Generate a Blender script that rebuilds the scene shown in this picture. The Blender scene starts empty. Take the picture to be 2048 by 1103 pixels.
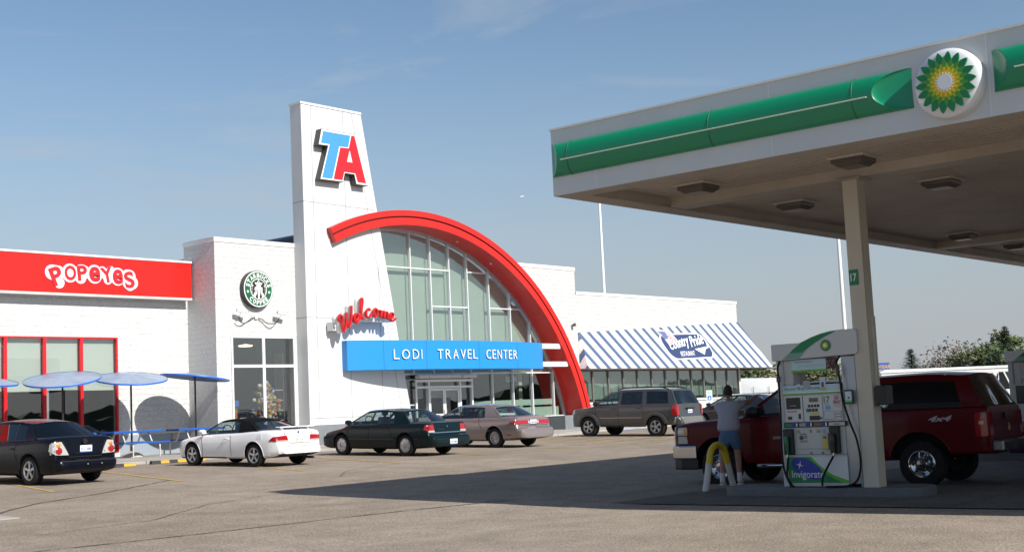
import bpy, bmesh, math, random
from mathutils import Vector, Matrix
from mathutils.bvhtree import BVHTree
R = math.radians
random.seed(7)
SC = bpy.context.scene
COL = SC.collection

# ------------------------------------------------------------------ camera
FPX, YAW, PIT, ROL, CAMZ = 2608.8, R(49.432), R(5.900), R(-2.649), 1.55
f_ = Vector((math.sin(YAW)*math.cos(PIT), math.cos(YAW)*math.cos(PIT), math.sin(PIT)))
r_ = Vector((math.cos(YAW), -math.sin(YAW), 0)); u_ = r_.cross(f_)
c_, s_ = math.cos(ROL), math.sin(ROL)
r2, u2 = r_*c_+u_*s_, u_*c_-r_*s_
cam = bpy.data.cameras.new('camera'); camo = bpy.data.objects.new('camera', cam); COL.objects.link(camo)
camo.matrix_world = Matrix(((r2.x, u2.x, -f_.x, 0), (r2.y, u2.y, -f_.y, 0), (r2.z, u2.z, -f_.z, CAMZ), (0, 0, 0, 1)))
cam.sensor_width = 36; cam.lens = FPX/2048*36; cam.clip_start = .2; cam.clip_end = 5000
SC.camera = camo

# ------------------------------------------------------------------ light, sky, exposure
SUND = Vector((.03, .80, -.595)).normalized()
sun = bpy.data.lights.new('sun', 'SUN'); sun.energy = 4.7; sun.angle = R(.5); sun.color = (1, .955, .89)
suno = bpy.data.objects.new('sun', sun); COL.objects.link(suno)
suno.rotation_euler = SUND.to_track_quat('-Z', 'Y').to_euler(); suno.location = (0, -20, 40)
W = bpy.data.worlds.new('World'); SC.world = W; W.use_nodes = True
nt = W.node_tree; N = nt.nodes; L = nt.links
bg = N['Background']
sky = N.new('ShaderNodeTexSky'); sky.sky_type = 'NISHITA'; sky.sun_disc = False
sky.sun_elevation = math.asin(-SUND.z); sky.sun_rotation = math.atan2(-SUND.x, -SUND.y)
sky.altitude = 250; sky.air_density = 1.0; sky.dust_density = 1.0; sky.ozone_density = 1.0
tc = N.new('ShaderNodeTexCoord'); mp = N.new('ShaderNodeMapping'); mp.inputs['Scale'].default_value = (1.6, 2.2, 9)
mp.inputs['Rotation'].default_value = (R(8), R(-6), 0)
nz = N.new('ShaderNodeTexNoise'); nz.inputs['Scale'].default_value = 1.5; nz.inputs['Detail'].default_value = 9; nz.inputs['Roughness'].default_value = .62
nz.inputs['Distortion'].default_value = .6
rp = N.new('ShaderNodeValToRGB'); rp.color_ramp.elements[0].position = .53; rp.color_ramp.elements[1].position = .78
rp.color_ramp.elements[0].color = (0, 0, 0, 1); rp.color_ramp.elements[1].color = (.55, .55, .55, 1)
mx = N.new('ShaderNodeMix'); mx.data_type = 'RGBA'
L.new(tc.outputs['Generated'], mp.inputs['Vector']); L.new(mp.outputs[0], nz.inputs['Vector'])
L.new(nz.outputs['Fac'], rp.inputs['Fac']); L.new(rp.outputs['Color'], mx.inputs['Factor'])
wb = N.new('ShaderNodeMix'); wb.data_type = 'RGBA'; wb.blend_type = 'MULTIPLY'; wb.inputs['Factor'].default_value = 1; wb.inputs['B'].default_value = (.925, .99, 1.0, 1); L.new(sky.outputs['Color'], wb.inputs['A']); L.new(wb.outputs['Result'], mx.inputs['A']); mx.inputs['B'].default_value = (4.4, 4.6, 4.9, 1)
# pale band of haze low in the sky
sz = N.new('ShaderNodeSeparateXYZ'); L.new(tc.outputs['Generated'], sz.inputs[0]); hz = N.new('ShaderNodeMapRange'); hz.interpolation_type = 'SMOOTHSTEP'
for i, v in ((1, -.02), (2, .30), (3, .90), (4, .0)): hz.inputs[i].default_value = v
L.new(sz.outputs[2], hz.inputs[0]); m2 = N.new('ShaderNodeMix'); m2.data_type = 'RGBA'; L.new(hz.outputs[0], m2.inputs['Factor']); L.new(mx.outputs['Result'], m2.inputs['A']); m2.inputs['B'].default_value = (3.5, 3.68, 4.1, 1)
L.new(m2.outputs['Result'], bg.inputs['Color']); bg.inputs['Strength'].default_value = .088
SC.view_settings.view_transform = 'Standard'; SC.view_settings.look = 'None'
SC.view_settings.gamma = 1; SC.view_settings.exposure = .45
SC.cycles.max_bounces = 8; SC.cycles.transparent_max_bounces = 16; SC.cycles.sample_clamp_indirect = 4
SC.cycles.use_denoising = True

# ------------------------------------------------------------------ materials
MATS = {}
def M(name, col=(.5, .5, .5), rough=.6, metal=0, spec=.5, coat=0, bump=None, var=None, emit=None):
    """Principled material; bump=(scale,strength,dist); var=(scale,amount) multiplies the colour by soft noise."""
    if name in MATS: return MATS[name]
    m = bpy.data.materials.new(name); m.use_nodes = True; MATS[name] = m
    n, l = m.node_tree.nodes, m.node_tree.links; p = n['Principled BSDF']
    p.inputs['Base Color'].default_value = (*col, 1); p.inputs['Roughness'].default_value = rough
    p.inputs['Metallic'].default_value = metal; p.inputs['Specular IOR Level'].default_value = spec
    p.inputs['Coat Weight'].default_value = coat; p.inputs['Coat Roughness'].default_value = .04
    if emit: p.inputs['Emission Color'].default_value = (*emit[0], 1); p.inputs['Emission Strength'].default_value = emit[1]
    t = n.new('ShaderNodeTexCoord')
    if var:
        z = n.new('ShaderNodeTexNoise'); z.inputs['Scale'].default_value = var[0]; z.inputs['Detail'].default_value = 6; z.inputs['Roughness'].default_value = .65
        l.new(t.outputs['Object'], z.inputs['Vector'])
        mr = n.new('ShaderNodeMapRange'); mr.inputs[1].default_value = .3; mr.inputs[2].default_value = .7
        mr.inputs[3].default_value = 1-var[1]; mr.inputs[4].default_value = 1+var[1]*.6
        l.new(z.outputs['Fac'], mr.inputs[0])
        mm = n.new('ShaderNodeMix'); mm.data_type = 'RGBA'; mm.blend_type = 'MULTIPLY'; mm.inputs['Factor'].default_value = 1
        mm.inputs['A'].default_value = (*col, 1); l.new(mr.outputs[0], mm.inputs['B']); l.new(mm.outputs['Result'], p.inputs['Base Color'])
    if bump:
        z = n.new('ShaderNodeTexNoise'); z.inputs['Scale'].default_value = bump[0]; z.inputs['Detail'].default_value = 5
        l.new(t.outputs['Object'], z.inputs['Vector'])
        b = n.new('ShaderNodeBump'); b.inputs['Strength'].default_value = bump[1]; b.inputs['Distance'].default_value = bump[2]
        l.new(z.outputs['Fac'], b.inputs['Height']); l.new(b.outputs[0], p.inputs['Normal'])
    return m
def glass(name, tint=(.6, .68, .65), refl=1.0, rough=.01, base=.03):
    if name in MATS: return MATS[name]
    m = bpy.data.materials.new(name); m.use_nodes = True; MATS[name] = m
    n, l = m.node_tree.nodes, m.node_tree.links; n.remove(n['Principled BSDF']); o = n['Material Output']
    t = n.new('ShaderNodeBsdfTransparent'); t.inputs[0].default_value = (*tint, 1)
    g = n.new('ShaderNodeBsdfGlossy'); g.inputs['Roughness'].default_value = rough
    fr = n.new('ShaderNodeFresnel'); fr.inputs['IOR'].default_value = 1.52
    mu = n.new('ShaderNodeMath'); mu.operation = 'MULTIPLY_ADD'; mu.inputs[1].default_value = 1.6*refl; mu.inputs[2].default_value = base*refl; mu.use_clamp = True
    x = n.new('ShaderNodeMixShader'); ge = n.new('ShaderNodeNewGeometry'); ma = n.new('ShaderNodeMath'); ma.operation = 'MULTIPLY_ADD'; ma.inputs[1].default_value = 1/1.52-1.52; ma.inputs[2].default_value = 1.52
    l.new(ge.outputs['Backfacing'], ma.inputs[0]); l.new(ma.outputs[0], fr.inputs['IOR']); l.new(fr.outputs[0], mu.inputs[0]); l.new(mu.outputs[0], x.inputs[0])
    l.new(t.outputs[0], x.inputs[1]); l.new(g.outputs[0], x.inputs[2]); l.new(x.outputs[0], o.inputs['Surface'])
    return m
def block_wall(name, col=(.64, .64, .625)):
    """white painted split-face block: coursed joints and a rough broken face"""
    m = M(name, col, .5, spec=.5); n, l = m.node_tree.nodes, m.node_tree.links; p = n['Principled BSDF']
    t = n.new('ShaderNodeTexCoord'); sp = n.new('ShaderNodeSeparateXYZ'); ad = n.new('ShaderNodeMath'); cb = n.new('ShaderNodeCombineXYZ')
    l.new(t.outputs['Object'], sp.inputs[0]); l.new(sp.outputs[0], ad.inputs[0]); l.new(sp.outputs[1], ad.inputs[1])
    l.new(ad.outputs[0], cb.inputs[0]); l.new(sp.outputs[2], cb.inputs[1])
    br = n.new('ShaderNodeTexBrick'); br.inputs['Scale'].default_value = 1; br.inputs['Brick Width'].default_value = .41; br.inputs['Row Height'].default_value = .205
    br.inputs['Mortar Size'].default_value = .006; br.inputs['Mortar Smooth'].default_value = .3
    br.inputs['Color1'].default_value = (1, 1, 1, 1); br.inputs['Color2'].default_value = (.93, .93, .93, 1); br.inputs['Mortar'].default_value = (.35, .35, .35, 1)
    l.new(cb.outputs[0], br.inputs['Vector'])
    v = n.new('ShaderNodeTexNoise'); v.inputs['Scale'].default_value = 13; v.inputs['Detail'].default_value = 7; v.inputs['Roughness'].default_value = .7
    mpg = n.new('ShaderNodeMapping'); mpg.inputs['Scale'].default_value = (.6, .6, 1.5)
    l.new(t.outputs['Object'], mpg.inputs[0]); l.new(mpg.outputs[0], v.inputs['Vector'])
    a = n.new('ShaderNodeMath'); a.operation = 'MULTIPLY_ADD'; a.inputs[1].default_value = 1.5
    l.new(v.outputs['Fac'], a.inputs[0]); l.new(br.outputs['Color'], a.inputs[2])
    b = n.new('ShaderNodeBump'); b.inputs['Strength'].default_value = .8; b.inputs['Distance'].default_value = .022
    l.new(a.outputs[0], b.inputs['Height']); l.new(b.outputs[0], p.inputs['Normal'])
    mr = n.new('ShaderNodeMapRange'); mr.inputs[1].default_value = .3; mr.inputs[2].default_value = .62; mr.inputs[3].default_value = .70; mr.inputs[4].default_value = 1.0
    l.new(v.outputs['Fac'], mr.inputs[0])
    q = n.new('ShaderNodeMix'); q.data_type = 'RGBA'; q.blend_type = 'MULTIPLY'; q.inputs['Factor'].default_value = 1; q.inputs['A'].default_value = (*col, 1)
    l.new(mr.outputs[0], q.inputs['B']); l.new(q.outputs['Result'], p.inputs['Base Color'])
    return m
def paint(name, col, rough=.28, metal=0, coat=1.0, spec=.5):
    return M(name, col, rough, metal, coat=coat, spec=spec)

WHITE = M('white_panel', (.60, .60, .60), .4, var=(.35, .07))
BLOCK = block_wall('white_block')
RED = M('red_metal', (.62, .018, .012), .32, var=(.5, .08))
REDSIGN = M('red_sign_face', (.72, .012, .008), .3)
ALU = M('aluminium', (.62, .63, .64), .38, .75)
WALU = M('white_aluminium', (.72, .73, .73), .4, .2)
DARKG = M('grey_plinth_paint', (.17, .185, .20), .7, var=(2, .15))
BLACK = M('black_plastic', (.012, .012, .013), .45)
RUB = M('tyre_rubber', (.018, .018, .019), .8, spec=.2, var=(9, .3))
CHROME = M('chrome', (.5, .51, .53), .12, 1)
CAPW = M('white_coping', (.70, .70, .69), .45)
INT = M('dark_interior', (.035, .036, .038), .9)
BLIND = M('roller_blind', (.60, .62, .59), .9, var=(.8, .05))
CONC = M('concrete', (.36, .335, .30), .85, var=(1.2, .22), bump=(18, .3, .01))
GLB = glass('storefront_glass', (.84, .89, .86), .9, base=.13)
GLD = glass('dark_store_glass', (.7, .74, .73), 1.25, base=.12)
SIGNBLUE = M('blue_fascia', (.015, .235, .62), .35)
NAVY = M('navy_print', (.022, .045, .13), .6)
GREEN = M('green_plastic', (.0, .22, .10), .3, coat=.3)
GREY = M('grey_cladding', (.50, .51, .51), .4, .25, var=(.3, .06))

# ------------------------------------------------------------------ mesh builder
ORG = {}
def setp(o, label=None, cat=None, group=None, kind=None):
    if label: o['label'] = label
    if cat: o['category'] = cat
    if group: o['group'] = group
    if kind: o['kind'] = kind
    return o
def thing(name, loc, label, cat, group=None):
    o = bpy.data.objects.new(name, None); COL.objects.link(o); o.location = loc; o.empty_display_size = .2
    ORG[o.name] = Vector(loc); return setp(o, label, cat, group)
class B:
    def __init__(s): s.v = []; s.f = []; s.m = []
    def add(s, vs, fs, m=0):
        k = len(s.v); s.v += [Vector(p) for p in vs]; s.f += [tuple(i+k for i in f) for f in fs]; s.m += [m]*len(fs); return s
    def box(s, x0, x1, y0, y1, z0, z1, m=0, T=None):
        vs = [Vector((x, y, z)) for z in (z0, z1) for y in (y0, y1) for x in (x0, x1)]
        if T: vs = [T @ v for v in vs]
        return s.add(vs, [(0, 2, 3, 1), (4, 5, 7, 6), (0, 1, 5, 4), (2, 6, 7, 3), (0, 4, 6, 2), (1, 3, 7, 5)], m)
    def prism(s, poly, fr, d0, d1, m=0, mside=None):
        """poly 2D ccw seen from the front of frame fr=(o,ex,ey); d along the normal"""
        o, ex, ey = (Vector(a) for a in fr); en = ex.cross(ey); n = len(poly)
        lo = [o+ex*a+ey*b+en*d0 for a, b in poly]; hi = [o+ex*a+ey*b+en*d1 for a, b in poly]
        s.add(lo+hi, [tuple(range(n, 2*n)), tuple(reversed(range(n)))], m)
        s.add(lo+hi, [(i, (i+1) % n, n+(i+1) % n, n+i) for i in range(n)], m if mside is None else mside)
        return s
    def tube(s, pts, r, n=8, m=0, cap=True, sc=(1, 1), up=None):
        pts = [Vector(p) for p in pts]; rs = r if isinstance(r, (list, tuple)) else [r]*len(pts); rings = []
        pn = None
        for i, p in enumerate(pts):
            d = (pts[min(i+1, len(pts)-1)]-pts[max(i-1, 0)]).normalized()
            if pn is None:
                a = Vector(up) if up else (Vector((0, 0, 1)) if abs(d.z) < .9 else Vector((1, 0, 0)))
                pn = (a-d*a.dot(d)).normalized()
            else:
                pn = (pn-d*pn.dot(d))
                pn = pn.normalized() if pn.length > 1e-6 else d.orthogonal().normalized()
            if up: a = Vector(up); q = a-d*a.dot(d); pn = q.normalized() if q.length > 1e-4 else pn
            b = d.cross(pn)
            rings.append([p+(pn*math.cos(2*math.pi*k/n)*sc[0]+b*math.sin(2*math.pi*k/n)*sc[1])*rs[i] for k in range(n)])
        vs = [v for q in rings for v in q]; fs = []
        for i in range(len(pts)-1):
            for k in range(n): fs.append((i*n+k, i*n+(k+1) % n, (i+1)*n+(k+1) % n, (i+1)*n+k))
        if cap: fs += [tuple(reversed(range(n))), tuple(range((len(pts)-1)*n, len(pts)*n))]
        return s.add(vs, fs, m)
    def lathe(s, prof, o, ax, n=24, m=0, mi=None, close=True):
        """prof: (radius, distance along ax)"""
        o, ax = Vector(o), Vector(ax).normalized(); a = ax.orthogonal().normalized(); b = ax.cross(a); vs = []; fs = []; ms = []
        for rr, d in prof: vs += [o+ax*d+(a*math.cos(2*math.pi*k/n)+b*math.sin(2*math.pi*k/n))*rr for k in range(n)]
        for i in range(len(prof)-1):
            for k in range(n): fs.append((i*n+k, i*n+(k+1) % n, (i+1)*n+(k+1) % n, (i+1)*n+k))
        if close: fs += [tuple(reversed(range(n))), tuple(range((len(prof)-1)*n, len(prof)*n))]
        return s.add(vs, fs, m)
    def quad(s, a, b, c, d, m=0): return s.add([a, b, c, d], [(0, 1, 2, 3)], m)
    def grid(s, fn, nu, nv, m=0):
        vs = [fn(i/nu, j/nv) for j in range(nv+1) for i in range(nu+1)]
        fs = [(j*(nu+1)+i, j*(nu+1)+i+1, (j+1)*(nu+1)+i+1, (j+1)*(nu+1)+i) for j in range(nv) for i in range(nu)]
        mm = m if callable(m) else None
        k = len(s.v); s.v += [Vector(p) for p in vs]; s.f += [tuple(i+k for i in f) for f in fs]
        s.m += [mm((i+.5)/nu, (j+.5)/nv) for j in range(nv) for i in range(nu)] if mm else [m]*len(fs); return s
    def build(s, name, mats, parent=None, smooth=None, bevel=0, **kw):
        if not isinstance(mats, (list, tuple)): mats = [mats]
        org = ORG.get(parent.name, Vector((0, 0, 0))) if parent else Vector((0, 0, 0))
        if parent is None and kw.get('org') is not None: org = Vector(kw['org'])
        me = bpy.data.meshes.new(name); me.from_pydata([v-org for v in s.v], [], s.f)
        for mt in mats: me.materials.append(mt)
        for p, i in zip(me.polygons, s.m): p.material_index = i
        bm = bmesh.new(); bm.from_mesh(me)
        bmesh.ops.remove_doubles(bm, verts=bm.verts, dist=1e-5)
        bmesh.ops.recalc_face_normals(bm, faces=bm.faces)
        if bevel:
            es = [e for e in bm.edges if len(e.link_faces) == 2 and e.calc_face_angle(0) > R(30)]
            bmesh.ops.bevel(bm, geom=es, offset=bevel, segments=2, affect='EDGES', profile=.6)
        bm.to_mesh(me); bm.free()
        if smooth:
            for p in me.polygons: p.use_smooth = True
            me.set_sharp_from_angle(angle=R(smooth))
        o = bpy.data.objects.new(name, me); COL.objects.link(o)
        if parent: o.parent = parent
        else: o.location = org
        ORG[o.name] = org
        return setp(o, kw.get('label'), kw.get('cat'), kw.get('group'), kw.get('kind'))
def arc(cx, cy, r, a0, a1, n): return [(cx+r*math.cos(R(a0+(a1-a0)*i/n)), cy+r*math.sin(R(a0+(a1-a0)*i/n))) for i in range(n+1)]
FAC = lambda x, y, z: ((x, y, z), (1, 0, 0), (0, 0, 1))         # faces -Y
FAN = lambda x, y, z: ((x, y, z), (0, -1, 0), (0, 0, 1))        # faces -X
def text(b, s, fr, w, h, d=.01, m=0, off=0, shear=0, res=3, fit=True, dz=0, rot=0, bold=0):
    """letters as geometry, fitted to w x h, centred on the frame's origin"""
    cu = bpy.data.curves.new('t', 'FONT'); cu.body = s; cu.size = 1; cu.resolution_u = res; cu.offset = off; cu.shear = shear
    o = bpy.data.objects.new('t', cu); COL.objects.link(o); dg = bpy.context.evaluated_depsgraph_get()
    me = bpy.data.meshes.new_from_object(o.evaluated_get(dg)); COL.objects.unlink(o); bpy.data.objects.remove(o)
    vs = [v.co.copy() for v in me.vertices]; fs = [tuple(p.vertices) for p in me.polygons]
    if not vs: return b
    x0, x1 = min(v.x for v in vs), max(v.x for v in vs); y0, y1 = min(v.y for v in vs), max(v.y for v in vs)
    sx = w/(x1-x0) if w else h/(y1-y0); sy = h/(y1-y0) if h else sx
    O, ex, ey = (Vector(a) for a in fr); en = ex.cross(ey); ca, sa = math.cos(R(rot)), math.sin(R(rot)); P = []
    for v in vs:
        a, c = (v.x-(x0+x1)/2)*sx, (v.y-(y0+y1)/2)*sy; a, c = a*ca-c*sa, a*sa+c*ca
        P.append(O+ex*a+ey*c+en*(dz+d))
    n = len(P); b.add(P, fs, m)
    if d > .004:
        from collections import Counter
        ed = Counter()
        for f in fs:
            for i in range(len(f)): ed[frozenset((f[i], f[(i+1) % len(f)]))] += 1
        side = []
        for f in fs:
            for i in range(len(f)):
                p_, q_ = f[i], f[(i+1) % len(f)]
                if ed[frozenset((p_, q_))] == 1: side.append((p_, q_, q_+n, p_+n))
        b.add(P+[p-en*d for p in P], side, m)
    bpy.data.meshes.remove(me); return b
def dip(x, y): return -.10*max(0, min(1, (x-21.0)/.7))*max(0, min(1, (22-y)/8))
def ground(y): return max(0.0, min(.47, .024*(y-12)))
def frameY(b, x0, x1, z0, z1, y, d, w, m=0):
    """rectangular frame on plane y, depth d towards the camera, rail width w"""
    b.box(x0, x0+w, y-d, y, z0, z1, m); b.box(x1-w, x1, y-d, y, z0, z1, m)
    b.box(x0+w, x1-w, y-d+.002, y, z1-w, z1, m); b.box(x0+w, x1-w, y-d+.002, y, z0, z0+w, m)
# ------------------------------------------------------------------ ground
def asphalt(name, c1, c2, speck=.5):
    m = M(name, c1, .9, spec=.25); n, l = m.node_tree.nodes, m.node_tree.links; p = n['Principled BSDF']
    t = n.new('ShaderNodeTexCoord')
    def noise(sc, det=6, ro=.6, st=None):
        z = n.new('ShaderNodeTexNoise'); z.inputs['Scale'].default_value = sc; z.inputs['Detail'].default_value = det; z.inputs['Roughness'].default_value = ro
        if st:
            q = n.new('ShaderNodeMapping'); q.inputs['Scale'].default_value = st; q.inputs['Rotation'].default_value = (0, 0, R(35)); l.new(t.outputs['Object'], q.inputs[0]); l.new(q.outputs[0], z.inputs['Vector'])
        else: l.new(t.outputs['Object'], z.inputs['Vector'])
        return z
    def mapr(src, a, b, c, d):
        q = n.new('ShaderNodeMapRange'); q.inputs[1].default_value = a; q.inputs[2].default_value = b; q.inputs[3].default_value = c; q.inputs[4].default_value = d
        l.new(src, q.inputs[0]); return q.outputs[0]
    def mix(f, A, Bv, bt='MIX'):
        q = n.new('ShaderNodeMix'); q.data_type = 'RGBA'; q.blend_type = bt
        if isinstance(f, float): q.inputs['Factor'].default_value = f
        else: l.new(f, q.inputs['Factor'])
        for k, v in (('A', A), ('B', Bv)):
            if isinstance(v, tuple): q.inputs[k].default_value = (*v, 1)
            else: l.new(v, q.inputs[k])
        return q.outputs['Result']
    big = noise(.22, 7, .62); mid = noise(1.3, 6, .65); st = noise(.5, 5, .6, (.12, 2.2, 1))
    c = mix(mapr(big.outputs['Fac'], .35, .65, 0, 1), c1, c2)
    c = mix(1.0, c, mapr(mid.outputs['Fac'], .3, .7, .80, 1.14), 'MULTIPLY')
    c = mix(1.0, c, mapr(st.outputs['Fac'], .62, .78, 1, .72), 'MULTIPLY')
    fine = noise(34, 3, .7); c = mix(1.0, c, mapr(fine.outputs['Fac'], .3, .7, .42, 1.58), 'MULTIPLY')
    vo = n.new('ShaderNodeTexVoronoi'); vo.inputs['Scale'].default_value = 21; l.new(t.outputs['Object'], vo.inputs['Vector'])
    sep = n.new('ShaderNodeSeparateColor'); l.new(vo.outputs['Color'], sep.inputs[0])
    a = mapr(vo.outputs['Distance'], .16, .26, 1, 0); bq = mapr(sep.outputs[0], .70, .80, 0, speck)
    mu = n.new('ShaderNodeMath'); mu.operation = 'MULTIPLY'; l.new(a, mu.inputs[0]); l.new(bq, mu.inputs[1])
    c = mix(mu.outputs[0], c, (.55, .50, .43))
    sp = noise(2.6, 4, .7, (.5, 2.6, 1)); c = mix(mapr(sp.outputs['Fac'], .665, .72, 0, .6), c, (.06, .055, .05))
    l.new(c, p.inputs['Base Color'])
    b = n.new('ShaderNodeBump'); b.inputs['Strength'].default_value = .7; b.inputs['Distance'].default_value = .012
    l.new(fine.outputs['Fac'], b.inputs['Height']); l.new(b.outputs[0], p.inputs['Normal'])
    return m
ASPH = asphalt('parking_asphalt', (.235, .192, .150), (.29, .24, .19))
ASPH2 = asphalt('road_asphalt', (.245, .202, .158), (.305, .255, .205), .85)
ys = [-400, -60, -20, -5, 0, 5, 9, 12, 14, 18, 22, 26, 30, 31.6, 33, 36, 60, 120, 400, 2500]
b = B(); xs = [-1500, -200, -40, 0, 10, 20, 21.0, 21.7, 30, 40, 50, 60, 90, 200, 600, 2500]
b.v = [Vector((x, y, ground(y)+dip(x, y))) for y in ys for x in xs]; nx = len(xs)
b.f = [(j*nx+i, j*nx+i+1, (j+1)*nx+i+1, (j+1)*nx+i) for j in range(len(ys)-1) for i in range(nx-1)]; b.m = [0]*len(b.f)
b.build('ground', ASPH, kind='structure')
# newer surfacing in the foreground with its ragged seam
rnd = random.Random(3)
b = B(); P0 = []; x = -30.
while x < 16.9: P0.append((x, 15.9-.078*x*(.9 if x > 0 else .5)+rnd.uniform(-.03, .03))); x += .35
P0.append((16.95, 14.55))
for i in range(len(P0)-1):
    (a, c), (d, e) = P0[i], P0[i+1]
    b.quad((a, -60, .004), (d, -60, .004), (d, min(e, 12.), .004), (a, min(c, 12.), .004))
    b.quad((a, min(c, 12.), .004), (d, min(e, 12.), .004), (d, e, ground(e)+.004), (a, c, ground(c)+.004))
b.build('road', ASPH2, kind='structure')
def crack(pts, w, name='road', jit=.022, zo=.009):
    b = B(); Q = []
    for i in range(len(pts)-1):
        (x0, y0), (x1, y1) = pts[i], pts[i+1]; k = max(2, int(math.hypot(x1-x0, y1-y0)/.25))
        Q += [(x0+(x1-x0)*t/k, y0+(y1-y0)*t/k) for t in range(k)]
    Q = [(x+rnd.uniform(-jit, jit), y+rnd.uniform(-jit, jit)) for x, y in Q]
    for i in range(len(Q)-1):
        (x0, y0), (x1, y1) = Q[i], Q[i+1]; d = Vector((y0-y1, x1-x0)).normalized()*w*rnd.uniform(.4, 1)/2
        b.quad((x0-d.x, y0-d.y, ground(y0)+dip(x0, y0)+zo), (x1-d.x, y1-d.y, ground(y1)+dip(x1, y1)+zo), (x1+d.x, y1+d.y, ground(y1)+dip(x1, y1)+zo), (x0+d.x, y0+d.y, ground(y0)+dip(x0, y0)+zo))
    return b
TAR = M('tar_sealed_crack', (.085, .076, .068), .8)
bb = B()
for pts, w in [([(a, c) for a, c in P0 if a > -2][::6]+[(16.95, 14.55)], .09), ([(10, 19.8), (11.4, 21.5), (12.6, 22.6), (14.5, 23.6), (18, 26)], .07),
               ([(9.6, 17.2), (11.8, 17.6), (14, 19.2), (16.5, 20)], .03), ([(12, 19), (13.4, 17.2), (16, 16.6), (19, 17.5)], .03), ([(20, 22.5), (21.5, 24), (24, 25)], .03)]:
    q = crack(pts, w); bb.add(q.v, q.f)
bb.build('road', TAR, kind='structure')
# concrete forecourt slab and the light patch at the left edge
SLAB = asphalt('forecourt_concrete', (.10, .093, .082), (.155, .145, .125), .1)
b = B(); gx = [16.95, 19, 21.0, 21.7, 30, 70]; gy = [-45, 0, 9, 12, 13.42]
for i in range(5):
    for j in range(4): b.quad(*[(x, y, dip(x, y)+.016) for x, y in ((gx[i], gy[j]), (gx[i+1], gy[j]), (gx[i+1], gy[j+1]), (gx[i], gy[j+1]))])
b.build('pavement', SLAB, kind='structure')
b = B(); b.box(7.2, 10.95, 20.1, 20.85, -.1, .012)
b.v = [v+Vector((0, 0, ground(v.y)+.003 if v.z > 0 else 0)) for v in b.v]; b.build('pavement', CONC, kind='structure')
bb = B()
for pts in ([(16.97, 13.4), (16.97, -20)], [(17, 13.45), (40, 13.45)], [(23.3, 13.4), (23.3, -10)], [(17, 7.2), (23, 7.2)], [(17, 1.2), (23, 1.2)]):
    q = crack(pts, .035, jit=.004, zo=.021); bb.add(q.v, q.f)
bb.build('pavement', TAR, kind='structure')
# sidewalk with kerb
b = B(); K = [(-30, 34.75), (38.2, 34.75), (38.4, 33.3), (42.9, 33.3), (43.1, 35.0), (68.6, 35.3), (68.6, 44), (-30, 44)]
b.prism(K, ((0, 0, 0), (1, 0, 0), (0, 1, 0)), .2, .555)
b.build('pavement', CONC, kind='structure', bevel=.02)
bb = B()
for x in [8, 11, 14, 17, 20, 23.05, 26, 29, 32, 35, 41.3]:
    bb.box(x-.012, x+.012, 34.745 if not 38.2 < x < 43 else 33.295, 34.76 if not 38.2 < x < 43 else 33.31, .3, .56)
    bb.box(x-.01, x+.01, 34.76, 42, .54, .5585)
bb.build('pavement', TAR, kind='structure')
# yellow parking lines
YEL = M('worn_yellow_paint', (.52, .35, .08), .85, var=(7, .5))
bb = B()
def line(x0, y0, x1, y1, w=.095):
    k = 6; d = Vector((y0-y1, x1-x0)).normalized()*w/2
    for i in range(k):
        A = [(x0+(x1-x0)*t/k, y0+(y1-y0)*t/k) for t in (i, i+1)]
        bb.quad(*[(A[j][0]+sg*d.x, A[j][1]+sg*d.y, ground(A[j][1])+.008) for j, sg in ((0, -1), (1, -1), (1, 1), (0, 1))])
for x in (12.6, 15.6, 18.75, 22.35, 25.6, 29.2, 32.9, 36.3): line(x+1.35, 34.2, x-1.1, 25.2)
for x in (10.0, 7.0): line(x+1.35, 34.2, x-1.1, 25.2)
line(37.3, 33.0, 34.9, 24.6); line(43.5, 33.5, 40.9, 25.2); line(34.9, 24.6, 40.9, 25.2)
for i in range(6): line(37.0-.4*i, 32-1.35*i, 42.9-.33*i, 33.0-1.35*i)
for x in (47.3, 51.5, 55.5): line(x+1.35, 34.6, x-1.1, 25.4)
bb.build('road', YEL, kind='structure')
bb = B()
for i in range(4): x = 47.2+1.15*i; bb.quad((x, 35.05+.1*i, .475), (x+.75, 35.05+.1*i, .475), (x+1.2, 34.2+.1*i, .475), (x+.45, 34.2+.1*i, .475))
bb.build('road', M('bay_paint_blue', (.03, .20, .55), .7), kind='structure')
# canopy drain stain etc. come from the materials; wheel stops
WSB, WSY = M('stop_black_rubber', (.02, .02, .022), .7), M('stop_yellow', (.55, .29, .01), .6)
def wheel_stop(x, y, rz, label):
    g = ground(y)+.004; t = thing('wheel_stop', (x, y, g), label, 'wheel stop', 'rubber wheel stops in the parking bays'); t.rotation_euler = (0, 0, rz)
    ORG[t.name] = Vector((0, 0, 0)); b = B(); pr = [(-.09, 0), (.09, 0), (.06, .10), (-.06, .10)]
    X = [-.92, -.62, -.34, -.05, .25, .55, .92]
    for i in range(6): b.prism(pr, ((X[i], 0, 0), (0, 1, 0), (0, 0, 1)), 0, X[i+1]-X[i], i % 2)
    b.build('block', [WSB, WSY], t, bevel=.008)
wheel_stop(20.75, 33.35, R(-8), 'yellow and black wheel stop in the empty bay beside the black sedan')
wheel_stop(23.5, 33.75, R(-4), 'wheel stop by the front tyre of the white convertible')

# ------------------------------------------------------------------ building
bd = thing('travel_center_building', (40, 41, .55), 'long white travel center with a tall slanted tower and red arch over its glass entrance', 'building')
YS, YP, YT, YG = 40.66, 42.45, 40.0, 40.86
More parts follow.
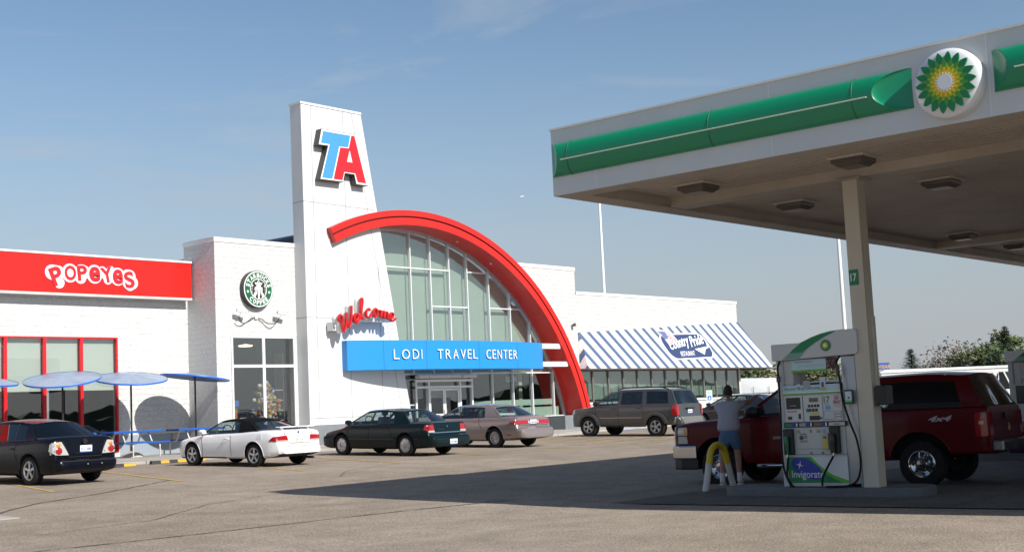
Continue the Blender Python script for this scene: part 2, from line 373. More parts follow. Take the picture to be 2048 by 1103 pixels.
# popeyes wing wall with window opening
b = B()
b.box(-12, 19.0, YP, YP+.35, .55, 7.7); b.box(27.03, 30.12, YP, YP+.35, .55, 7.7); b.box(19.0, 27.03, YP, YP+.35, 4.92, 7.7); b.box(19, 27.03, YP+.002, YP+.35, .55, .72)
b.box(-12, 30.12, YP+.35, 58, 7.3, 7.55); b.box(-12, -11.7, YP, 58, .55, 7.3)
b.build('wall', BLOCK, bd)
b = B(); b.box(-12, 19, YP-.012, YP, .55, 1.32); b.box(27.06, 30.11, YP-.012, YP, .55, 1.32)
b.build('plinth', M('blue_grey_wall_base', (.26, .30, .34), .75, bump=(9, .5, .02)), bd)
# cafe wing
b = B()
b.box(30.12, 30.79, YS, YS+.35, .55, 8.5); b.box(33.93, 34.04, YS, YS+.35, .55, 8.5); b.box(30.79, 33.93, YS, YS+.35, 4.93, 8.5); b.box(30.79, 33.93, YS, YS+.35, .55, 1.0)
b.box(30.12, 30.47, YS+.35, YP, .55, 8.5); b.box(30.12, 30.47, YP, 42.62, 7.56, 8.5); b.box(30.47, 36, YS+.35, 42.62, 8.1, 8.3)
b.build('wall', BLOCK, bd)
b = B(); b.box(30.09, 34.035, YS-.03, YS+.4, 8.5, 8.68); b.box(30.09, 30.5, YS+.4, 42.66, 8.5, 8.68); b.build('coping', CAPW, bd, bevel=.012)
b = B(); b.box(-12, 30.1, YP-.02, YP+.4, 7.7, 7.8); b.build('coping', CAPW, bd)
# right wing: tall part and restaurant part, with the strip window
def strip_wall(name):
    b = B()
    b.prism([(52.38, .45), (52.38, 8.5), (46.15, 8.5)]+[(40.29+11.8*math.cos(a), -1.7+11.8*math.sin(a)) for a in [math.asin(10.2/11.8)*(1-i/20)+math.asin(2.15/11.8)*i/20 for i in range(1, 21)]], FAC(0, YS, 0), -.35, 0); b.box(52.38, 68.02, YS+.001, YS+.35, 3.42, 7.3); b.box(52.38, 68.02, YS+.001, YS+.35, .45, 1.80)
    b.box(67.80, 68.02, YS+.003, YS+.35, 1.80, 3.42)
    b.box(67.67, 68.018, YS+.35, 56, .45, 7.3); b.box(52.03, 52.38, YS+.35, 52, 7.3, 8.5); b.box(52.5, 67.6, YS+.35, 56, 6.9, 7.1)
    b.build(name, BLOCK, bd)
strip_wall('wall')
b = B(); b.box(46.0, 52.42, YS-.03, YS+.4, 8.5, 8.68); b.box(52.02, 52.42, YS+.4, 52, 8.5, 8.68); b.box(52.42, 68.06, YS-.029, YS+.4, 7.3, 7.46); b.box(67.64, 68.06, YS+.4, 56, 7.3, 7.46)
b.build('coping', CAPW, bd, bevel=.012)
b = B(); b.box(51.8, 68, YS-.02, YS, .45, 1.2); b.build('plinth', DARKG, bd)
# tower
b = B(); TW = [(34.04, 1.35), (39.74, 1.35), (37.325, 14.33), (34.04, 14.33)]
b.prism(TW, FAC(0, YT, 0), -.67, 0); b.build('tower', WHITE, bd)
b = B(); b.prism([(34.0, 14.33), (37.35, 14.33), (37.325, 14.42), (34.0, 14.42)], FAC(0, YT, 0), -.70, .03); b.build('coping', CAPW, bd)
b = B(); b.prism([(34.0, .55), (39.9, .55), (39.755, 1.349), (34.0, 1.349)], FAC(0, YT, 0), -.66, .03); b.build('plinth', DARKG, bd)
JT = M('panel_joint', (.30, .31, .32), .8)
b = B(); j = .016
for x0, z0, x1, z1 in [(34.56, 1.35, 34.56, 14.33), (36.3, 1.35, 36.3, 14.33), (38.05, 1.35, 38.05, 7.9), (36.79, 14.33, 39.2, 1.35), (34.04, 10.33, 37.9, 10.30), (34.04, 5.64, 39.0, 5.64), (34.04, 1.62, 39.7, 1.62)]:
    dx, dz = z1-z0, x0-x1; k = j/math.hypot(dx, dz); dx *= k; dz *= k
    b.quad((x0-dx, YT-.003, z0-dz), (x1-dx, YT-.003, z1-dz), (x1+dx, YT-.003, z1+dz), (x0+dx, YT-.003, z0+dz))
for z in (10.33, 5.64): b.quad((34.037, YT, z-j), (34.037, YS, z-j), (34.037, YS, z+j), (34.037, YT, z+j))
b.build('panel_joint', JT, bd)
# dark sloped roof slab behind the cafe wing
b = B(); b.prism([(32.2, 8.3), (38, 8.3), (38, 9.9)], FAC(0, 44, 0), -6, 0); b.build('roof', M('dark_roof', (.10, .12, .15), .6), bd)
b = B(); b.box(20, 29.6, 47, 55, 7.5, 8.05); b.build('roof', CAPW, bd)
# red arch
AX, AZ, RO, RI = 40.29, -1.70, 12.12, 11.48
def ap(r, a): return (AX+r*math.cos(a), AZ+r*math.sin(a))
A0 = math.atan2(9.31-AZ, 35.21-AX); A1 = math.asin((1.2-AZ)/11.8); nA = 64
angs = [A0+(A1-A0)*i/nA for i in range(nA+1)]
YF, YB_ = 39.71, 40.9
b = B()
prof = [(RO, YB_, 0), (RO, YF, 0), (RO-.255, YF, 0), (RO-.255, YF+.07, 1), (RO-.335, YF+.07, 1), (RO-.335, YF, 0), (RI, YF, 0), (RI, YB_, 0)]
rings = []
for a in angs:
    rings.append([(AX+r*math.cos(a), y if y < 40.5 else (40.0 if a > math.atan2(11.3, 37.9-AX) else YB_), AZ+r*math.sin(a)) for r, y, _ in prof])
n8 = len(prof); vs = [v for q in rings for v in q]; fs = []; ms = []
for i in range(nA):
    for k in range(n8): fs.append((i*n8+k, i*n8+(k+1) % n8, (i+1)*n8+(k+1) % n8, (i+1)*n8+k)); ms.append(1 if k in (3, 2, 4) else 0)
b.add(vs, fs); b.m = ms
b.f += [tuple(range(n8)), tuple(reversed(range(nA*n8, nA*n8+n8)))]; b.m += [0, 0]
arch = b.build('arch', [RED, M('red_groove', (.20, .008, .006), .5)], bd, smooth=25)
b = B()
for t in (.155, .30, .47, .63, .80):
    b = B()
    a = A0+(A1-A0)*t
    for r0, r1 in ((RI+.003, RO-.34), (RO-.25, RO-.003)):
        p, q = Vector(ap(r0, a)), Vector(ap(r1, a)); d = Vector((q.y-p.y, p.x-q.x)).normalized()*.008
        b.quad((p.x-d.x, YF-.003, p.y-d.y), (q.x-d.x, YF-.003, q.y-d.y), (q.x+d.x, YF-.003, q.y+d.y), (p.x+d.x, YF-.003, p.y+d.y))
    b.build('panel_joint', M('red_joint', (.12, .006, .005), .6), arch)
for t in (.40, .52): p = ap(RI-.012, A0+(A1-A0)*t); B().lathe([(.06, 0), (.06, .02)], (p[0], 40.3, p[1]), (AX-p[0], 0, AZ-p[1]), 12).build('downlight', M('lamp_glass', (.7, .7, .68), .2), arch)
b = B(); b.box(49.66, 51.75, 39.55, 41.5, .5, 1.22); b.build('plinth', DARKG, bd, bevel=.02)
# glazing: ring mullion, verticals, rails
RG = 11.40
def xa(z, r=RG): return AX+math.sqrt(max(0, r*r-(z-AZ)**2))
def za(x, r=RG): return AZ+math.sqrt(max(0, r*r-(x-AX)**2))
def xt(z): return 39.74-(z-1.35)*.186            # slanted tower edge
gl = B(); gA = math.asin((1.2-AZ)/RG); gB = math.acos((38.0-AX)/RG)
pg = [(xt(1.2)-.3, 1.2)]+[ap(RG, gA+(gB-gA)*i/40) for i in range(41)]+[(37.6, za(38.0)-.02)]
cw = B().prism(pg, FAC(0, YG+.045, 0), 0, .012).build('glazing', GLB, bd)
b = B(); mw = .027
rr = []
for i in range(49):
    a = gA+(gB+.1-gA)*i/48; rr.append([(AX+r*math.cos(a), y, AZ+r*math.sin(a)) for r, y in ((RG-.06, YG+.09), (RG-.06, YG-.06), (RG+.075, YG-.06), (RG+.075, YG+.09))])
vs = [v for q in rr for v in q]; b.add(vs, [(i*4+k, i*4+(k+1) % 4, i*4+4+(k+1) % 4, i*4+4+k) for i in range(48) for k in range(4)])
b.build('mullion', ALU, cw, smooth=30)
def vbar(x, z0, z1, w=mw, d=.07): B().box(x-w, x+w, YG-d, YG+.09, z0, z1).build('mullion', WALU, cw)
def hbar(z, x0, x1, w=mw): B().box(x0, x1, YG-.05, YG+.088, z-w, z+w).build('mullion', WALU, cw)
for x in (40.76, 42.02, 43.24): vbar(x, 3.33, za(x))
for x in (44.44, 45.92, 47.40, 48.83): vbar(x, 1.22, za(x))
vbar(50.45, 1.22, za(50.45))
for z, x0, x1 in [(8.06, 38.3, 43.21), (6.40, 42.05, 44.41), (8.06, 44.47, xa(8.06)), (6.42, 45.95, xa(6.42)), (4.0, 40.0, 44.4), (3.36, 39.2, xa(3.36)), (2.02, 39.5, 40.7)]: hbar(z, x0, x1)
hbar(1.22, 44.5, 51.3, .04)
B().box(39.6, 51.4, YG-.10, YG+.1, .5, 1.17).build('plinth', DARKG, bd)
# frosted band on the lower panes
FR = M('frosted_film', (.60, .68, .64), .6)
b = B()
for x0, x1 in ((44.5, 45.86), (45.98, 47.34), (47.46, 48.77), (48.89, 50.39)):
    b.box(x0, x1, YG+.06, YG+.065, 1.27, 1.70); b.box(x0, x1, YG+.06, YG+.065, 1.80, 2.08)
b.box(50.5, 50.9, YG+.06, YG+.065, 1.27, 1.70); b.build('frosted_film', FR, cw)
# entrance: frame, double doors
b = B()
for x in (40.76, 41.57, 43.60, 44.40): b.box(x-.05, x+.05, YG-.14, YG-.072 if x in (40.76, 44.40) else YG+.04, .555, 3.05)
b.box(40.71, 44.45, YG-.145, YG-.05, 2.72, 2.82); b.box(40.71, 44.45, YG-.143, YG-.05, 3.0, 3.1)
b.build('door_frame', WALU, bd)
b = B()
for x0, x1 in ((40.72, 41.3), (41.36, 42.75), (42.8, 43.35), (43.55, 44.1), (44.12, 44.43)): b.box(x0, x1, YG-.42, YG-.12, 3.16, 3.28)
b.box(40.72, 44.45, YG-.3, YG-.15, 3.285, 3.33, 1); b.build('entrance_lintel', [CAPW, ALU], bd)
for x0, x1, hx in ((41.62, 42.575, 42.47), (42.595, 43.55, 42.70)):
    d = B(); frameY(d, x0, x1, .58, 2.70, YG-.03, .06, .085); d.box(x0+.085, x1-.085, YG-.085, YG-.03, 1.5, 1.58)
    door = d.build('door', WALU, bd)
    B().box(x0+.086, x1-.086, YG-.06, YG-.05, .67, 2.61).build('pane', GLD, door)
    B().tube([(hx, YG-.09, 1.35), (hx, YG-.15, 1.37), (hx, YG-.15, 1.72), (hx, YG-.09, 1.74)], .016).build('handle', CHROME, door, smooth=40)
# blinds and interior
b = B(); b.prism([(37.0, 3.4)]+[ap(RG-.02, math.asin((3.4-AZ)/RG)+(gB-math.asin((3.4-AZ)/RG))*i/30) for i in range(31)]+[(37.0, 9.0)], FAC(0, YG+.30, 0), -.004, 0); b.build('blind', BLIND, bd)
b = B(); b.quad((37, YG+8, .5), (52, YG+8, .5), (52, YG+8, 3.4), (37, YG+8, 3.4)); b.quad((36.8, YG+.3, .56), (52, YG+.3, .56), (52, YG+8, .56), (36.8, YG+8, .56))
b.quad((36.8, YG+.3, 3.4), (52, YG+.3, 3.4), (52, YG+8, 3.4), (36.8, YG+8, 3.4)); b.quad((36.8, YG+.12, .5), (36.8, YG+8, .5), (36.8, YG+8, 3.4), (36.8, YG+.12, 3.4)); b.quad((52, YG+.4, .5), (52, YG+8, .5), (52, YG+8, 3.4), (52, YG+.4, 3.4))
b.build('interior', INT, bd)
b = B(); b.box(48.9, 49.15, YG+.9, YG+1.1, .55, 3.38); b.box(39.5, 39.9, YG+1, YG+1.3, .56, 3.38); b.build('column', M('cream_column', (.7, .68, .6), .7), bd)
b = B(); b.box(47.5, 48.3, YG+.5, YG+.52, 2.95, 3.22); b.build('notice', M('notice_paper', (.5, .65, .72), .6), bd)
# wing windows ----------------------------------------------------
RFR = M('red_frame', (.62, .012, .02), .35)
for i, (x0, x1) in enumerate(((19.2, 21.10), (21.16, 22.63), (22.63, 24.09), (24.09, 25.53), (25.53, 27.0))):
    f = B(); frameY(f, x0, x1, .72, 4.92, YP+.08, .11, .055); w = f.build('window', RFR, bd)
    B().box(x0+.055, x1-.055, YP+.06, YP+.07, .775, 4.865).build('pane', GLB if 0 else glass('blind_window_glass', (.93, .95, .94), .8, base=.10), w)
    B().quad((x0+.01, YP+.20, 3.0+.03*(i % 2)), (x1-.01, YP+.20, 3.0+.03*(i % 2)), (x1-.01, YP+.20, 4.9), (x0+.01, YP+.20, 4.9)).build('blind', M('pale_blind', (.55, .60, .55), .85), w)
b = B(); b.quad((19, YP+5, .7), (27, YP+5, .7), (27, YP+5, 4.9), (19, YP+5, 4.9)); b.quad((18.9, YP+.4, .73), (27.2, YP+.4, .73), (27.2, YP+5, .73), (18.9, YP+5, .73))
b.quad((27.1, YP+.36, .7), (27.1, YP+5, .7), (27.1, YP+5, 5), (27.1, YP+.36, 5)); b.quad((18.9, YP+.36, 4.95), (27.2, YP+.36, 4.95), (27.2, YP+5, 4.95), (18.9, YP+5, 4.95)); b.build('interior', INT, bd)
f = B(); frameY(f, 30.80, 33.93, 1.0, 4.92, YS+.05, .07, .085); f.box(32.29, 32.42, YS-.018, YS+.05, 1.085, 4.835); f.box(30.885, 32.29, YS-.017, YS+.05, 3.69, 3.80); f.box(32.42, 33.845, YS-.017, YS+.05, 3.69, 3.80)
w = f.build('window', WALU, bd)
for x0, x1 in ((30.885, 32.29), (32.42, 33.845)):
    for z0, z1 in ((1.085, 3.69), (3.80, 4.835)): B().box(x0, x1, YS+.02, YS+.03, z0, z1).build('pane', glass('cafe_glass', (.90, .93, .92), 1.2, base=.10), w)
b = B(); b.quad((30.5, YS+5, .56), (36, YS+5, .56), (36, YS+5, 5), (30.5, YS+5, 5)); b.quad((30.5, YS+.36, .57), (36, YS+.36, .57), (36, YS+5, .57), (30.5, YS+5, .57)); b.quad((36, YS+.7, .5), (36, YS+5, .5), (36, YS+5, 5), (36, YS+.7, 5))
b.quad((30.5, YS+.36, 5), (36, YS+.36, 5), (36, YS+5, 5), (30.5, YS+5, 5)); b.quad((30.5, YS+.36, .5), (30.5, YS+5, .5), (30.5, YS+5, 5), (30.5, YS+.36, 5)); b.build('interior', INT, bd)
B().lathe([(.02, 0), (.30, .05), (.26, .10), (.02, .12)], (33.03, YS+2, 4.74), (0, 0, -1), 20).build('ceiling_light', M('pendant_light', (1, .8, .6), .4, emit=((1, .66, .42), 3.2)), bd)
# restaurant strip window
MX = [52.46, 53.45, 54.81, 56.12, 57.42, 58.75, 60.07, 61.34, 62.66, 63.93, 65.25, 66.48, 67.78]
BRZ = M('bronze_mullion', (.16, .155, .14), .5, .3)
for i in range(12):
    f = B(); frameY(f, MX[i], MX[i+1], 1.80, 3.42, YS+.06, .09, .045); w = f.build('window', BRZ, bd)
    B().box(MX[i]+.045, MX[i+1]-.045, YS+.03, YS+.04, 1.845, 3.375).build('pane', glass('restaurant_glass', (.84, .88, .86), 1.2, base=.10), w)
    B().quad((MX[i], YS+.35, 1.95), (MX[i+1], YS+.35, 1.95), (MX[i+1], YS+.35, 3.4), (MX[i], YS+.35, 3.4)).build('blind', M('grey_blind', (.42, .50, .47), .9), w)
B().box(52.4, 67.85, YS-.07, YS+.0, 1.70, 1.79).build('sill', CAPW, bd)
b = B(); b.box(52.4, 67.8, YS+.7, YS+4, 1.5, 1.7); b.build('interior', INT, bd)
# awning ------------------------------------------------------------------
def stripes(name):
    m = M(name, (.8, .8, .8), .75); n, l = m.node_tree.nodes, m.node_tree.links; p = n['Principled BSDF']
    uv = n.new('ShaderNodeUVMap'); uv.uv_map = 'UVMap'; sp = n.new('ShaderNodeSeparateXYZ'); l.new(uv.outputs[0], sp.inputs[0])
    fr = n.new('ShaderNodeMath'); fr.operation = 'FRACT'; l.new(sp.outputs[0], fr.inputs[0])
    rp = n.new('ShaderNodeValToRGB'); rp.color_ramp.interpolation = 'CONSTANT'; l.new(fr.outputs[0], rp.inputs['Fac'])
    e = rp.color_ramp.elements; W_, Bl, Rd = (.66, .66, .67, 1), (.07, .115, .205, 1), (.62, .38, .38, 1)
    e[0].position = 0; e[0].color = Bl; e[1].position = .40; e[1].color = W_
    for q, c in ((.50, Rd), (.525, W_), (.86, Rd), (.885, W_)): k = e.new(q); k.color = c
    l.new(rp.outputs[0], p.inputs['Base Color']); p.inputs['Subsurface Weight'].default_value = 0
    return m
STR = stripes('striped_canvas')
TL, TR, BL, BR = Vector((52.6, YS-.02, 5.36)), Vector((68.1, YS-.02, 6.22)), Vector((52.52, 40.18, 3.49)), Vector((70.2, 39.66, 3.45))
def uvq(me, fn):
    uv = me.uv_layers.new(name='UVMap')
    for p in me.polygons:
        for li in p.loop_indices: uv.data[li].uv = fn(me.vertices[me.loops[li].vertex_index].co)
P_ = .815
def aw(u, v): return (TL.lerp(TR, u)).lerp(BL.lerp(BR, u), v)
g = []; nu, nv = 40, 8
me = bpy.data.meshes.new('awning')
vs = [aw(i/nu, j/nv) for j in range(nv+1) for i in range(nu+1)]; n0 = len(vs)
fs = [(j*(nu+1)+i, j*(nu+1)+i+1, (j+1)*(nu+1)+i+1, (j+1)*(nu+1)+i) for j in range(nv) for i in range(nu)]
U = [((TL.x-53.09)+(TR.x-TL.x)*(i/nu))/P_*(1-j/nv)+((BL.x-1.75-53.09)+(BR.x-2.6-BL.x+1.75)*(i/nu))/P_*(j/nv) for j in range(nv+1) for i in range(nu+1)]
# left end face (chevron side) and right end face
LB = Vector((52.44, YS-.01, 3.49)); m8 = 8
for j in range(m8+1):
    a = TL.lerp(BL, j/m8); c = Vector((52.42, YS-.01, TL.z)).lerp(LB, j/m8); vs += [a, c]
    ua = (TL.x-53.09)/P_*(1-j/m8)+(BL.x-1.75-53.09)/P_*(j/m8); U += [ua, ua+(.62*j/m8)]
fs += [(n0+2*j, n0+2*j+2, n0+2*j+3, n0+2*j+1) for j in range(m8)]
k = len(vs); vs += [TR, BR, Vector((70.2, 44, 3.45)), Vector((68.03, 44, 6.2)), Vector((68.03, YS, 6.2))]; U += [17.2, 17.2, 13, 13, 17]; fs += [(k, k+4, k+3, k+2, k+1)]
me.from_pydata([v-ORG[bd.name] for v in vs], [], fs); me.materials.append(STR)
uv = me.uv_layers.new(name='UVMap')
for p in me.polygons:
    for li in p.loop_indices: uv.data[li].uv = (U[me.loops[li].vertex_index], 0)
awn = bpy.data.objects.new('awning', me); COL.objects.link(awn); awn.parent = bd; ORG[awn.name] = ORG[bd.name]
b = B(); b.tube([BL+Vector((0, 0, -.02)), BR+Vector((0, 0, -.02))], .045, 6); b.tube([BL+Vector((0, 0, -.02)), LB], .04, 6); b.tube([BR+Vector((0, 0, -.02)), Vector((70.2, 44, 3.43))], .04, 6)
b.quad(BL+Vector((0, .03, -.01)), BR+Vector((0, .03, -.01)), Vector((68.0, YS, 3.44)), Vector((52.5, YS, 3.44)))
b.build('awning_frame', M('awning_frame_grey', (.10, .085, .075), .6), awn)
# awning emblem: built in the awning's own plane
o0 = aw(.555, .47); ex = (aw(.6, .42)-aw(.3, .42)).normalized(); ey = (aw(.45, .2)-aw(.45, .7)); ey = (ey-ex*ey.dot(ex)).normalized(); en = ex.cross(ey)
def AF(a, c, d=.0): return (o0+ex*a*.93+ey*c*.93+en*d, ex*.93, ey*.93)
def rpoly(x0, x1, z0, z1, r, sk=0, n=6):
    P = []
    for cx, cz, a0 in ((x1-r, z1-r, 0), (x0+r, z1-r, 90), (x0+r, z0+r, 180), (x1-r, z0+r, 270)):
        P += [(cx+r*math.cos(R(a0+90*i/n)), cz+r*math.sin(R(a0+90*i/n))) for i in range(n+1)]
    return [(a-sk*c, c) for a, c in P]
lg = B(); lg.prism(rpoly(-2.35, 2.45, -.86, .80, .62, .55), AF(0, 0), .03, .045, 0); lg.prism(rpoly(-2.24, 2.34, -.78, .72, .56, .55), AF(0, 0), .03, .055, 1)
text(lg, 'Country', AF(-.72, .13), 2.15, .86, .02, 0, off=.012, shear=.25, dz=.056, rot=8); text(lg, 'Pride', AF(1.18, .32), 1.50, .68, .02, 0, off=.012, shear=.25, dz=.056, rot=8)
text(lg, 'RESTAURANT', AF(-.15, -.50), 1.50, .30, .02, 0, off=.0, dz=.056, rot=0)
lg.prism([(.75, -.24), (2.2, -.10), (2.18, .20), (2.28, .22), (2.36, -.16), (1.9, -.28), (1.62, -.62)], AF(0, 0), .056, .07, 0)
fl = [(-2.45, 1.0), (-1.35, .88), (-.75, .30), (-1.75, .10)]
lg.prism([(-2.5, 1.05), (-1.75, .05), (-.7, .26), (-1.3, .95)], AF(0, 0), .06, .066, 0)
for i in range(5):
    t0, t1 = .12+i*.18, .12+i*.18+.09
    a = [(-1.72+(.17)*t, .92-.82*t) for t in (t0, t1)]; c = [(-1.35+.62*t, .88-.6*t) for t in (t0, t1)]
    lg.prism([a[0], a[1], c[1], c[0]], AF(0, 0), .066, .072, 2)
lg.prism([(-2.42, .99), (-2.02, .42), (-1.62, .50), (-1.78, .92)], AF(0, 0), .066, .072, 3)
lg.build('emblem', [M('print_white', (.84, .84, .84), .7), NAVY, M('flag_red', (.62, .12, .10), .7), M('flag_blue', (.10, .14, .30), .7)], awn)

# ------------------------------------------------------------------ signs
st = thing('fascia_sign', (26, YP, 7.1), 'long red restaurant sign band with POPEYES in white outlined lettering', 'sign')
b = B(); b.box(8, 30.02, YP-.42, YP-.001, 6.44, 7.80); b.build('sign_face', REDSIGN, st)
b = B(); b.box(8, 30.05, YP-.45, YP-.001, 7.80, 7.87); b.build('trim', CAPW, st); b = B(); b.box(8, 30.04, YP-.44, YP-.001, 6.36, 6.44); b.build('trim', M('pale_grey_trim', (.60, .57, .53), .5), st)
pw, pr_, pb = B(), B(), B(); yy = YP-.42
for ch, x, z, h, w, ro in (('P', 24.33, 7.04, .60, .40, 22), ('O', 24.87, 7.17, .48, .40, 3), ('P', 25.34, 7.19, .50, .35, 6), ('e', 25.84, 7.17, .50, .40, 0), ('Y', 26.34, 7.17, .52, .44, 12), ('e', 26.79, 7.12, .50, .38, 0), ('S', 27.27, 7.03, .56, .37, 10)):
    h *= 1.10; w *= 1.12
    text(pr_, ch, FAC(x, yy, z), w, h, .012, 0, off=.035, rot=ro, dz=.019, res=6)
def cap(b, x0, z0, x1, z1, r, d0, d1):
    a = math.degrees(math.atan2(z1-z0, x1-x0)); P = arc(x1, z1, r, a-90, a+90, 12)+arc(x0, z0, r, a+90, a+270, 12); b.prism(P, FAC(0, yy, 0), d0, d1)
for k, (x0, z0, x1, z1, r) in enumerate(((24.16, 7.16, 24.40, 7.14, .265), (24.24, 7.10, 24.44, 6.80, .20), (24.86, 7.13, 24.86, 7.20, .30), (25.28, 7.02, 25.28, 7.27, .22), (25.34, 7.25, 25.42, 7.22, .245), (25.84, 7.13, 25.84, 7.21, .30),
    (26.16, 7.30, 26.40, 7.04, .17), (26.50, 7.33, 26.38, 6.99, .17), (26.79, 7.09, 26.79, 7.16, .295), (27.30, 7.16, 27.20, 7.17, .24), (27.22, 7.0, 27.40, 6.92, .24), (27.2, 6.9, 27.3, 6.82, .20))):
    cap(pb, x0, z0, x1, z1, r+.014, .002+.0002*k, .006+.0002*k); cap(pw, x0, z0, x1, z1, r, .010+.0003*k, .014+.0003*k)
pb.build('lettering', M('purple_outline', (.20, .02, .16), .4), st); pw.build('lettering', M('sign_white', (.74, .74, .72), .4), st); pr_.build('lettering', M('letter_red', (.60, .012, .02), .4), st)
# round coffee sign
st = thing('round_sign', (32.0, YS, 6.73), 'round green and white coffee sign with a crowned figure above the cafe window', 'sign')
CX, CZ, CR = 31.99, 6.725, .725
dk = M('sign_can_dark', (.035, .033, .033), .5); wht = M('sign_white', (.84, .84, .82), .4); grn = M('coffee_green', (.006, .105, .045), .4); blk = M('sign_black', (.012, .012, .012), .5)
b = B(); b.lathe([(CR, 0), (CR, .235)], (CX, YS, CZ), (0, -1, 0), 48); b.build('can', dk, st, smooth=30)
y1 = YS-.236
def disc(b, r, d0, d1, m=0, r0=0, n=48):
    if r0: b.lathe([(r0, d0), (r, d0), (r, d1), (r0, d1), (r0, d0)], (CX, y1, CZ), (0, -1, 0), n, m, close=False)
    else: b.lathe([(r, d0), (r, d1)], (CX, y1, CZ), (0, -1, 0), n, m)
b = B(); disc(b, .70, 0, .006); b.build('sign_face', wht, st); b = B(); disc(b, .655, .006, .010); b.build('ring', grn, st)
b = B(); disc(b, .405, .010, .014); b.build('disc', wht, st); b = B(); disc(b, .375, .014, .018); b.build('disc', blk, st)
b = B()
def arctext(s, r, a0, a1, h, flip=False):
    wd = {'I': .4, 'F': .85, 'E': .85, 'S': .85}; tot = sum(wd.get(c, 1) for c in s); acc = 0
    for c in s:
        k = wd.get(c, 1); a = a0+(a1-a0)*(acc+k/2)/tot; acc += k
        x, z = CX+r*math.cos(R(a)), CZ+r*math.sin(R(a))
        text(b, c, FAC(x, y1, z), h*.78*k, h, .006, 0, off=.035, dz=.010, rot=(a+90 if flip else a-90))
arctext('STARBUCKS', .53, 172, 8, .175); arctext('COFFEE', .53, 218, 322, .175, True)
def star(cx, cz, r, d, n=5, k=.4, ph=90): return [(cx+(r if i % 2 == 0 else r*k)*math.cos(R(ph+i*180/n)), cz+(r if i % 2 == 0 else r*k)*math.sin(R(ph+i*180/n))) for i in range(2*n)]
for a in (192, -12): b.prism(star(CX+.53*math.cos(R(a)), CZ+.53*math.sin(R(a)), .075, 0), FAC(0, y1, 0), .010, .016)
b.build('lettering', wht, st)
b = B(); F = FAC(CX, y1, CZ)
b.prism([(.115*math.cos(R(a)), .07+.13*math.sin(R(a))) for a in range(0, 360, 20)], F, .018, .024)
b.prism([(-.15, .17), (.15, .17), (.19, .27), (.10, .23), (.06, .30), (0, .235), (-.06, .30), (-.10, .23), (-.19, .27)], F, .018, .025); b.prism(star(0, .325, .055, 0), F, .018, .025)
for sx in (-1, 1):
    for k in range(5): # wavy hair
        x0 = sx*(.085+.022*k); b.tube([(CX+x0, y1-.022, CZ+.08), (CX+x0*1.15, y1-.022, CZ-.02), (CX+x0*.95, y1-.022, CZ-.12), (CX+x0*1.25, y1-.022, CZ-.24-.0*k)], .009, 4)
    for k in range(7): # tail fins
        zz = .15-.058*k; b.prism([(sx*.27, zz), (sx*.350, zz+.025), (sx*.345, zz-.002)][::sx], F, .018, .024)
    b.prism([(sx*.25, .13), (sx*.33, .20), (sx*.29, .08)][::sx], F, .018, .024); b.prism([(sx*.19, -.12), (sx*.27, -.26), (sx*.14, -.34)][::sx], F, .018, .024)
b.prism([(-.05, -.06), (-.035, -.37), (.035, -.37), (.05, -.06)], F, .018, .024); b.build('crowned_figure', wht, st)
b = B()
for x, z, w, h in ((-.045, .09, .05, .014), (.045, .09, .05, .014), (0, .035, .014, .05), (0, -.01, .05, .012)): b.box(CX+x-w/2, CX+x+w/2, y1-.028, y1-.0245, CZ+z-h/2, CZ+z+h/2)
b.build('face', blk, st)
# TA letters
st = thing('letter_sign', (36, YT, 12.3), 'TA sign with slanted blue T and red A near the tower top', 'sign')
TAO = [(34.82, 13.34), (34.64, 12.65), (35.15, 12.66), (34.67, 11.23), (35.93, 11.24), (36.04, 11.62), (36.55, 11.62), (36.65, 11.22), (37.31, 11.22), (36.69, 13.34)]
TAO[3] = (34.67, 11.23)
b = B(); b.prism(TAO, FAC(0, YT, 0), 0, .315); b.build('can', M('sign_can_grey', (.05, .05, .052), .5, var=(3, .2)), st)
def inset(P, d):
    n = len(P); out = []
    for i in range(n):
        p0, p1, p2 = Vector(P[i-1]), Vector(P[i]), Vector(P[(i+1) % n]); e1, e2 = (p1-p0).normalized(), (p2-p1).normalized()
        n1, n2 = Vector((-e1.y, e1.x)), Vector((-e2.y, e2.x)); k = (n1+n2); k = k/(max(.3, 1+n1.dot(n2))); out.append(tuple(p1+k*d))
    return out
b = B(); b.prism(inset(TAO, .022), FAC(0, YT, 0), .315, .325); b.build('sign_face', wht, st)
b = B(); b.prism([(34.92, 13.25), (34.78, 12.75), (35.25, 12.75), (34.79, 11.32), (35.33, 11.32), (35.76, 12.72), (36.26, 12.74), (36.39, 13.25)], FAC(0, YT, 0), .325, .335); b.build('letter', M('letter_blue', (.06, .27, .74), .35), st)
b = B(); AO = [(36.46, 13.26), (36.33, 12.67), (36.16, 12.12), (36.47, 12.13), (36.33, 12.67)]
b.prism([(36.46, 13.26), (36.29, 12.70), (35.82, 12.68), (35.40, 11.32), (35.88, 11.32), (36.0, 11.68), (36.09, 12.05), (36.165, 12.12), (36.33, 12.62), (36.40, 12.62)], FAC(0, YT, 0), .325, .335)
b.prism([(36.46, 13.26), (36.40, 12.62), (36.34, 12.62), (36.47, 12.12), (36.6, 11.70), (36.73, 11.32), (37.20, 11.32), (36.63, 13.26)], FAC(0, YT, 0), .325, .335)
b.prism([(36.0, 11.68), (36.6, 11.68), (36.47, 12.12), (36.165, 12.12), (36.09, 12.05)], FAC(0, YT, 0), .325, .3349); b.build('letter', M('letter_red', (.66, .012, .02), .4), st)
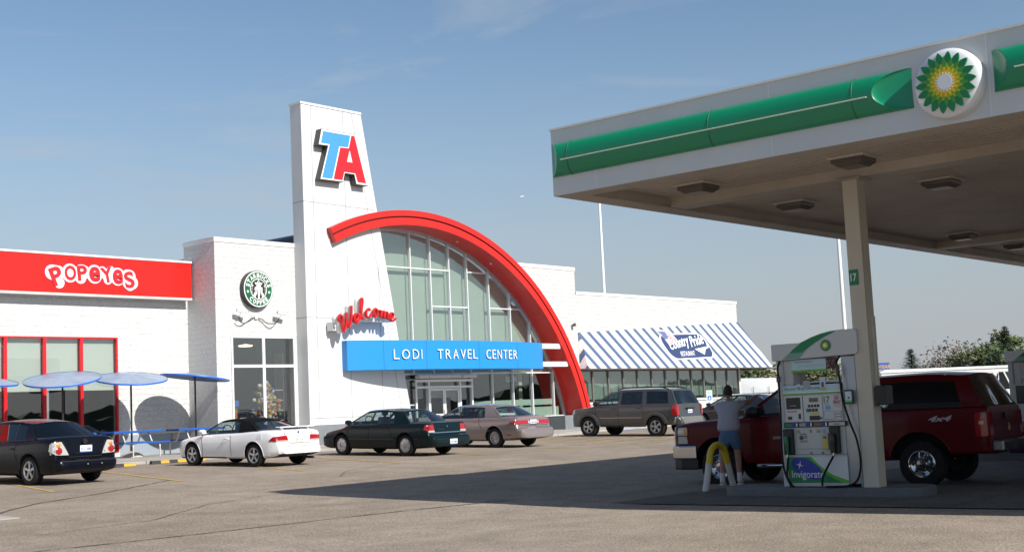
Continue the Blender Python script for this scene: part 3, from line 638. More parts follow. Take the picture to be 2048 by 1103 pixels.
# Welcome script: strokes
st = thing('script_sign', (36.5, YT, 5.6), 'red script sign reading Welcome on the white tower', 'sign')
def sp_(P, n=6):
    out = []
    for i in range(len(P)-1):
        p0, p1, p2, p3 = (Vector(P[max(0, i-1)]), Vector(P[i]), Vector(P[i+1]), Vector(P[min(len(P)-1, i+2)]))
        for k in range(n):
            t = k/n; out.append(.5*((2*p1)+(p2-p0)*t+(2*p0-5*p1+4*p2-p3)*t*t+(3*p1-p0-3*p2+p3)*t**3))
    out.append(Vector(P[-1])); return out
S_ = [[(.10, .50), (.02, .60), (.10, .76), (.22, .66), (.22, .34), (.30, .10), (.42, .40), (.46, .86), (.48, .46), (.58, .30), (.70, .60), (.74, 1.16)],
      [(.86, .52), (1.02, .62), (1.08, .76), (.98, .84), (.88, .70), (.90, .50), (1.02, .48), (1.16, .62)],
      [(1.16, .62), (1.28, .95), (1.36, 1.42), (1.26, 1.40), (1.24, .90), (1.30, .66), (1.42, .70)],
      [(1.76, 1.00), (1.68, 1.06), (1.54, .92), (1.56, .74), (1.70, .72), (1.84, .84)],
      [(2.10, 1.08), (1.98, 1.02), (1.92, .84), (2.04, .74), (2.16, .86), (2.14, 1.02), (2.08, 1.06), (2.24, .98)],
      [(2.30, .98), (2.36, .98), (2.36, .72), (2.42, .92), (2.54, .96), (2.54, .70), (2.62, .92), (2.74, .92), (2.74, .70), (2.82, .70)],
      [(2.86, .66), (3.02, .74), (3.08, .86), (2.98, .92), (2.88, .80), (2.92, .62), (3.06, .60), (3.20, .70)]]
fr_, bk = B(), B()
for s in S_:
    P = sp_([(35.02+x*1.0, 4.93+z) for x, z in s])
    fr_.tube([(p.x, 39.27, p.y) for p in P], .055, 8, sc=(1.7, 1), up=(0, 1, 0)); bk.tube([(p.x+.0, 39.52, p.y) for p in P], .060, 6, sc=(2.6, 1), up=(0, 1, 0))
bk.box(36.0, 38.1, 39.60, 39.98, 5.50, 5.66); bk.box(35.05, 35.7, 39.6, 39.98, 5.1, 5.45)
fr_.build('lettering', M('neon_red_script', (.55, .012, .012), .18, coat=.7), st, smooth=50); bk.build('raceway', M('raceway_white', (.72, .72, .70), .5), st, smooth=50)
# blue curved fascia
st = thing('fascia_sign', (42, YT, 4.1), 'curved blue fascia sign reading LODI TRAVEL CENTER above the glass entrance', 'sign')
DX = [(35.84, .31), (36.6, .58), (37.6, .82), (38.6, 1.0), (40.5, 1.15), (42.1, 1.2), (43.7, 1.15), (45.4, 1.0), (46.5, .82), (47.5, .58), (48.35, .31)]
def yf(x):
    for (a, d), (c, e) in zip(DX, DX[1:]):
        if a <= x <= c: return YT-(d+(e-d)*(x-a)/(c-a))
    return YT-.31
b = B(); Pm = [(x, -(YT-d)) for x, d in DX]
XX = [35.84+(48.35-35.84)*i/40 for i in range(41)]
def cr(x):  # smooth front
    u = (x-35.84)/(48.35-35.84); return YT-(.31+.90*math.sin(math.pi*u)**.72)
for i in range(40):
    x0, x1 = XX[i], XX[i+1]; y0, y1_ = cr(x0), cr(x1)
    b.quad((x0, y0, 3.49), (x1, y1_, 3.49), (x1, y1_, 4.71), (x0, y0, 4.71)); b.quad((x0, YT-.002, 3.49), (x1, YT-.002, 3.49), (x1, y1_, 3.49), (x0, y0, 3.49)); b.quad((x0, YT-.002, 4.71), (x1, YT-.002, 4.71), (x1, y1_, 4.71), (x0, y0, 4.71))
    if x0 > 39.0: b.quad((x0, YT-.002, 3.49), (x1, YT-.002, 3.49), (x1, YT-.002, 4.71), (x0, YT-.002, 4.71))
for x in (XX[0], XX[-1]): b.quad((x, cr(x), 3.49), (x, YT-.002, 3.49), (x, YT-.002, 4.71), (x, cr(x), 4.71))
b.build('sign_face', SIGNBLUE, st, smooth=20)
for x in (37.45, 39.65, 42.85, 45.75): B().quad(*[(x+s, cr(x+s)-.004, z) for s, z in ((-.01, 3.49), (.01, 3.49), (.01, 4.71), (-.01, 4.71))]).build('panel_joint', M('blue_joint', (.01, .10, .28), .6), st)
for wd, x0, x1 in (('LODI', 37.83, 39.42), ('TRAVEL', 40.15, 42.72), ('CENTER', 43.22, 45.72)):
    b = B(); n_ = len(wd); ws = {'I': .35, 'O': 1.2, 'L': .85, 'E': .8}; tot = sum(ws.get(c, 1) for c in wd); acc = 0
    for c in wd:
        k = ws.get(c, 1); xc = x0+(x1-x0)*(acc+k/2)/tot; acc += k; sl = (cr(xc+.05)-cr(xc-.05))/.1; e = Vector((1, sl, 0)).normalized()
        text(b, c, ((xc, cr(xc)-.03, 4.12), tuple(e), (0, 0, 1)), (x1-x0)/tot*k*(.70 if c != 'I' else .22), .40, .035, 0, off=-.010, dz=.0)
    b.build('lettering', wht, st)
b = B(); b.box(48.36, xa(4.6, RI)-.02, 39.80, 39.98, 4.46, 4.71); b.box(48.36, xa(3.7, RI)-.02, 39.80, 39.98, 3.60, 3.84); b.build('support_bar', WHITE, st)
# cameras
def security_camera(x, z, yw, label, L_=.42):
    t = thing('security_camera', (x, YS, z-.15), label, 'camera', 'security cameras over the cafe window')
    b = B(); b.box(x-.05, x+.05, YS-.03, YS, z-.22, z-.08); b.tube([(x, YS-.02, z-.15), (x, YS-.30, z-.12), (x, YS-.32, z-.03)], .022); b.build('bracket', WALU, t, smooth=40)
    T = Matrix.Translation((x, YS-.34, z+.04)) @ Matrix.Rotation(yw, 4, 'Z') @ Matrix.Rotation(R(8), 4, 'X')
    b = B(); b.box(-.055, .055, -.28, .18, -.05, .05, T=T); b.box(-.065, .065, -.33, .18, .052, .062, T=T); b.build('housing', WHITE, t, bevel=.01)
    b = B(); b.box(-.04, .04, -.30, -.281, -.04, .04, T=T); b.build('lens', BLACK, t)
security_camera(31.05, 5.80, R(80), 'small white security camera left of the round coffee sign')
security_camera(33.0, 5.76, R(84), 'small white security camera at the right of the cafe wall near the tower')
t = thing('junction_box', (31.99, YS, 5.62), 'white junction box with black cables looping to the two cameras', 'junction box')
B().box(31.93, 32.06, YS-.08, YS, 5.57, 5.68).build('box_body', WALU, t)
b = B()
for P in ([(31.18, 5.66), (31.24, 5.50), (31.4, 5.40), (31.6, 5.48), (31.8, 5.62), (31.95, 5.62)], [(32.05, 5.62), (32.3, 5.58), (32.5, 5.45), (32.8, 5.41), (33.05, 5.5), (33.13, 5.64)], [(32.05, 5.6), (32.3, 5.45), (32.5, 5.28), (32.7, 5.22), (32.95, 5.4)], [(30.95, 5.4), (31.1, 5.30), (31.3, 5.31), (31.5, 5.42), (31.9, 5.6)]):
    b.tube([(p.x, YS-.035, p.y) for p in sp_(P, 4)], .011, 5)
b.build('cable', BLACK, t, smooth=60)
t = thing('wall_light', (51.9, YS, 5.7), 'small dark flood light on the white wall right of the red arch', 'light')
b = B(); b.box(51.86, 51.94, YS-.05, YS, 5.62, 5.74); b.build('base', ALU, t); B().lathe([(.04, 0), (.07, .05), (.09, .2)], (51.92, YS-.05, 5.70), (.3, -1, .25), 12).build('housing', M('light_grey_dark', (.10, .10, .10), .4), t, smooth=40)
# stock inside the cafe window
rnd = random.Random(11); cols = [(.55, .2, .06), (.6, .5, .35), (.05, .12, .35), (.75, .73, .68), (.35, .16, .06), (.25, .3, .15), (.6, .38, .12)]
b = B()
for i in range(420):
    z = rnd.uniform(1.0, 3.15); w_ = .46 if z < 2.7 else .46*(3.25-z)/.55
    x, y, r = 32.83+rnd.gauss(0, .5)*w_, YS+.55+rnd.gauss(0, .08), rnd.uniform(.05, .10); mi = rnd.randrange(7)
    b.lathe([(.01, -r), (r*.75, -r*.6), (r, 0), (r*.75, r*.6), (.01, r)], (x, y, z), (rnd.gauss(0, 1), rnd.gauss(0, 1), rnd.gauss(0, 1)), 7, mi)
b.build('plush_toys', [M('plush_%d' % i, c, .95) for i, c in enumerate(cols)], None, smooth=60, kind='stuff', label='heap of many coloured plush toys behind the cafe window', cat='toys', org=(32.9, YS+.8, 1.0))
t = thing('display_shelf', (33.6, YS+.9, .57), 'dark shelf rack with white shelf edges inside the cafe window', 'shelf')
b = B(); [b.box(33.15, 33.75, YS+.6, YS+1.1, z, z+.03) for z in (1.2, 1.6, 2.0, 2.4, 2.8)]; b.build('shelf', WALU, t)
b = B(); b.box(33.76, 33.80, YS+.58, YS+1.12, .57, 4.3); b.box(33.1, 33.14, YS+.58, YS+1.12, .57, 3.0); b.build('upright', M('shelf_post', (.12, .12, .12), .5), t)
t = thing('vending_crate', (31.2, YS+.8, .57), 'orange and blue display stand low behind the cafe window', 'display stand')
b = B(); b.box(31.0, 31.5, YS+.6, YS+.9, .57, 2.2); b.build('cabinet', M('teal_dark', (.02, .10, .10), .5), t); B().box(31.05, 31.45, YS+.57, YS+.6, 1.75, 2.1).build('panel', M('stand_orange', (.7, .20, .04), .5), t); B().box(30.95, 31.55, YS+.58, YS+.9, 2.22, 2.45).build('panel', M('stand_blue', (.03, .18, .6), .5), t)
# ------------------------------------------------------------------ patio tables
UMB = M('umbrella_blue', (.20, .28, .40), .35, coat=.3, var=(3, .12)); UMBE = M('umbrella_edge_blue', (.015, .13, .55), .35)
TAB = M('table_blue', (.010, .085, .36), .4); LEG = M('table_steel', (.55, .54, .50), .45, .3); POL = M('pole_black', (.02, .02, .022), .4)
def patio(x, y, tilt, az, rz, label, ulabel):
    z0 = .556
    t = thing('picnic_table', (x, y, z0), label, 'picnic table', 'blue picnic tables by the white wall'); t.rotation_euler = (0, 0, rz); ORG[t.name] = Vector((0, 0, 0))
    b = B(); b.box(-1.0, 1.0, -.42, .42, .845, .92); b.build('tabletop', TAB, t, bevel=.012)
    for yy in (-.78, .78): B().box(-.95, .95, yy-.15, yy+.15, .475, .53).build('seat', TAB, t, bevel=.01)
    for xx in (-.55, .55):
        for sg in (-1, 1):
            P = sp_([(0, .86), (.22*sg, .82), (.36*sg, .60), (.46*sg, .48), (.70*sg, .46), (.84*sg, .42), (.86*sg, .30), (.86*sg, 0)], 3)
            B().tube([(xx, p.x, p.y) for p in P], .026, 8).build('leg', LEG, t, smooth=50)
    u = thing('table_umbrella', (x, y, z0), ulabel, 'umbrella', 'blue disc umbrellas over the picnic tables')
    T = Matrix.Translation((x, y, 3.32)) @ Matrix.Rotation(az, 4, 'Z') @ Matrix.Rotation(tilt, 4, 'Y')
    b = B(); nr = 6; n = 48; Rr = 1.26; vs = []; fs = []
    for j in range(nr+1):
        r = Rr*j/nr
        for k in range(n):
            a = 2*math.pi*k/n; ridge = max(0, 1-abs(((a*8/(2*math.pi)) % 1)-.0)*5, 1-abs(((a*8/(2*math.pi)) % 1)-1)*5)
            vs.append(T @ Vector((r*math.cos(a), r*math.sin(a), .15*(1-j/nr)**1.0+(.022*ridge*(1-abs(j/nr-.5)) if 0 < j < nr else 0))))
    for j in range(nr):
        for k in range(n): fs.append((j*n+k, j*n+(k+1) % n, (j+1)*n+(k+1) % n, (j+1)*n+k))
    b.add(vs, fs); b.build('canopy', UMB, u, smooth=35)
    b = B(); vs = []; fs = []
    for k in range(n):
        a = 2*math.pi*k/n
        for r, z in ((Rr, .012), (Rr+.012, -.01), (Rr, -.045), (Rr-.04, -.045)): vs.append(T @ Vector((r*math.cos(a), r*math.sin(a), z)))
    for k in range(n):
        for q in range(3): fs.append((k*4+q, k*4+q+1, ((k+1) % n)*4+q+1, ((k+1) % n)*4+q))
    b.add(vs, fs); b.build('rim', UMBE, u, smooth=60)
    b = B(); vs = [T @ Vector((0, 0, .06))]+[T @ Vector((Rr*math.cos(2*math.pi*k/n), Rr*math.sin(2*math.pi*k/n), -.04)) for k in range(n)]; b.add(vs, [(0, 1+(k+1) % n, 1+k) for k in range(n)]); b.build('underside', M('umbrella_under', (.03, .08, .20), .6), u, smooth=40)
    B().tube([(x, y, z0+.14), (x, y, 3.40)], .034, 10).build('pole', POL, u, smooth=40)
    b = B(); b.lathe([(.40, 0), (.37, .07), (.25, .14), (.09, .20), (.03, .21)], (x, y, z0), (0, 0, 1), 18); b.build('base', M('umbrella_base_concrete', (.40, .36, .31), .9, bump=(12, .5, .02)), u, smooth=50)
def lean(tc_, tl_):
    v = Vector((-.55, -.83, 0))*tc_+Vector((-.65, .76, 0))*tl_; return R(v.length), math.atan2(v.y, v.x)
patio(23.52, 40.3, *lean(14, 2.6), R(-3), 'blue picnic table hidden behind the black sedan', 'tilted pale blue disc umbrella, second from the photo left edge')
patio(26.16, 40.3, *lean(11, -2.6), R(2), 'blue picnic table beside the last red window frame', 'pale blue disc umbrella standing right of the red window frame')
patio(28.86, 40.3, *lean(-3.5, -7.5), R(-2), 'blue picnic table behind the nose of the white convertible', 'dark blue disc umbrella nearest the cafe wing, seen from slightly below')
patio(20.55, 40.35, *lean(5, -8), R(0), 'blue picnic table at the left edge behind the black sedan', 'disc umbrella cut by the left edge of the photo')
t = thing('utility_box', (29.35, YP, 1.15), 'small grey utility box low on the white wall by the umbrella shadow', 'utility box')
b = B(); b.box(29.28, 29.52, YP-.07, YP, 1.02, 1.30); b.build('box_body', M('utility_grey', (.30, .27, .25), .6), t); B().box(29.30, 29.50, YP-.08, YP-.07, 1.04, 1.28).build('lid', M('utility_lid', (.36, .32, .30), .6), t)

# ------------------------------------------------------------------ gas canopy
CXF, CYF, CZB, CZT = 16.01, 12.76, 4.90, 5.95
FASC = M('fascia_grey', (.56, .58, .585), .42, .15, var=(.6, .06)); SOF = M('soffit_panel', (.48, .41, .355), .55, var=(.5, .25))
SOFB = M('soffit_trim', (.46, .40, .34), .5, var=(.8, .2)); COLM = M('column_beige', (.54, .50, .41), .5, var=(.8, .06))
gc = thing('gas_canopy', (24, 6, 0), 'large white and green fuel canopy on a beige column over the pumps', 'canopy')
XE, YE = 42.0, -14.0
b = B()
b.box(CXF, CXF+.10, YE, CYF, CZB, CZT); b.box(CXF+.10, XE-.10, CYF-.10, CYF, CZB, CZT); b.box(XE-.10, XE, YE, CYF, CZB, CZT); b.box(CXF+.1, XE-.1, YE, YE+.1, CZB, CZT)
b.build('fascia', FASC, gc)
b = B(); b.box(CXF-.02, CXF+.12, YE, CYF+.02, CZT, CZT+.03); b.box(CXF+.12, XE, CYF-.12, CYF+.02, CZT, CZT+.03); b.build('coping', CAPW, gc)
for y in (11.9, 8.83, 5.76, 4.03, .2, -3.65): B().box(CXF-.004, CXF, y-.008, y+.008, CZB, CZT).build('fascia_joint', M('fascia_joint', (.66, .68, .69), .6), gc)
# ribbed soffit deck
b = B(); n = 170; zs = CZB+.16; P = []
for i in range(n+1):
    x = CXF+.10+(XE-CXF-.2)*i/n; P += [(x, zs), (x+.10, zs), (x+.105, zs+.025), (x+.135, zs+.025)]
P = [p for p in P if p[0] < XE-.1]
for (x0, z0), (x1, z1) in zip(P, P[1:]): b.quad((x0, YE+.1, z0), (x1, YE+.1, z1), (x1, CYF-.1, z1), (x0, CYF-.1, z0))
b.quad((CXF+.1, YE+.1, zs+.5), (XE-.1, YE+.1, zs+.5), (XE-.1, CYF-.1, zs+.5), (CXF+.1, CYF-.1, zs+.5)); b.build('soffit', SOF, gc)
b = B(); z = CZB-.004
b.box(CXF+.004, CXF+.42, YE+.1, CYF-.004, z, z+.06); b.box(CXF+.42, XE-.1, CYF-.42, CYF-.004, z, z+.06)
for (x0, x1, y0, y1) in ((CXF+.40, CXF+.46, YE+.1, CYF-.40), (CXF+.46, XE-.1, CYF-.46, CYF-.40)): b.box(x0, x1, y0, y1, z+.04, zs+.03)
b.build('soffit_trim', SOFB, gc)
def beam(x0, x1, y0, y1): B().box(x0, x1, y0, y1, CZB-.0, zs+.01).build('beam', SOFB, gc)
beam(18.65, 19.10, YE+.2, CYF-.46); beam(29.85, 30.3, YE+.2, CYF-.46)
LB_ = M('lamp_body_bronze', (.22, .17, .14), .5); LG_ = M('lamp_prism_glass', (.13, .11, .095), .35)
def canopy_light(x, y):
    l = B().box(x-.30, x+.30, y-.30, y+.30, zs-.035, zs+.003, 0).build('light', M('lamp_flange', (.55, .50, .45), .45), gc, bevel=.01)
    b = B(); vs = []
    b.prism([(-.25, -.25), (.25, -.25), (.25, .25), (-.25, .25)], ((x, y, zs-.035), (-1, 0, 0), (0, 1, 0)), 0, .05)
    b.add([(x+sx*.25, y+sy*.25, zs-.085) for sx, sy in ((-1, -1), (1, -1), (1, 1), (-1, 1))]+[(x+sx*.17, y+sy*.17, zs-.15) for sx, sy in ((-1, -1), (1, -1), (1, 1), (-1, 1))], [(0, 1, 5, 4), (1, 2, 6, 5), (2, 3, 7, 6), (3, 0, 4, 7), (4, 5, 6, 7)])
    b.build('lens', LG_, l, bevel=.012)
for x in (17.88, 21.1, 28.85, 32.2):
    for y in (11.25, 8.53, 5.6): canopy_light(x, y)
# green bullnose bars, with scooped ends round the round sign
def bar(y0, y1, scoop0, scoop1):
    r = .264; zc = 5.457; nA_ = 20; nl = 30
    def pt(u, a):
        z = zc+r*math.sin(a); o = r*.62*math.cos(a)
        ya, yb = y0, y1
        if scoop0: dz = (z-5.56); ya = y0+scoop0*0+math.sqrt(max(0, .80**2-dz*dz))*0
        y = y0+(y1-y0)*u; return Vector((CXF-o-.012, y, z))
    b = B(); LN = []
    for i in range(nA_+1):
        a = -math.pi/2+math.pi*i/nA_; z = zc+r*math.sin(a); o = r*.62*math.cos(a)
        e0, e1 = y0, y1
        if scoop0: e0 = y0+scoop0*math.cos(a)   # end away from the sign is hollow
        if scoop1: e1 = y1-scoop1*math.cos(a)
        LN.append((e0, e1, z, o))
    b.grid(lambda u, v: (CXF-.006-LN[round(v*nA_)][3], LN[round(v*nA_)][0]*(1-u)+LN[round(v*nA_)][1]*u, LN[round(v*nA_)][2]), nl, nA_)
    for e in (0, 1):
        if (scoop0, scoop1)[e]: # inward curved end
            b.grid(lambda u, v: (CXF-.006-LN[round(v*nA_)][3]*(1-u), LN[round(v*nA_)][e]-((scoop0, scoop1)[e]*math.cos(-math.pi/2+math.pi*v)*(1 if e == 0 else -1))*(u**1.6)*.97-0, LN[round(v*nA_)][2]), 8, nA_)
        else:
            b.add([(CXF-.006, (y0, y1)[e], zc)]+[(CXF-.006-q[3], (y0, y1)[e], q[2]) for q in LN], [(0, i+1, i+2) for i in range(nA_)])
    g = b.build('light_bar', GREEN, gc, smooth=35)
    b = B(); ya, yb = y0+(scoop0+.05 if scoop0 else .25), y1-(scoop1+.06 if scoop1 else .25); xm = CXF-.006-r*.62-.012; k = max(1, int((yb-ya)/3.0))
    for i in range(k): b.tube([(xm, ya+(yb-ya)*i/k+.02, zc-.04), (xm, ya+(yb-ya)*(i+1)/k-.02, zc-.04)], .011, 6)
    b.build('tube', M('tube_white_green', (.50, .62, .50), .3), g, smooth=50)
    for q in (.13, .5, .93) if y0 > 0 else (.5, .965):
        y = y0+(y1-y0)*q; B().tube([(CXF-.008-(r*.62)*math.cos(a)*1.02, y, zc+r*1.01*math.sin(a)) for a in [(-.5+i/16)*math.pi for i in range(17)]], .004, 4).build('joint', M('dark_green_joint', (.0, .09, .035), .5), g)
bar(6.74, 12.75, .50, .22); bar(-12, 5.70, 0, .24)
# column (nearest face at x=18.7)
b = B(); b.box(18.71, 18.98, 8.90, 9.15, .14, CZB+.1); b.build('column', COLM, gc, bevel=.012)
B().box(18.60, 19.06, 8.80, 9.21, CZB-.024, CZB-.006).build('column_cap', SOFB, gc)
B().box(30.6, 30.95, 8.75, 9.1, .15, CZB+.1).build('column', COLM, gc, bevel=.012)
B().box(24.6, 24.95, -6.0, -5.65, .0, CZB+.1).build('column', COLM, gc, bevel=.012)
B().box(18.76, 18.92, 8.894, 8.898, 2.35, 4.0).build('conduit_cover', COLM, gc)
B().box(18.84, 18.92, 8.86, 8.899, 1.6, 2.75).build('conduit_cover', COLM, gc, bevel=.006)
b = B(); n_ = b.box(18.700, 18.7055, 8.985, 9.14, 3.24, 3.48).build('number_plate', M('plate_green', (.01, .20, .09), .5), gc)
b = B(); text(b, '17', FAN(18.700, 9.062, 3.36), .10, .12, .004, 0, off=.02); b.build('numeral', M('plate_white', (.8, .8, .8), .5), n_)
# helios disc sign
def helios(b, o, ex, ey, r, d, base=0.0):
    o, ex, ey = Vector(o), Vector(ex), Vector(ey); en = ex.cross(ey); n = 18
    def pet(r0, r1, r2, m, dd, ph=0, w=1.0):
        for k in range(n):
            a = (k+ph)*2*math.pi/n; h = math.pi/n*w; P = [(r0, a-h*.9), (r1, a-h*1.02), (r1*.55+r2*.45, a-h*.72), (r1*.2+r2*.8, a-h*.32), (r2, a), (r1*.2+r2*.8, a+h*.32), (r1*.55+r2*.45, a+h*.72), (r1, a+h*1.02), (r0, a+h*.9)]
            b.prism([(q*r*math.cos(t), q*r*math.sin(t)) for q, t in P], (o, ex, ey), base, base+dd, m)
    pet(.20, .70, 1.0, 0, d); pet(.20, .46, .78, 1, d+.004, .5); pet(.20, .36, .62, 2, d+.007); pet(.18, .28, .50, 3, d+.010, .5)
    pet(.05, .22, .34, 4, d+.013, 0, .8)
    b.prism([(.24*r*math.cos(k*math.pi/12), .24*r*math.sin(k*math.pi/12)) for k in range(24)], (o, ex, ey), base, base+d+.015, 4)
HEL = [M('petal_dark_green', (.0, .20, .06), .35), M('petal_green', (.07, .28, .03), .4), M('petal_lime', (.28, .42, .02), .4), M('petal_yellow', (.80, .50, .0), .4), M('petal_white', (.72, .76, .78), .4)]
sg = thing('disc_sign', (CXF, 6.24, 5.40), 'round white sign with green and yellow sunburst petals on the canopy edge', 'sign')
b = B(); pr = [(.451, 0), (.451, .085), (.437, .125), (.385, .158), (.29, .178), (.01, .183)]
b.lathe(pr, (CXF-.002, 6.24, 5.40), (-1, 0, 0), 56); b.build('dish', M('disc_white', (.66, .68, .70), .16, .0, coat=.8), sg, smooth=50)
b = B(); helios(b, (CXF-.163, 6.24, 5.40), (0, -1, 0), (0, 0, 1), .392, .033); b.build('emblem', HEL, sg)

# ------------------------------------------------------------------ fuel island and pumps
IS = M('island_concrete', (.13, .135, .14), .8, var=(2, .2), bump=(15, .3, .008))
def island(x0, x1, y0, y1, r=.45):
    b = B(); P = rpoly(x0, x1, y0, y1, r); b.prism(P, ((0, 0, 0), (1, 0, 0), (0, 1, 0)), -.25, .148); return b
island(18.58, 19.55, 8.2, 11.7).build('pavement', IS, kind='structure', bevel=.02); island(30.2, 31.4, 8.0, 12.2).build('pavement', IS, kind='structure', bevel=.02)
PW = M('pump_white', (.50, .51, .50), .4, var=(1.2, .05)); PS = M('pump_silver', (.46, .46, .46), .35, .4); PGd = M('pump_green', (.0, .20, .07), .4); PGl = M('pump_lime', (.10, .42, .03), .4)
PBl = M('pump_blue', (.015, .035, .30), .4); DK = M('screen_dark', (.012, .013, .014), .2); TXW = M('print_pale', (.80, .82, .80), .5); TXG = M('print_green', (.02, .22, .10), .5); TXR = M('print_red', (.42, .02, .06), .5)
TEAL = M('topper_teal', (.02, .28, .36), .5); PAPER = M('topper_paper', (.50, .62, .66), .6); LCD = M('lcd', (.12, .13, .06), .3); YELP = M('label_yellow', (.60, .50, .05), .5)
def fuel_pump(ox, oy, label, detail=True):
    """faces -X; built around x=18.72,y 9.2..10.5, shifted by ox,oy"""
    t = thing('fuel_pump', (18.98+ox, 9.85+oy, .15), label, 'fuel pump', 'fuel pumps on the islands')
    X = 18.72+ox
    def b_(x0, x1, y0, y1, z0, z1, name, m, bev=.006, par=None): return B().box(x0, x1, y0+oy, y1+oy, z0, z1).build(name, m, par or t, bevel=bev)
    def FP(y, z, d=0): return ((X-d, y+oy, z), (0, -1, 0), (0, 0, 1))
    b_(X+.004, X+.52, 9.40, 10.42, .16, 1.64, 'cabinet', PW, .015)
    b_(X+.02, X+.50, 10.42, 10.535, .15, 2.16, 'side_column', PW, .02)
    b_(X+.05, X+.48, 10.26, 10.42, 1.64, 2.15, 'side_column', M('inner_column', (.52, .52, .50), .5), .01)
    b = B(); P = [(.50, 0), (.50, .23), (.36, .28), (.14, .28), (.0, .23), (.0, 0)]
    b.prism([(X+.02+x, 9.40+oy-y) for x, y in P][::-1], ((0, 0, 0), (1, 0, 0), (0, 1, 0)), .15, 2.16); b.build('side_column', PS, t, smooth=30, bevel=.01)
    # header with arched top
    o = (X-.05, 10.57+oy, 2.15); top = [(0, .0), (.05, .0)]
    A = [(0, -.0), (1.46, .03), (1.50, .06), (1.50, .40), (1.44, .42), (1.25, .425), (1.05, .415), (.88, .385), (.72, .34), (.56, .28), (.50, .262), (0, .265)]
    hd = B().prism(A, (o, (0, -1, 0), (0, 0, 1)), -.58, 0).build('header', M('header_grey', (.50, .51, .51), .35, .2), t, bevel=.012)
    b = B(); b.prism([(.20, .02), (.50, .02), (.62, .14), (.80, .255), (1.0, .345), (1.16, .408), (1.04, .408), (.88, .378), (.72, .333), (.56, .27), (.40, .17)], (o, (0, -1, 0), (0, 0, 1)), .002, .006, 1)
    b.prism([(.34, .11), (.40, .17), (.56, .27), (.72, .333), (.88, .378), (1.16, .408), (.95, .33), (.72, .215), (.55, .11)], (o, (0, -1, 0), (0, 0, 1)), .006, .009, 0)
    b.build('swoosh', [PGd, M('swoosh_pale', (.18, .34, .27), .5)], hd)
    b = B(); helios(b, (X-.06, 9.60+oy, 2.345), (0, -1, 0), (0, 0, 1), .095, .003); b.build('emblem', HEL, hd)
    if not detail:
        b_(X-.006, X, 9.44, 10.36, .22, .62, 'panel', PGd, 0); b_(X-.008, X, 9.9, 10.38, 1.18, 1.6, 'screen', DK, 0)
        b_(X+.1, X+.4, 9.4, 10.3, 1.64, 1.76, 'topper_sign', PAPER, 0); return t
    # hanging sign and picture
    p = b_(X+.03, X+.06, 9.66, 10.27, 1.95, 2.15, 'topper_sign', PAPER, .004); b = B(); b.box(X+.025, X+.03, 9.66+oy, 10.27+oy, 1.951, 1.985, 2)
    text(b, 'business game', ((X+.025, 10.05+oy, 2.11), (0, -1, 0), (0, 0, 1)), .30, .035, .003, 0)
    for k in range(3): b.box(X+.027, X+.03, 9.70+oy, 10.15+oy, 2.02+.02*k, 2.026+.02*k, 1)
    b.build('print', [TEAL, M('print_grey', (.35, .45, .48), .6), PGl], p)
    b = B(); b.box(X+.02, X+.05, 9.47+oy, 9.655+oy, 1.98, 2.15); p = b.build('poster', M('poster_dark', (.05, .02, .02), .5), t)
    b = B(); rq = random.Random(5)
    for k in range(26):
        y, z, s = 9.48+rq.random()*.15, 1.99+rq.random()*.13, .008+rq.random()*.012; b.box(X+.014, X+.02, y+oy, y+s+oy, z, z+s, k % 2)
    b.build('print', [M('poster_red', (.40, .03, .03), .5), M('poster_pale', (.4, .33, .28), .5)], p)
    # counter topper
    p = b_(X-.02, X+.0, 9.42, 10.42, 1.60, 1.745, 'topper_sign', PAPER, 0); b = B(); b.box(X-.024, X-.02, 9.42+oy, 10.42+oy, 1.601, 1.622, 1); b.box(X-.0225, X-.02, 9.42+oy, 10.42+oy, 1.622, 1.635, 2)
    text(b, 'Get your Fill-up Card inside.', FP(10.07, 1.69, .02), .64, .066, .003, 0, off=.012); b.build('print', [TEAL, PGl, TXW], p)
    for y0, y1, z0, z1, m in ((9.93, 10.05, 1.70, 1.81, M('card_grey', (.35, .36, .36), .6)), (9.66, 9.76, 1.66, 1.86, PAPER), (10.1, 10.17, 1.72, 1.765, PAPER)): b_(X-.028, X-.022, y0, y1, z0, z1, 'leaflet', m, 0)
    b = B(); b.box(X-.034, X-.029, 9.69+oy, 9.73+oy, 1.70, 1.78, 0); b.box(X-.033, X-.029, 9.665+oy, 9.755+oy, 1.655, 1.69, 1); b.build('print', [M('print_purple', (.12, .08, .2), .5), M('print_gold', (.5, .4, .12), .5)], t)
    # display bezels
    b = B(); x = X-.012
    def pan(y0, y1, z0, z1, m, d=.0): b.box(x-d-.004, x-d, y0+oy, y1+oy, z0, z1, m)
    pan(10.09, 10.405, 1.175, 1.585, 0); pan(9.745, 10.075, 1.175, 1.585, 0); pan(9.415, 9.735, 1.175, 1.585, 0)
    b.build('bezel', [M('bezel_white', (.56, .58, .57), .4)], t, bevel=0)
    b = B(); pan(10.125, 10.375, 1.375, 1.555, 0, .004); pan(10.13, 10.17, 1.215, 1.30, 0, .004); pan(10.285, 10.36, 1.21, 1.26, 1, .004); pan(9.815, 9.97, 1.475, 1.54, 2, .004); pan(9.80, 9.98, 1.19, 1.26, 0, .004); pan(9.82, 9.95, 1.275, 1.31, 3, .004)
    pan(10.20, 10.36, 1.33, 1.345, 4, .004)
    for k in range(4):
        pan(9.80+.052*k, 9.84+.052*k, 1.395, 1.435, 0, .004)
        if k < 3: pan(9.83+.055*k, 9.875+.055*k, 1.325, 1.372, 1, .004)
    pan(9.985, 10.03, 1.32, 1.375, 5, .004); pan(9.76, 9.80, 1.205, 1.235, 6, .004); pan(10.20, 10.30, 1.425, 1.43, 7, .008)
    b.build('screen', [DK, M('slot_brown', (.05, .04, .035), .4), LCD, YELP, TXR, PGd, PBl, TXW], t)
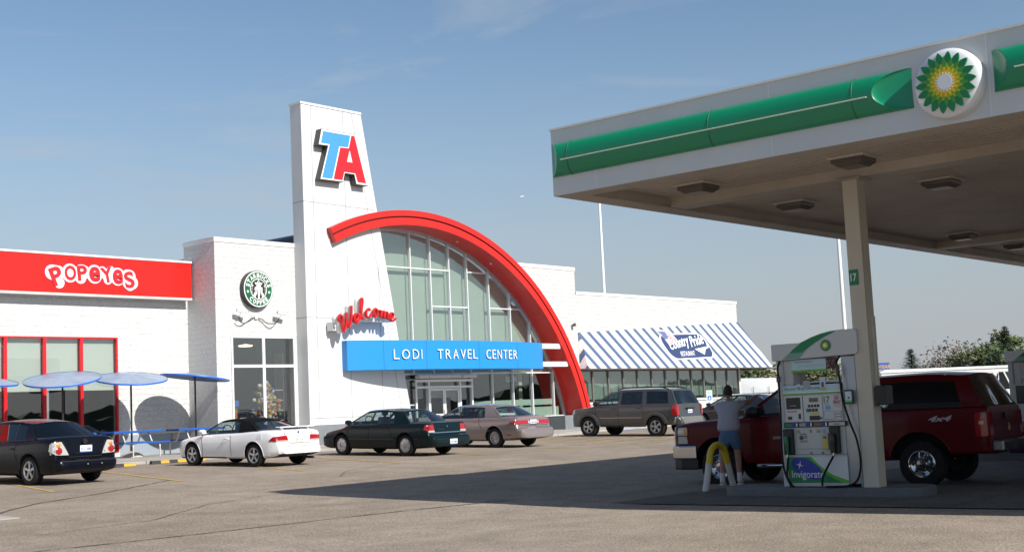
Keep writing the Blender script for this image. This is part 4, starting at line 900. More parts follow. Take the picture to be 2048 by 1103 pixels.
    b = B(); text(b, '17', FP(9.665, 1.505, .016), .105, .10, .003, 0, off=.03); text(b, 'PUMP', FP(9.665, 1.435, .016), .08, .018, .003, 0)
    text(b, 'Please', FP(9.50, 1.56, .016), .075, .028, .003, 1); text(b, 'PAY', FP(9.495, 1.515, .016), .085, .05, .003, 1, off=.03); text(b, 'FIRST', FP(9.495, 1.458, .016), .125, .05, .003, 1, off=.03)
    text(b, 'or pay at pump', FP(9.50, 1.415, .016), .11, .014, .003, 1); text(b, 'with card here', FP(9.50, 1.39, .016), .11, .014, .003, 1)
    b.build('lettering', [TXG, TXR], t)
    b = B()
    for y0, y1, z0, z1 in ((9.555, 9.72, 1.195, 1.325), (9.43, 9.535, 1.285, 1.325), (9.43, 9.535, 1.24, 1.275), (9.43, 9.535, 1.195, 1.23)):
        b.box(X-.019, X-.0165, y0+oy, y1+oy, z0, z1, 0); b.box(X-.021, X-.019, y0+.006+oy, y1-.006+oy, z0+.006, z1-.006, 1)
        for k in range(int((z1-z0)/.018)-1): b.box(X-.0225, X-.021, y0+.02+oy, y1-.02+oy, z0+.014+.018*k, z0+.018+.018*k, 2)
    b.box(X-.019, X-.0165, 9.61+oy, 9.70+oy, 1.345, 1.41, 3); b.build('notice', [M('notice_border', (.12, .06, .07), .5), M('notice_white', (.62, .64, .63), .5), M('notice_text', (.25, .26, .27), .5), M('notice_blue', (.20, .34, .55), .5)], t)
    # grade strip
    b = B(); b.box(X-.018, X, 9.36+oy, 10.44+oy, 1.085, 1.165, 0)
    for (y0, y1, m, m2) in ((10.20, 10.425, 1, 2), (9.95, 10.165, 3, 2), (9.69, 9.915, 4, 2)): b.box(X-.024, X-.018, y0+oy, y1+oy, 1.098, 1.152, m); b.box(X-.026, X-.018, y0+.02+oy, y0+.10+oy, 1.10, 1.150, m2); b.box(X-.028, X-.018, y0+oy, y0+.02+oy, 1.098, 1.152, 5)
    b.box(X-.024, X-.018, 9.385+oy, 9.655+oy, 1.098, 1.152, 6); text(b, 'diesel', FP(9.52, 1.125, .024), .10, .03, .003, 0, shear=.3)
    b.build('grade_strip', [BLACK, PGd, PBl, M('grade_grey', (.30, .31, .33), .4), M('grade_brown', (.16, .12, .06), .4), TXW, M('grade_cream', (.52, .50, .45), .5)], t)
    # nozzles
    for y0, y1, z0, z1, m in ((10.275, 10.445, .66, 1.065, M('nozzle_green', (.0, .16, .07), .4)), (9.475, 9.645, .67, 1.085, M('nozzle_black', (.02, .03, .025), .4))):
        n = B(); n.box(X-.07, X-.0, y0+oy, y1+oy, z0, z1); nb = n.build('nozzle_boot', BLACK, t, bevel=.02); c = (y0+y1)/2+oy
        q = B(); q.tube([(X-.10, c+.01, z1-.12), (X-.12, c+.0, z1-.17), (X-.11, c-.0, z1-.28), (X-.10, c, z1-.40)], [.030, .034, .026, .022], 8); q.tube([(X-.13, c, z1-.16), (X-.15, c, z1-.24), (X-.11, c, z1-.32)], .009, 6); q.build('nozzle', m, t, smooth=50)
        B().tube([(X-.10, c, z1-.40), (X-.10, c+.01, z1-.45)], .018, 8).build('swivel', CHROME, t, smooth=50)
    def hose(P): B().tube([(p.x, p.y, p.z) for p in sp_([(X+a, c+oy, z) for a, c, z in P], 6)], .017, 8).build('hose', RUB, t, smooth=60)
    hose([(0.1, 10.47, 2.17), (-.06, 10.46, 2.05), (-.07, 10.455, 1.7), (-.07, 10.46, 1.2), (-.08, 10.475, .75), (-.10, 10.44, .42), (-.14, 10.34, .22), (-.16, 10.26, .168)])
    hose([(-.10, 10.36, .62), (-.12, 10.37, .48), (-.13, 10.38, .32), (-.14, 10.30, .2)])
    hose([(0.1, 9.45, 2.17), (-.05, 9.44, 2.05), (-.07, 9.39, 1.8), (-.08, 9.36, 1.5), (-.08, 9.27, 1.15), (-.08, 9.17, .85), (-.08, 9.14, .5), (-.10, 9.20, .27), (-.13, 9.33, .185), (-.15, 9.5, .17), (-.16, 9.7, .168)])
    hose([(-.10, 9.57, .64), (-.12, 9.62, .55), (-.13, 9.70, .42), (-.14, 9.76, .30), (-.15, 9.77, .18)])
    for c, z in ((10.46, 1.86), (9.42, 1.95)): B().tube([(X-.065, c+oy, z+.08), (X-.065, c+oy, z+.05), (X-.065, c+oy, z+.045), (X-.065, c+oy, z-.045), (X-.065, c+oy, z-.05), (X-.065, c+oy, z-.09)], [.02, .02, .034, .034, .02, .02], 10).build('breakaway_valve', M('valve_dark', (.06, .06, .06), .3, .6), t, smooth=50)
    # decals
    b = B(); text(b, 'WARNING', FP(10.12, .975, .003), .13, .022, .003, 0, off=.02)
    b.lathe([(.028, 0), (.034, 0), (.034, .004), (.028, .004)], (X-.003, 10.155+oy, .92), (-1, 0, 0), 16, 0); b.box(X-.006, X-.003, 10.15+oy, 10.16+oy, .89, .95, 0)
    for k in range(5): b.box(X-.005, X-.003, 10.05+oy, 10.11+oy if k < 3 else 10.18+oy, .945-.018*k-(.02 if k > 2 else 0), .951-.018*k-(.02 if k > 2 else 0), 0)
    b.build('decal', M('decal_ink', (.06, .06, .07), .5), t)
    for y, z, w, h, m in ((10.20, 1.02, .04, .045, 0), (9.985, 1.02, .035, .045, 0), (9.845, 1.02, .035, .045, 0), (10.13, 1.015, .04, .03, 1), (9.92, 1.02, .06, .045, 1), (9.765, 1.02, .05, .05, 2)): B().box(X-.007, X, y-w/2+oy, y+w/2+oy, z-h/2, z+h/2).build('sticker', [M('sticker_olive', (.30, .30, .06), .5), M('sticker_white', (.60, .60, .64), .5), M('sticker_blue', (.20, .38, .60), .5)][m], t)
    p = b_(X-.03, X-.002, 9.68, 9.785, .73, .985, 'card_holder', M('holder_clear', (.42, .38, .30), .3), .006); b = B(); b.box(X-.034, X-.03, 9.695+oy, 9.775+oy, .75, .89, 0); b.box(X-.035, X-.03, 9.71+oy, 9.76+oy, .90, .94, 1); b.build('card', [YELP, M('card_dark', (.12, .14, .08), .5)], p)
    b_(X-.006, X+.002, 9.36, 10.42, .655, .66, 'cabinet_joint', BLACK, 0); b_(X-.005, X+.002, 9.70, 10.22, .745, .749, 'cabinet_joint', M('joint_grey', (.2, .2, .2), .5), 0)
    for y in (10.0, 9.80): b_(X-.008, X+.0, y-.02, y+.02, .675, .69, 'lock', BLACK, 0)
    # lower graphic
    b = B(); b.prism([(0, 0), (1.03, 0), (1.03, .40), (0, .40)], FP(10.42, .22, 0), .0015, .004, 0); b.prism([(0, 0), (1.03, 0), (1.03, .03), (.76, .125), (.62, .21), (.50, .31), (.42, .40), (0, .40)], FP(10.42, .22, 0), .004, .007, 1)
    b.prism([(0, 0), (.93, 0), (.74, .085), (.60, .165), (.47, .27), (.37, .40), (0, .40)], FP(10.42, .22, 0), .007, .010, 2)
    E_ = [(.33+.265*math.cos(a)*.98+.10*math.sin(a)*-.6, .215+.165*math.sin(a)-.055*math.cos(a)) for a in [k*math.pi/20 for k in range(40)]]; b.prism(E_, FP(10.42, .22, 0), .010, .013, 3)
    b.prism(star(.21, .275, .07, 0, 4, .22, 75), FP(10.42, .22, 0), .013, .016, 0)
    text(b, 'Invigorate', FP(10.08, .335, .013), .56, .15, .003, 0, off=.012); b.build('panel', [M('panel_white', (.60, .62, .62), .4), PGl, PGd, PBl], t)
    b_(X+.02, X+.5, 9.20, 10.44, .15, .20, 'plinth', BLACK, 0)
    # framed side notice
    p = B().prism(rpoly(-.075, .075, -.11, .11, .02), ((X-.06, 9.26+oy, 1.53), (0, -1, 0), (0, 0, 1)), 0, .025).build('framed_notice', M('frame_dark_green', (.01, .03, .025), .4), t)
    b = B(); b.box(X-.09, X-.086, 9.205+oy, 9.315+oy, 1.445, 1.615, 0); b.box(X-.092, X-.09, 9.205+oy, 9.315+oy, 1.445, 1.475, 1); b.box(X-.092, X-.09, 9.24+oy, 9.27+oy, 1.50, 1.53, 2); b.build('print', [PAPER, PGl, M('print_dark', (.05, .06, .08), .5)], p)
    return t
fuel_pump(0, 0, 'white fuel pump with a green Invigorate panel beside the beige column')
fuel_pump(12.1, .70, 'far fuel pump cut by the right edge of the photo', False)
t = thing('service_box', (18.87, 8.8, 1.4), 'black paper towel and washer box fixed on the right of the beige column', 'towel box')
b = B(); b.box(18.72, 19.00, 8.70, 8.86, 1.38, 1.68); b.build('box_body', BLACK, t, bevel=.02); b = B(); b.prism([(0, 0), (.10, .0), (.06, -.045)], ((18.71, 8.80, 1.385), (0, -1, 0), (0, 0, 1)), -.1, -.02); b.build('towel', PAPER, t)
bo = thing('bollard', (19.98, 12.5, 0), 'white bent pipe bollard with a yellow top before the man', 'bollard')
WPB, YPB = M('bollard_white', (.55, .54, .50), .5, var=(4, .12)), M('bollard_yellow', (.60, .43, .02), .45, var=(4, .12))
HP = [(19.50, 12.5, 0), (19.60, 12.5, .28), (19.66, 12.5, .46)]+[(19.97-.27*math.cos(a), 12.5, .54+.25*math.sin(a)) for a in [R(170*i/14+5) for i in range(15)]]+[(20.28, 12.5, .46), (20.34, 12.5, .28), (20.44, 12.5, 0)]
B().tube(HP[:3], .057, 14).build('post', WPB, bo, smooth=40); B().tube(HP[2:-2], .0575, 14).build('hoop', YPB, bo, smooth=40); B().tube(HP[-3:], .057, 14).build('post', WPB, bo, smooth=40)
# ------------------------------------------------------------------ vehicles
def pch(P, x):
    """monotone cubic through P=[(x,y)...] (descending or ascending)"""
    P = sorted(P); n = len(P)
    if x <= P[0][0]: return P[0][1]
    if x >= P[-1][0]: return P[-1][1]
    h = [P[i+1][0]-P[i][0] for i in range(n-1)]; d = [(P[i+1][1]-P[i][1])/h[i] for i in range(n-1)]
    m = [d[0]]+[0 if d[i-1]*d[i] <= 0 else 3*(h[i-1]+h[i])/((2*h[i]+h[i-1])/d[i-1]+(h[i]+2*h[i-1])/d[i]) for i in range(1, n-1)]+[d[-1]]
    for i in range(n-1):
        if x <= P[i+1][0]:
            t = (x-P[i][0])/h[i]; return (1+2*t)*(1-t)**2*P[i][1]+t*(1-t)**2*h[i]*m[i]+t*t*(3-2*t)*P[i+1][1]+t*t*(t-1)*h[i]*m[i+1]
SEC = [(0, 0), (.70, 0), (.885, .015), (.955, .08), (.98, .22), (.995, .42), (1.0, .62), (.992, .76), (.972, .87), (.935, .94), (.87, .975), (.70, .995), (.40, 1.0), (0, 1.0)]
SECT = [(0, 0), (.80, 0), (.95, .01), (.985, .06), (.99, .22), (.997, .45), (1.0, .64), (1.0, .78), (.99, .88), (.968, .95), (.92, .982), (.72, .998), (.40, 1.0), (0, 1.0)]
SEATC = M('seat_cloth', (.10, .10, .105), .9); DARKI = M('cabin_dark', (.015, .015, .017), .8); SEAM = M('door_gap', (.004, .004, .004), .8)
CGL = glass('car_glass', (.66, .74, .72), 1.1); CGT = glass('tinted_car_glass', (.06, .065, .07), 1.0); CGM = glass('mid_tint_glass', (.38, .43, .42), 1.2)
LRED = M('tail_red', (.34, .008, .010), .12, coat=1); LCLR = M('lamp_clear', (.42, .42, .40), .12, coat=1); LAMB = M('lamp_amber', (.70, .26, .03), .15, coat=1)
PLATE = M('plate_face', (.72, .74, .76), .4); PINK = M('plate_ink', (.10, .12, .28), .5); RIMS = M('rim_silver', (.46, .46, .46), .3, .75); RIMD = M('rim_shadow', (.03, .03, .03), .6)
def wheel(par, x, y, r, w, kind, rr):
    sx = -1 if x < 0 else 1; o = (x, y, r); ax = (sx, 0, 0); h = w/2
    t = B(); t.lathe([(rr, -h), (r*.90, -h), (r*.98, -h*.8), (r, -h*.5), (r, h*.5), (r*.98, h*.8), (r*.90, h), (rr+.012, h), (rr, h*.86), (rr, -h)], o, ax, 36, close=False)
    tw = t.build('tyre', RUB, par, smooth=35)
    b = B(); b.lathe([(rr+.004, h*.90), (rr-.012, h*.96), (rr-.03, h*.80), (rr-.035, h*.2), (rr-.035, -h*.2)], o, ax, 36, 0, close=False)
    b.lathe([(rr, h*.15), (.01, h*.15)], o, ax, 30, 1, close=False)
    e = 2*math.pi
    def pl(rad, a, d): return Vector(o)+Vector((sx*d, rad*math.cos(a), rad*math.sin(a)))
    def spoke(a, w0, w1, r0, r1, d0, d1, m=0):
        b.add([pl(r0, a-w0/r0, d0), pl(r1, a-w1/r1, d1), pl(r1, a+w1/r1, d1), pl(r0, a+w0/r0, d0), pl(r0, a-w0*1.25/r0, d0-.03), pl(r1, a-w1*1.2/r1, d1-.03), pl(r1, a+w1*1.2/r1, d1-.03), pl(r0, a+w0*1.25/r0, d0-.03)], [(0, 1, 2, 3), (0, 4, 5, 1), (2, 6, 7, 3)], m)
    b.lathe([(.062, h*.30), (.058, h*.82), (.04, h*.90), (.001, h*.92)], o, ax, 20, 0, close=False)
    if kind == 'five':
        for k in range(5):
            spoke(e*k/5+.3, .026, .030, .05, rr-.02, h*.80, h*.78); b.lathe([(.009, h*.75), (.009, h*.86)], pl(.036, e*k/5+.9, 0), ax, 6, 1)
    elif kind == 'fivew':
        for k in range(5): spoke(e*k/5+.1, .020, .052, .045, rr-.015, h*.82, h*.86)
    elif kind == 'twin':
        for k in range(5):
            for q in (-.14, .14): spoke(e*k/5+.3+q*.6, .012, .014, .05, rr-.015, h*.80, h*.82)
    elif kind == 'cap':
        b.lathe([(rr-.01, h*.86), (rr*.80, h*.95), (rr*.45, h*.85), (.06, h*.92)], o, ax, 36, 0, close=False)
        for k in range(7):
            a = e*k/7; b.add([pl(rr*.78, a-.10, h*.955), pl(rr*.90, a-.13, h*.93), pl(rr*.90, a+.13, h*.93), pl(rr*.78, a+.10, h*.955)], [(0, 1, 2, 3)], 1)
        for k in range(5): b.lathe([(.012, h*.8), (.012, h*.93)], pl(.075, e*k/5, 0), ax, 6, 1)
    elif kind == 'holes':
        b.lathe([(rr-.01, h*.80), (rr*.82, h*.70), (rr*.45, h*.62), (rr*.36, h*.9), (.05, h*.95)], o, ax, 36, 0, close=False)
        for k in range(12):
            a = e*k/12; b.add([pl(rr*.62, a-.09, h*.70), pl(rr*.84, a-.10, h*.745), pl(rr*.84, a+.10, h*.745), pl(rr*.62, a+.09, h*.70)], [(0, 1, 2, 3)], 1)
    elif kind == 'truck':
        b.lathe([(rr-.005, h*.80), (rr*.86, h*.55), (rr*.55, h*.40), (rr*.42, h*.85), (rr*.34, h*1.0), (.02, h*1.02)], o, ax, 36, 0, close=False)
        for k in range(8):
            a = e*k/8; b.lathe([(.030, h*.45), (.026, h*.52)], pl(rr*.70, a, 0), ax, 10, 1); b.lathe([(.014, h*.5), (.012, h*.98)], pl(rr*.50, a+.2, 0), ax, 6, 0)
    b.build('rim', [CHROME if kind == 'truck' else RIMS, RIMD], tw, smooth=35)
def bowx(w, s): return w*s
def make_vehicle(name, loc, rz, label, S, cat='car', group=None):
    y0 = ground(loc[1])+dip(loc[0], loc[1]); t = thing(name, (loc[0], loc[1], y0+loc[2]+.004), label, cat, group); ORG[t.name] = Vector((0, 0, 0))
    top, bot, hw = S['top'], S['bot'], S['hw']; sec = S.get('sec', SEC); mat = S['paint']
    ye = sorted(set([round(p[0], 3) for p in top+hw+bot]+[hw[0][0]-.0]+[hw[-1][0]+(hw[0][0]-hw[-1][0])*i/44 for i in range(45)]), reverse=True)
    ye = [y for y in ye if hw[-1][0]-1e-6 <= y <= hw[0][0]+1e-6]
    vs = []; n = len(sec); ring = 2*(n-1)
    def zt(y): return pch(top, y)
    def zb(y): return pch(bot, y)
    def wd(y): return pch(hw, y)
    for y in ye:
        h = zt(y)-zb(y); w = wd(y); half = [(w*a, zb(y)+h*c) for a, c in sec]
        full = half+[(-a, c) for a, c in reversed(half[1:-1])]; vs += [(a, y, c) for a, c in full]
    fs = []
    for i in range(len(ye)-1):
        for k in range(ring): fs.append((i*ring+k, i*ring+(k+1) % ring, (i+1)*ring+(k+1) % ring, (i+1)*ring+k))
    fs += [tuple(range(ring)), tuple(reversed(range((len(ye)-1)*ring, len(ye)*ring)))]
    tmp = B(); tmp.add(vs, fs); bo = tmp.build('body', [mat, DARKI], t)
    wr, wb, tr, ww = S['wr'], S['wb'], S['tr'], S.get('ww', .21); ra = S.get('arch', wr+.055)
    cut = B()
    for yy in (wb/2, -wb/2):
        for sx in (-1, 1): cut.lathe([(ra, 0), (ra, .9)], (sx*(tr/2-ww/2-.06), yy, wr+.01), (sx, 0, 0), 32)
    co = cut.build('cut', mat, t); md = bo.modifiers.new('b', 'BOOLEAN'); md.object = co; md.operation = 'DIFFERENCE'; md.solver = 'EXACT'
    dg = bpy.context.evaluated_depsgraph_get(); me = bpy.data.meshes.new_from_object(bo.evaluated_get(dg)); bo.modifiers.clear(); bo.data = me; bpy.data.objects.remove(co)
    for p in me.polygons:
        c = p.center; p.use_smooth = True
        for yy in (wb/2, -wb/2):
            if (c.y-yy)**2+(c.z-wr-.01)**2 < (ra*1.004)**2 and abs(c.x) < wd(yy)*1.01 and abs(p.normal.x) < .9 or ((c.y-yy)**2+(c.z-wr-.01)**2 < (ra*.99)**2 and abs(c.x) < tr/2-ww/2-.03): p.material_index = 1
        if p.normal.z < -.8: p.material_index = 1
    me.set_sharp_from_angle(angle=R(38))
    bv = BVHTree.FromPolygons([v.co.copy() for v in me.vertices], [tuple(p.vertices) for p in me.polygons])
    AXI = {'L': (Vector((-4, 0, 0)), Vector((1, 0, 0))), 'R': (Vector((4, 0, 0)), Vector((-1, 0, 0))), 'B': (Vector((0, -8, 0)), Vector((0, 1, 0))), 'F': (Vector((0, 8, 0)), Vector((0, -1, 0))), 'T': (Vector((0, 0, 4)), Vector((0, 0, -1)))}
    def surf(ax, u, v, off):
        s, d = AXI[ax]; p = Vector((s.x, u, v)) if ax in 'LR' else (Vector((u, s.y, v)) if ax in 'BF' else Vector((u, v, s.z)))
        h = bv.ray_cast(p, d)
        if h[0] is None: return None
        nn = h[1] if h[1].dot(d) < 0 else -h[1]; return h[0]-d*off*.6+nn*off*.6
    def patch(ax, C, off, name, m, n=8, par=None, rnd_=0, b=None, mi=0):
        """C: four corners (u,v); rnd_ rounds the outline"""
        def uv(a, c):
            a2, c2 = 2*a-1, 2*c-1
            if rnd_: a2, c2 = a2*(1-rnd_+rnd_*math.sqrt(max(0, 1-c2*c2/2))), c2*(1-rnd_+rnd_*math.sqrt(max(0, 1-a2*a2/2)))
            a, c = (a2+1)/2, (c2+1)/2
            u = (C[0][0]*(1-a)+C[1][0]*a)*(1-c)+(C[3][0]*(1-a)+C[2][0]*a)*c; v = (C[0][1]*(1-a)+C[1][1]*a)*(1-c)+(C[3][1]*(1-a)+C[2][1]*a)*c; return u, v
        G = [[surf(ax, *uv(i/n, j/n), off) for i in range(n+1)] for j in range(n+1)]
        own = b is None; b = b or B(); d = AXI[ax][1]
        for j in range(n):
            for i in range(n):
                q = [G[j][i], G[j][i+1], G[j+1][i+1], G[j+1][i]]
                if all(x is not None for x in q) and max((x-y).length for x in q for y in q) < .6: b.quad(*q, mi)
        rim = [G[0][i] for i in range(n+1)]+[G[j][n] for j in range(1, n+1)]+[G[n][i] for i in range(n-1, -1, -1)]+[G[j][0] for j in range(n-1, 0, -1)]
        rim = [x for x in rim if x is not None]
        for i in range(len(rim)):
            p, q = rim[i], rim[(i+1) % len(rim)]
            if (p-q).length < .5: b.quad(p, q, q+d*(off+.01), p+d*(off+.01), mi)
        if own: return b.build(name, m, par or t, smooth=40)
    def strip(ax, P, w, name, m, off=.004, b=None, par=None, k=10):
        own = b is None; b = b or B(); Q = []
        for (a0, c0), (a1, c1) in zip(P, P[1:]):
            for i in range(k): Q.append((a0+(a1-a0)*i/k, c0+(c1-c0)*i/k))
        Q.append(P[-1])
        for i in range(len(Q)-1):
            d = Vector((Q[i][1]-Q[i+1][1], Q[i+1][0]-Q[i][0])).normalized()*w/2
            pts = [surf(ax, Q[j][0]+s*d.x, Q[j][1]+s*d.y, off) for j, s in ((i, -1), (i+1, -1), (i+1, 1), (i, 1))]
            if all(p is not None for p in pts) and max((x-y).length for x in pts for y in pts) < .5: b.quad(*pts)
        if own: return b.build(name, m, par or t)
    # greenhouses
    def greenhouse(G):
        rm, gm, rgm, wgm = G['roofmat'], G['glass'], G.get('rear_glass', G['glass']), G.get('front_glass', CGL); sd = G['side']; zr = G['zr']; wr0 = G['wr']; cr_ = G.get('crown', .045)
        k = G.get('kbase', .90)
        def base(y): return Vector((k*wd(y), y, zt(y)-.02*(1 if G.get('sink', 1) else 0)))
        def topp(y): return Vector((pch(wr0, y), y, pch(zr, y)))
        TT = G.get('rows', [0, .07, .86, .93, 1.0])
        roof = B(); wins = []
        def sp(yb, yt, t_, sx):
            a, c = base(yb), topp(yt); p = a.lerp(c, t_); bul = .035*math.sin(math.pi*t_)
            return Vector((sx*(p.x+bul), p.y, p.z))
        for sx in (-1, 1):
            for i in range(len(sd)-1):
                (b0, t0, kd), (b1, t1, _) = sd[i], sd[i+1]; sub = 3
                for q in range(sub):
                    ba, bb_ = b0+(b1-b0)*q/sub, b0+(b1-b0)*(q+1)/sub; ta, tb = t0+(t1-t0)*q/sub, t0+(t1-t0)*(q+1)/sub
                    for j in range(len(TT)-1):
                        isg = kd == 'G' and 0 < j < len(TT)-3 or (kd == 'G' and j == 1)
                        Q = [sp(ba, ta, TT[j], sx), sp(bb_, tb, TT[j], sx), sp(bb_, tb, TT[j+1], sx), sp(ba, ta, TT[j+1], sx)]
                        if isg: wins.append((sx, i, Q))
                        else: roof.quad(*Q, 1 if (kd == 'K' and j < len(TT)-2) or (kd == 'G' and j == 0) else 0)
        fb, ft, rb, rt = sd[0][0], sd[0][1], sd[-1][0], sd[-1][1]; bf, br = G.get('bowf', .16), G.get('bowr', .10); ns = 14
        ins = G.get('inset', .93)
        def end(yb, yt, bow, s, u):
            a, c = base(yb), topp(yt); x = (a.x+(c.x-a.x)*u+.035*math.sin(math.pi*u))*s; cz = pch(top, yb+bow*(1-s*s))-.02
            p = Vector((x, (yb+bow*(1-s*s))*(1-u)+(yt+bow*.45*(1-s*s))*u, (a.z*(s*s)+cz*(1-s*s))*(1-u)+(c.z+cr_*(1-s*s))*u)); return p
        for (yb, yt, bow, nm, gmat, u0, u1, hasg) in ((fb, ft, bf, 'windshield', wgm, .05, .92, G.get('front', True)), (rb, rt, -br, 'rear_window', rgm, G.get('ru0', .08), G.get('ru1', .90), G.get('rear', True))):
            us = [0, u0]+[u0+(u1-u0)*q/4 for q in (1, 2, 3)]+[u1, 1]; ss = [-1, -ins]+[-ins+2*ins*q/ns for q in range(1, ns)]+[ins, 1]; g = B()
            for i in range(len(ss)-1):
                for j in range(len(us)-1):
                    Q = [end(yb, yt, bow, ss[i], us[j]), end(yb, yt, bow, ss[i+1], us[j]), end(yb, yt, bow, ss[i+1], us[j+1]), end(yb, yt, bow, ss[i], us[j+1])]
                    if hasg and 0 < i < len(ss)-2 and 0 < j < len(us)-2: g.quad(*Q)
                    else: roof.quad(*Q, 1 if j == 0 and hasg else 0)
            if hasg: g.build(nm, gmat, t, smooth=60)
        def rf(u, v):
            s = 2*u-1; yf_, yr_ = ft+bf*.45*(1-s*s), rt-br*.45*(1-s*s); y = yf_+(yr_-yf_)*v; ye_ = ft+(rt-ft)*v; c = topp(ye_)
            return Vector((c.x*s, y, c.z+cr_*(1-s*s)))
        roof.grid(rf, 16, 12); ro = roof.build('roof', [rm, G.get('trim', DARKI)], t, smooth=42)
        for sx in (-1, 1):
            for i in sorted(set(w[1] for w in wins)):
                g = B(); [g.quad(*w[2]) for w in wins if w[0] == sx and w[1] == i]; g.build('side_window', G.get('glasses', {}).get(i, gm), t, smooth=60)
        if G.get('rails'):
            for sx in (-1, 1):
                ys_ = G['rails']; P = [topp(ys_[0]+(ys_[1]-ys_[0])*i/8) for i in range(9)]; B().tube([(sx*(p.x-.04), p.y, p.z+(.02 if i in (0, 8) else .075)) for i, p in enumerate(P)], .022, 6).build('roof_rail', BLACK, t, smooth=50)
        return ro
    for G in S['cabins']: greenhouse(G)
    # interior: seats, wheel, dash
    for (y, x, z, h) in S.get('seats', []):
        b = B(); b.box(x-.22, x+.22, y-.08, y+.06, z, z+h, 0); b.box(x-.12, x+.12, y-.07, y+.0, z+h+.04, z+h+.22, 0); b.box(x-.04, x+.04, y-.05, y-.02, z+h, z+h+.05); b.build('seat', S.get('seatmat', SEATC), t, bevel=.035)
    if 'steer' in S:
        y, x, z = S['steer']; b = B(); b.tube([(x+.18*math.cos(a), y+.05*math.sin(a), z+.17*math.sin(a)) for a in [k*math.pi/10 for k in range(21)]], .014, 6); b.tube([(x-.17, y, z), (x+.17, y, z)], .02, 5); b.build('steering_wheel', BLACK, t, smooth=60)
        b = B(); b.box(-.66, .66, y+.12, y+.45, z-.16, z+.02); b.build('dashboard', SEATC, t, bevel=.04)
    for yy in (wb/2, -wb/2):
        for sx in (-1, 1):
            w = bpy.data.objects.new('wheel', None); COL.objects.link(w); w.parent = t; ORG[w.name] = Vector((0, 0, 0)); wheel(w, sx*(tr/2), yy, wr, ww, S['rim'], S['rr'])
    # wheel-arch lips
    lm = S.get('lipmat', mat)
    for yy in (wb/2, -wb/2):
        for sx, ax in ((-1, 'L'), (1, 'R')):
            P = []
            for i in range(25):
                a = R(-12+204*i/24); y, z = yy+(ra+.012)*math.cos(a), wr+.01+(ra+.012)*math.sin(a)
                p = surf(ax, y, z, 0)
                if p is not None and z > zb(y)+.01: P.append(p+Vector((sx*(S.get('lip', .001)), 0, 0)))
            if len(P) > 4: B().tube(P, S.get('lipr', .009), 6, sc=(1, S.get('lips', 1.3))).build('arch_trim', lm, t, smooth=60)
    api = dict(t=t, surf=surf, patch=patch, strip=strip, zt=zt, zb=zb, wd=wd)
    # seams
    for P, axs in [(P, 'LR') for P in S.get('seams', [])]+[(P, 'B') for P in S.get('rseams', [])]+[(P, 'T') for P in S.get('tseams', [])]:
        for ax in axs:
            b = B(); strip(ax, P, .014, '', None, b=b)
            if b.f: b.build('door_gap', SEAM, t)
    for y, z in S.get('handles', []):
        for ax, sx in (('L', -1), ('R', 1)):
            p = surf(ax, y, z, 0)
            if p: b = B(); b.tube([(p.x, y-.09, z), (p.x+sx*.03, y-.07, z+.005), (p.x+sx*.035, y+.06, z+.005), (p.x, y+.09, z)], .014, 6); b.build('door_handle', S.get('hmat', mat), t, smooth=50)
    if 'mirror' in S:
        y, z, sc = S['mirror']
        for sx in (-1, 1):
            x = wd(y)*.93; b = B(); b.lathe([(.02, -.10*sc), (.075*sc, -.09*sc), (.095*sc, -.02), (.085*sc, .06*sc), (.03*sc, .10*sc)], (sx*(x+.13*sc), y, z), (0, 1, 0), 12); b.tube([(sx*(x-.04), y+.03, z-.05), (sx*(x+.08), y+.02, z-.03)], .025, 6)
            b.v = [Vector((v.x, v.y, z+(v.z-z)*.78)) for v in b.v]; b.build('mirror', S.get('mirmat', mat), t, smooth=50)
    for (x, z, w, h, ax) in S.get('plates', []):
        p = surf(ax, x, z, .012); b = B(); dy = -1 if ax == 'B' else 1
        b.box(x-w/2, x+w/2, p.y-.006, p.y+.006, z-h/2, z+h/2, 0)
        F = ((x, p.y-.0065, z-h*.02), (1, 0, 0), (0, 0, 1)); text(b, S.get('ptext', 'EKV 4826'), F, w*.82, h*.42, .003, 1, off=.02); b.box(x-w/2, x+w/2, p.y-.0085, p.y-.006, z-h/2, z-h*.36, 2)
        b.build('licence_plate', [PLATE, PINK, S.get('pband', M('plate_band_blue', (.10, .20, .55), .5))], t)
    S['extra'](api) if 'extra' in S else None
    t.rotation_euler = (loc[3] if len(loc) > 3 else 0, 0, rz)
    return api
SLOPE = math.atan(.024)
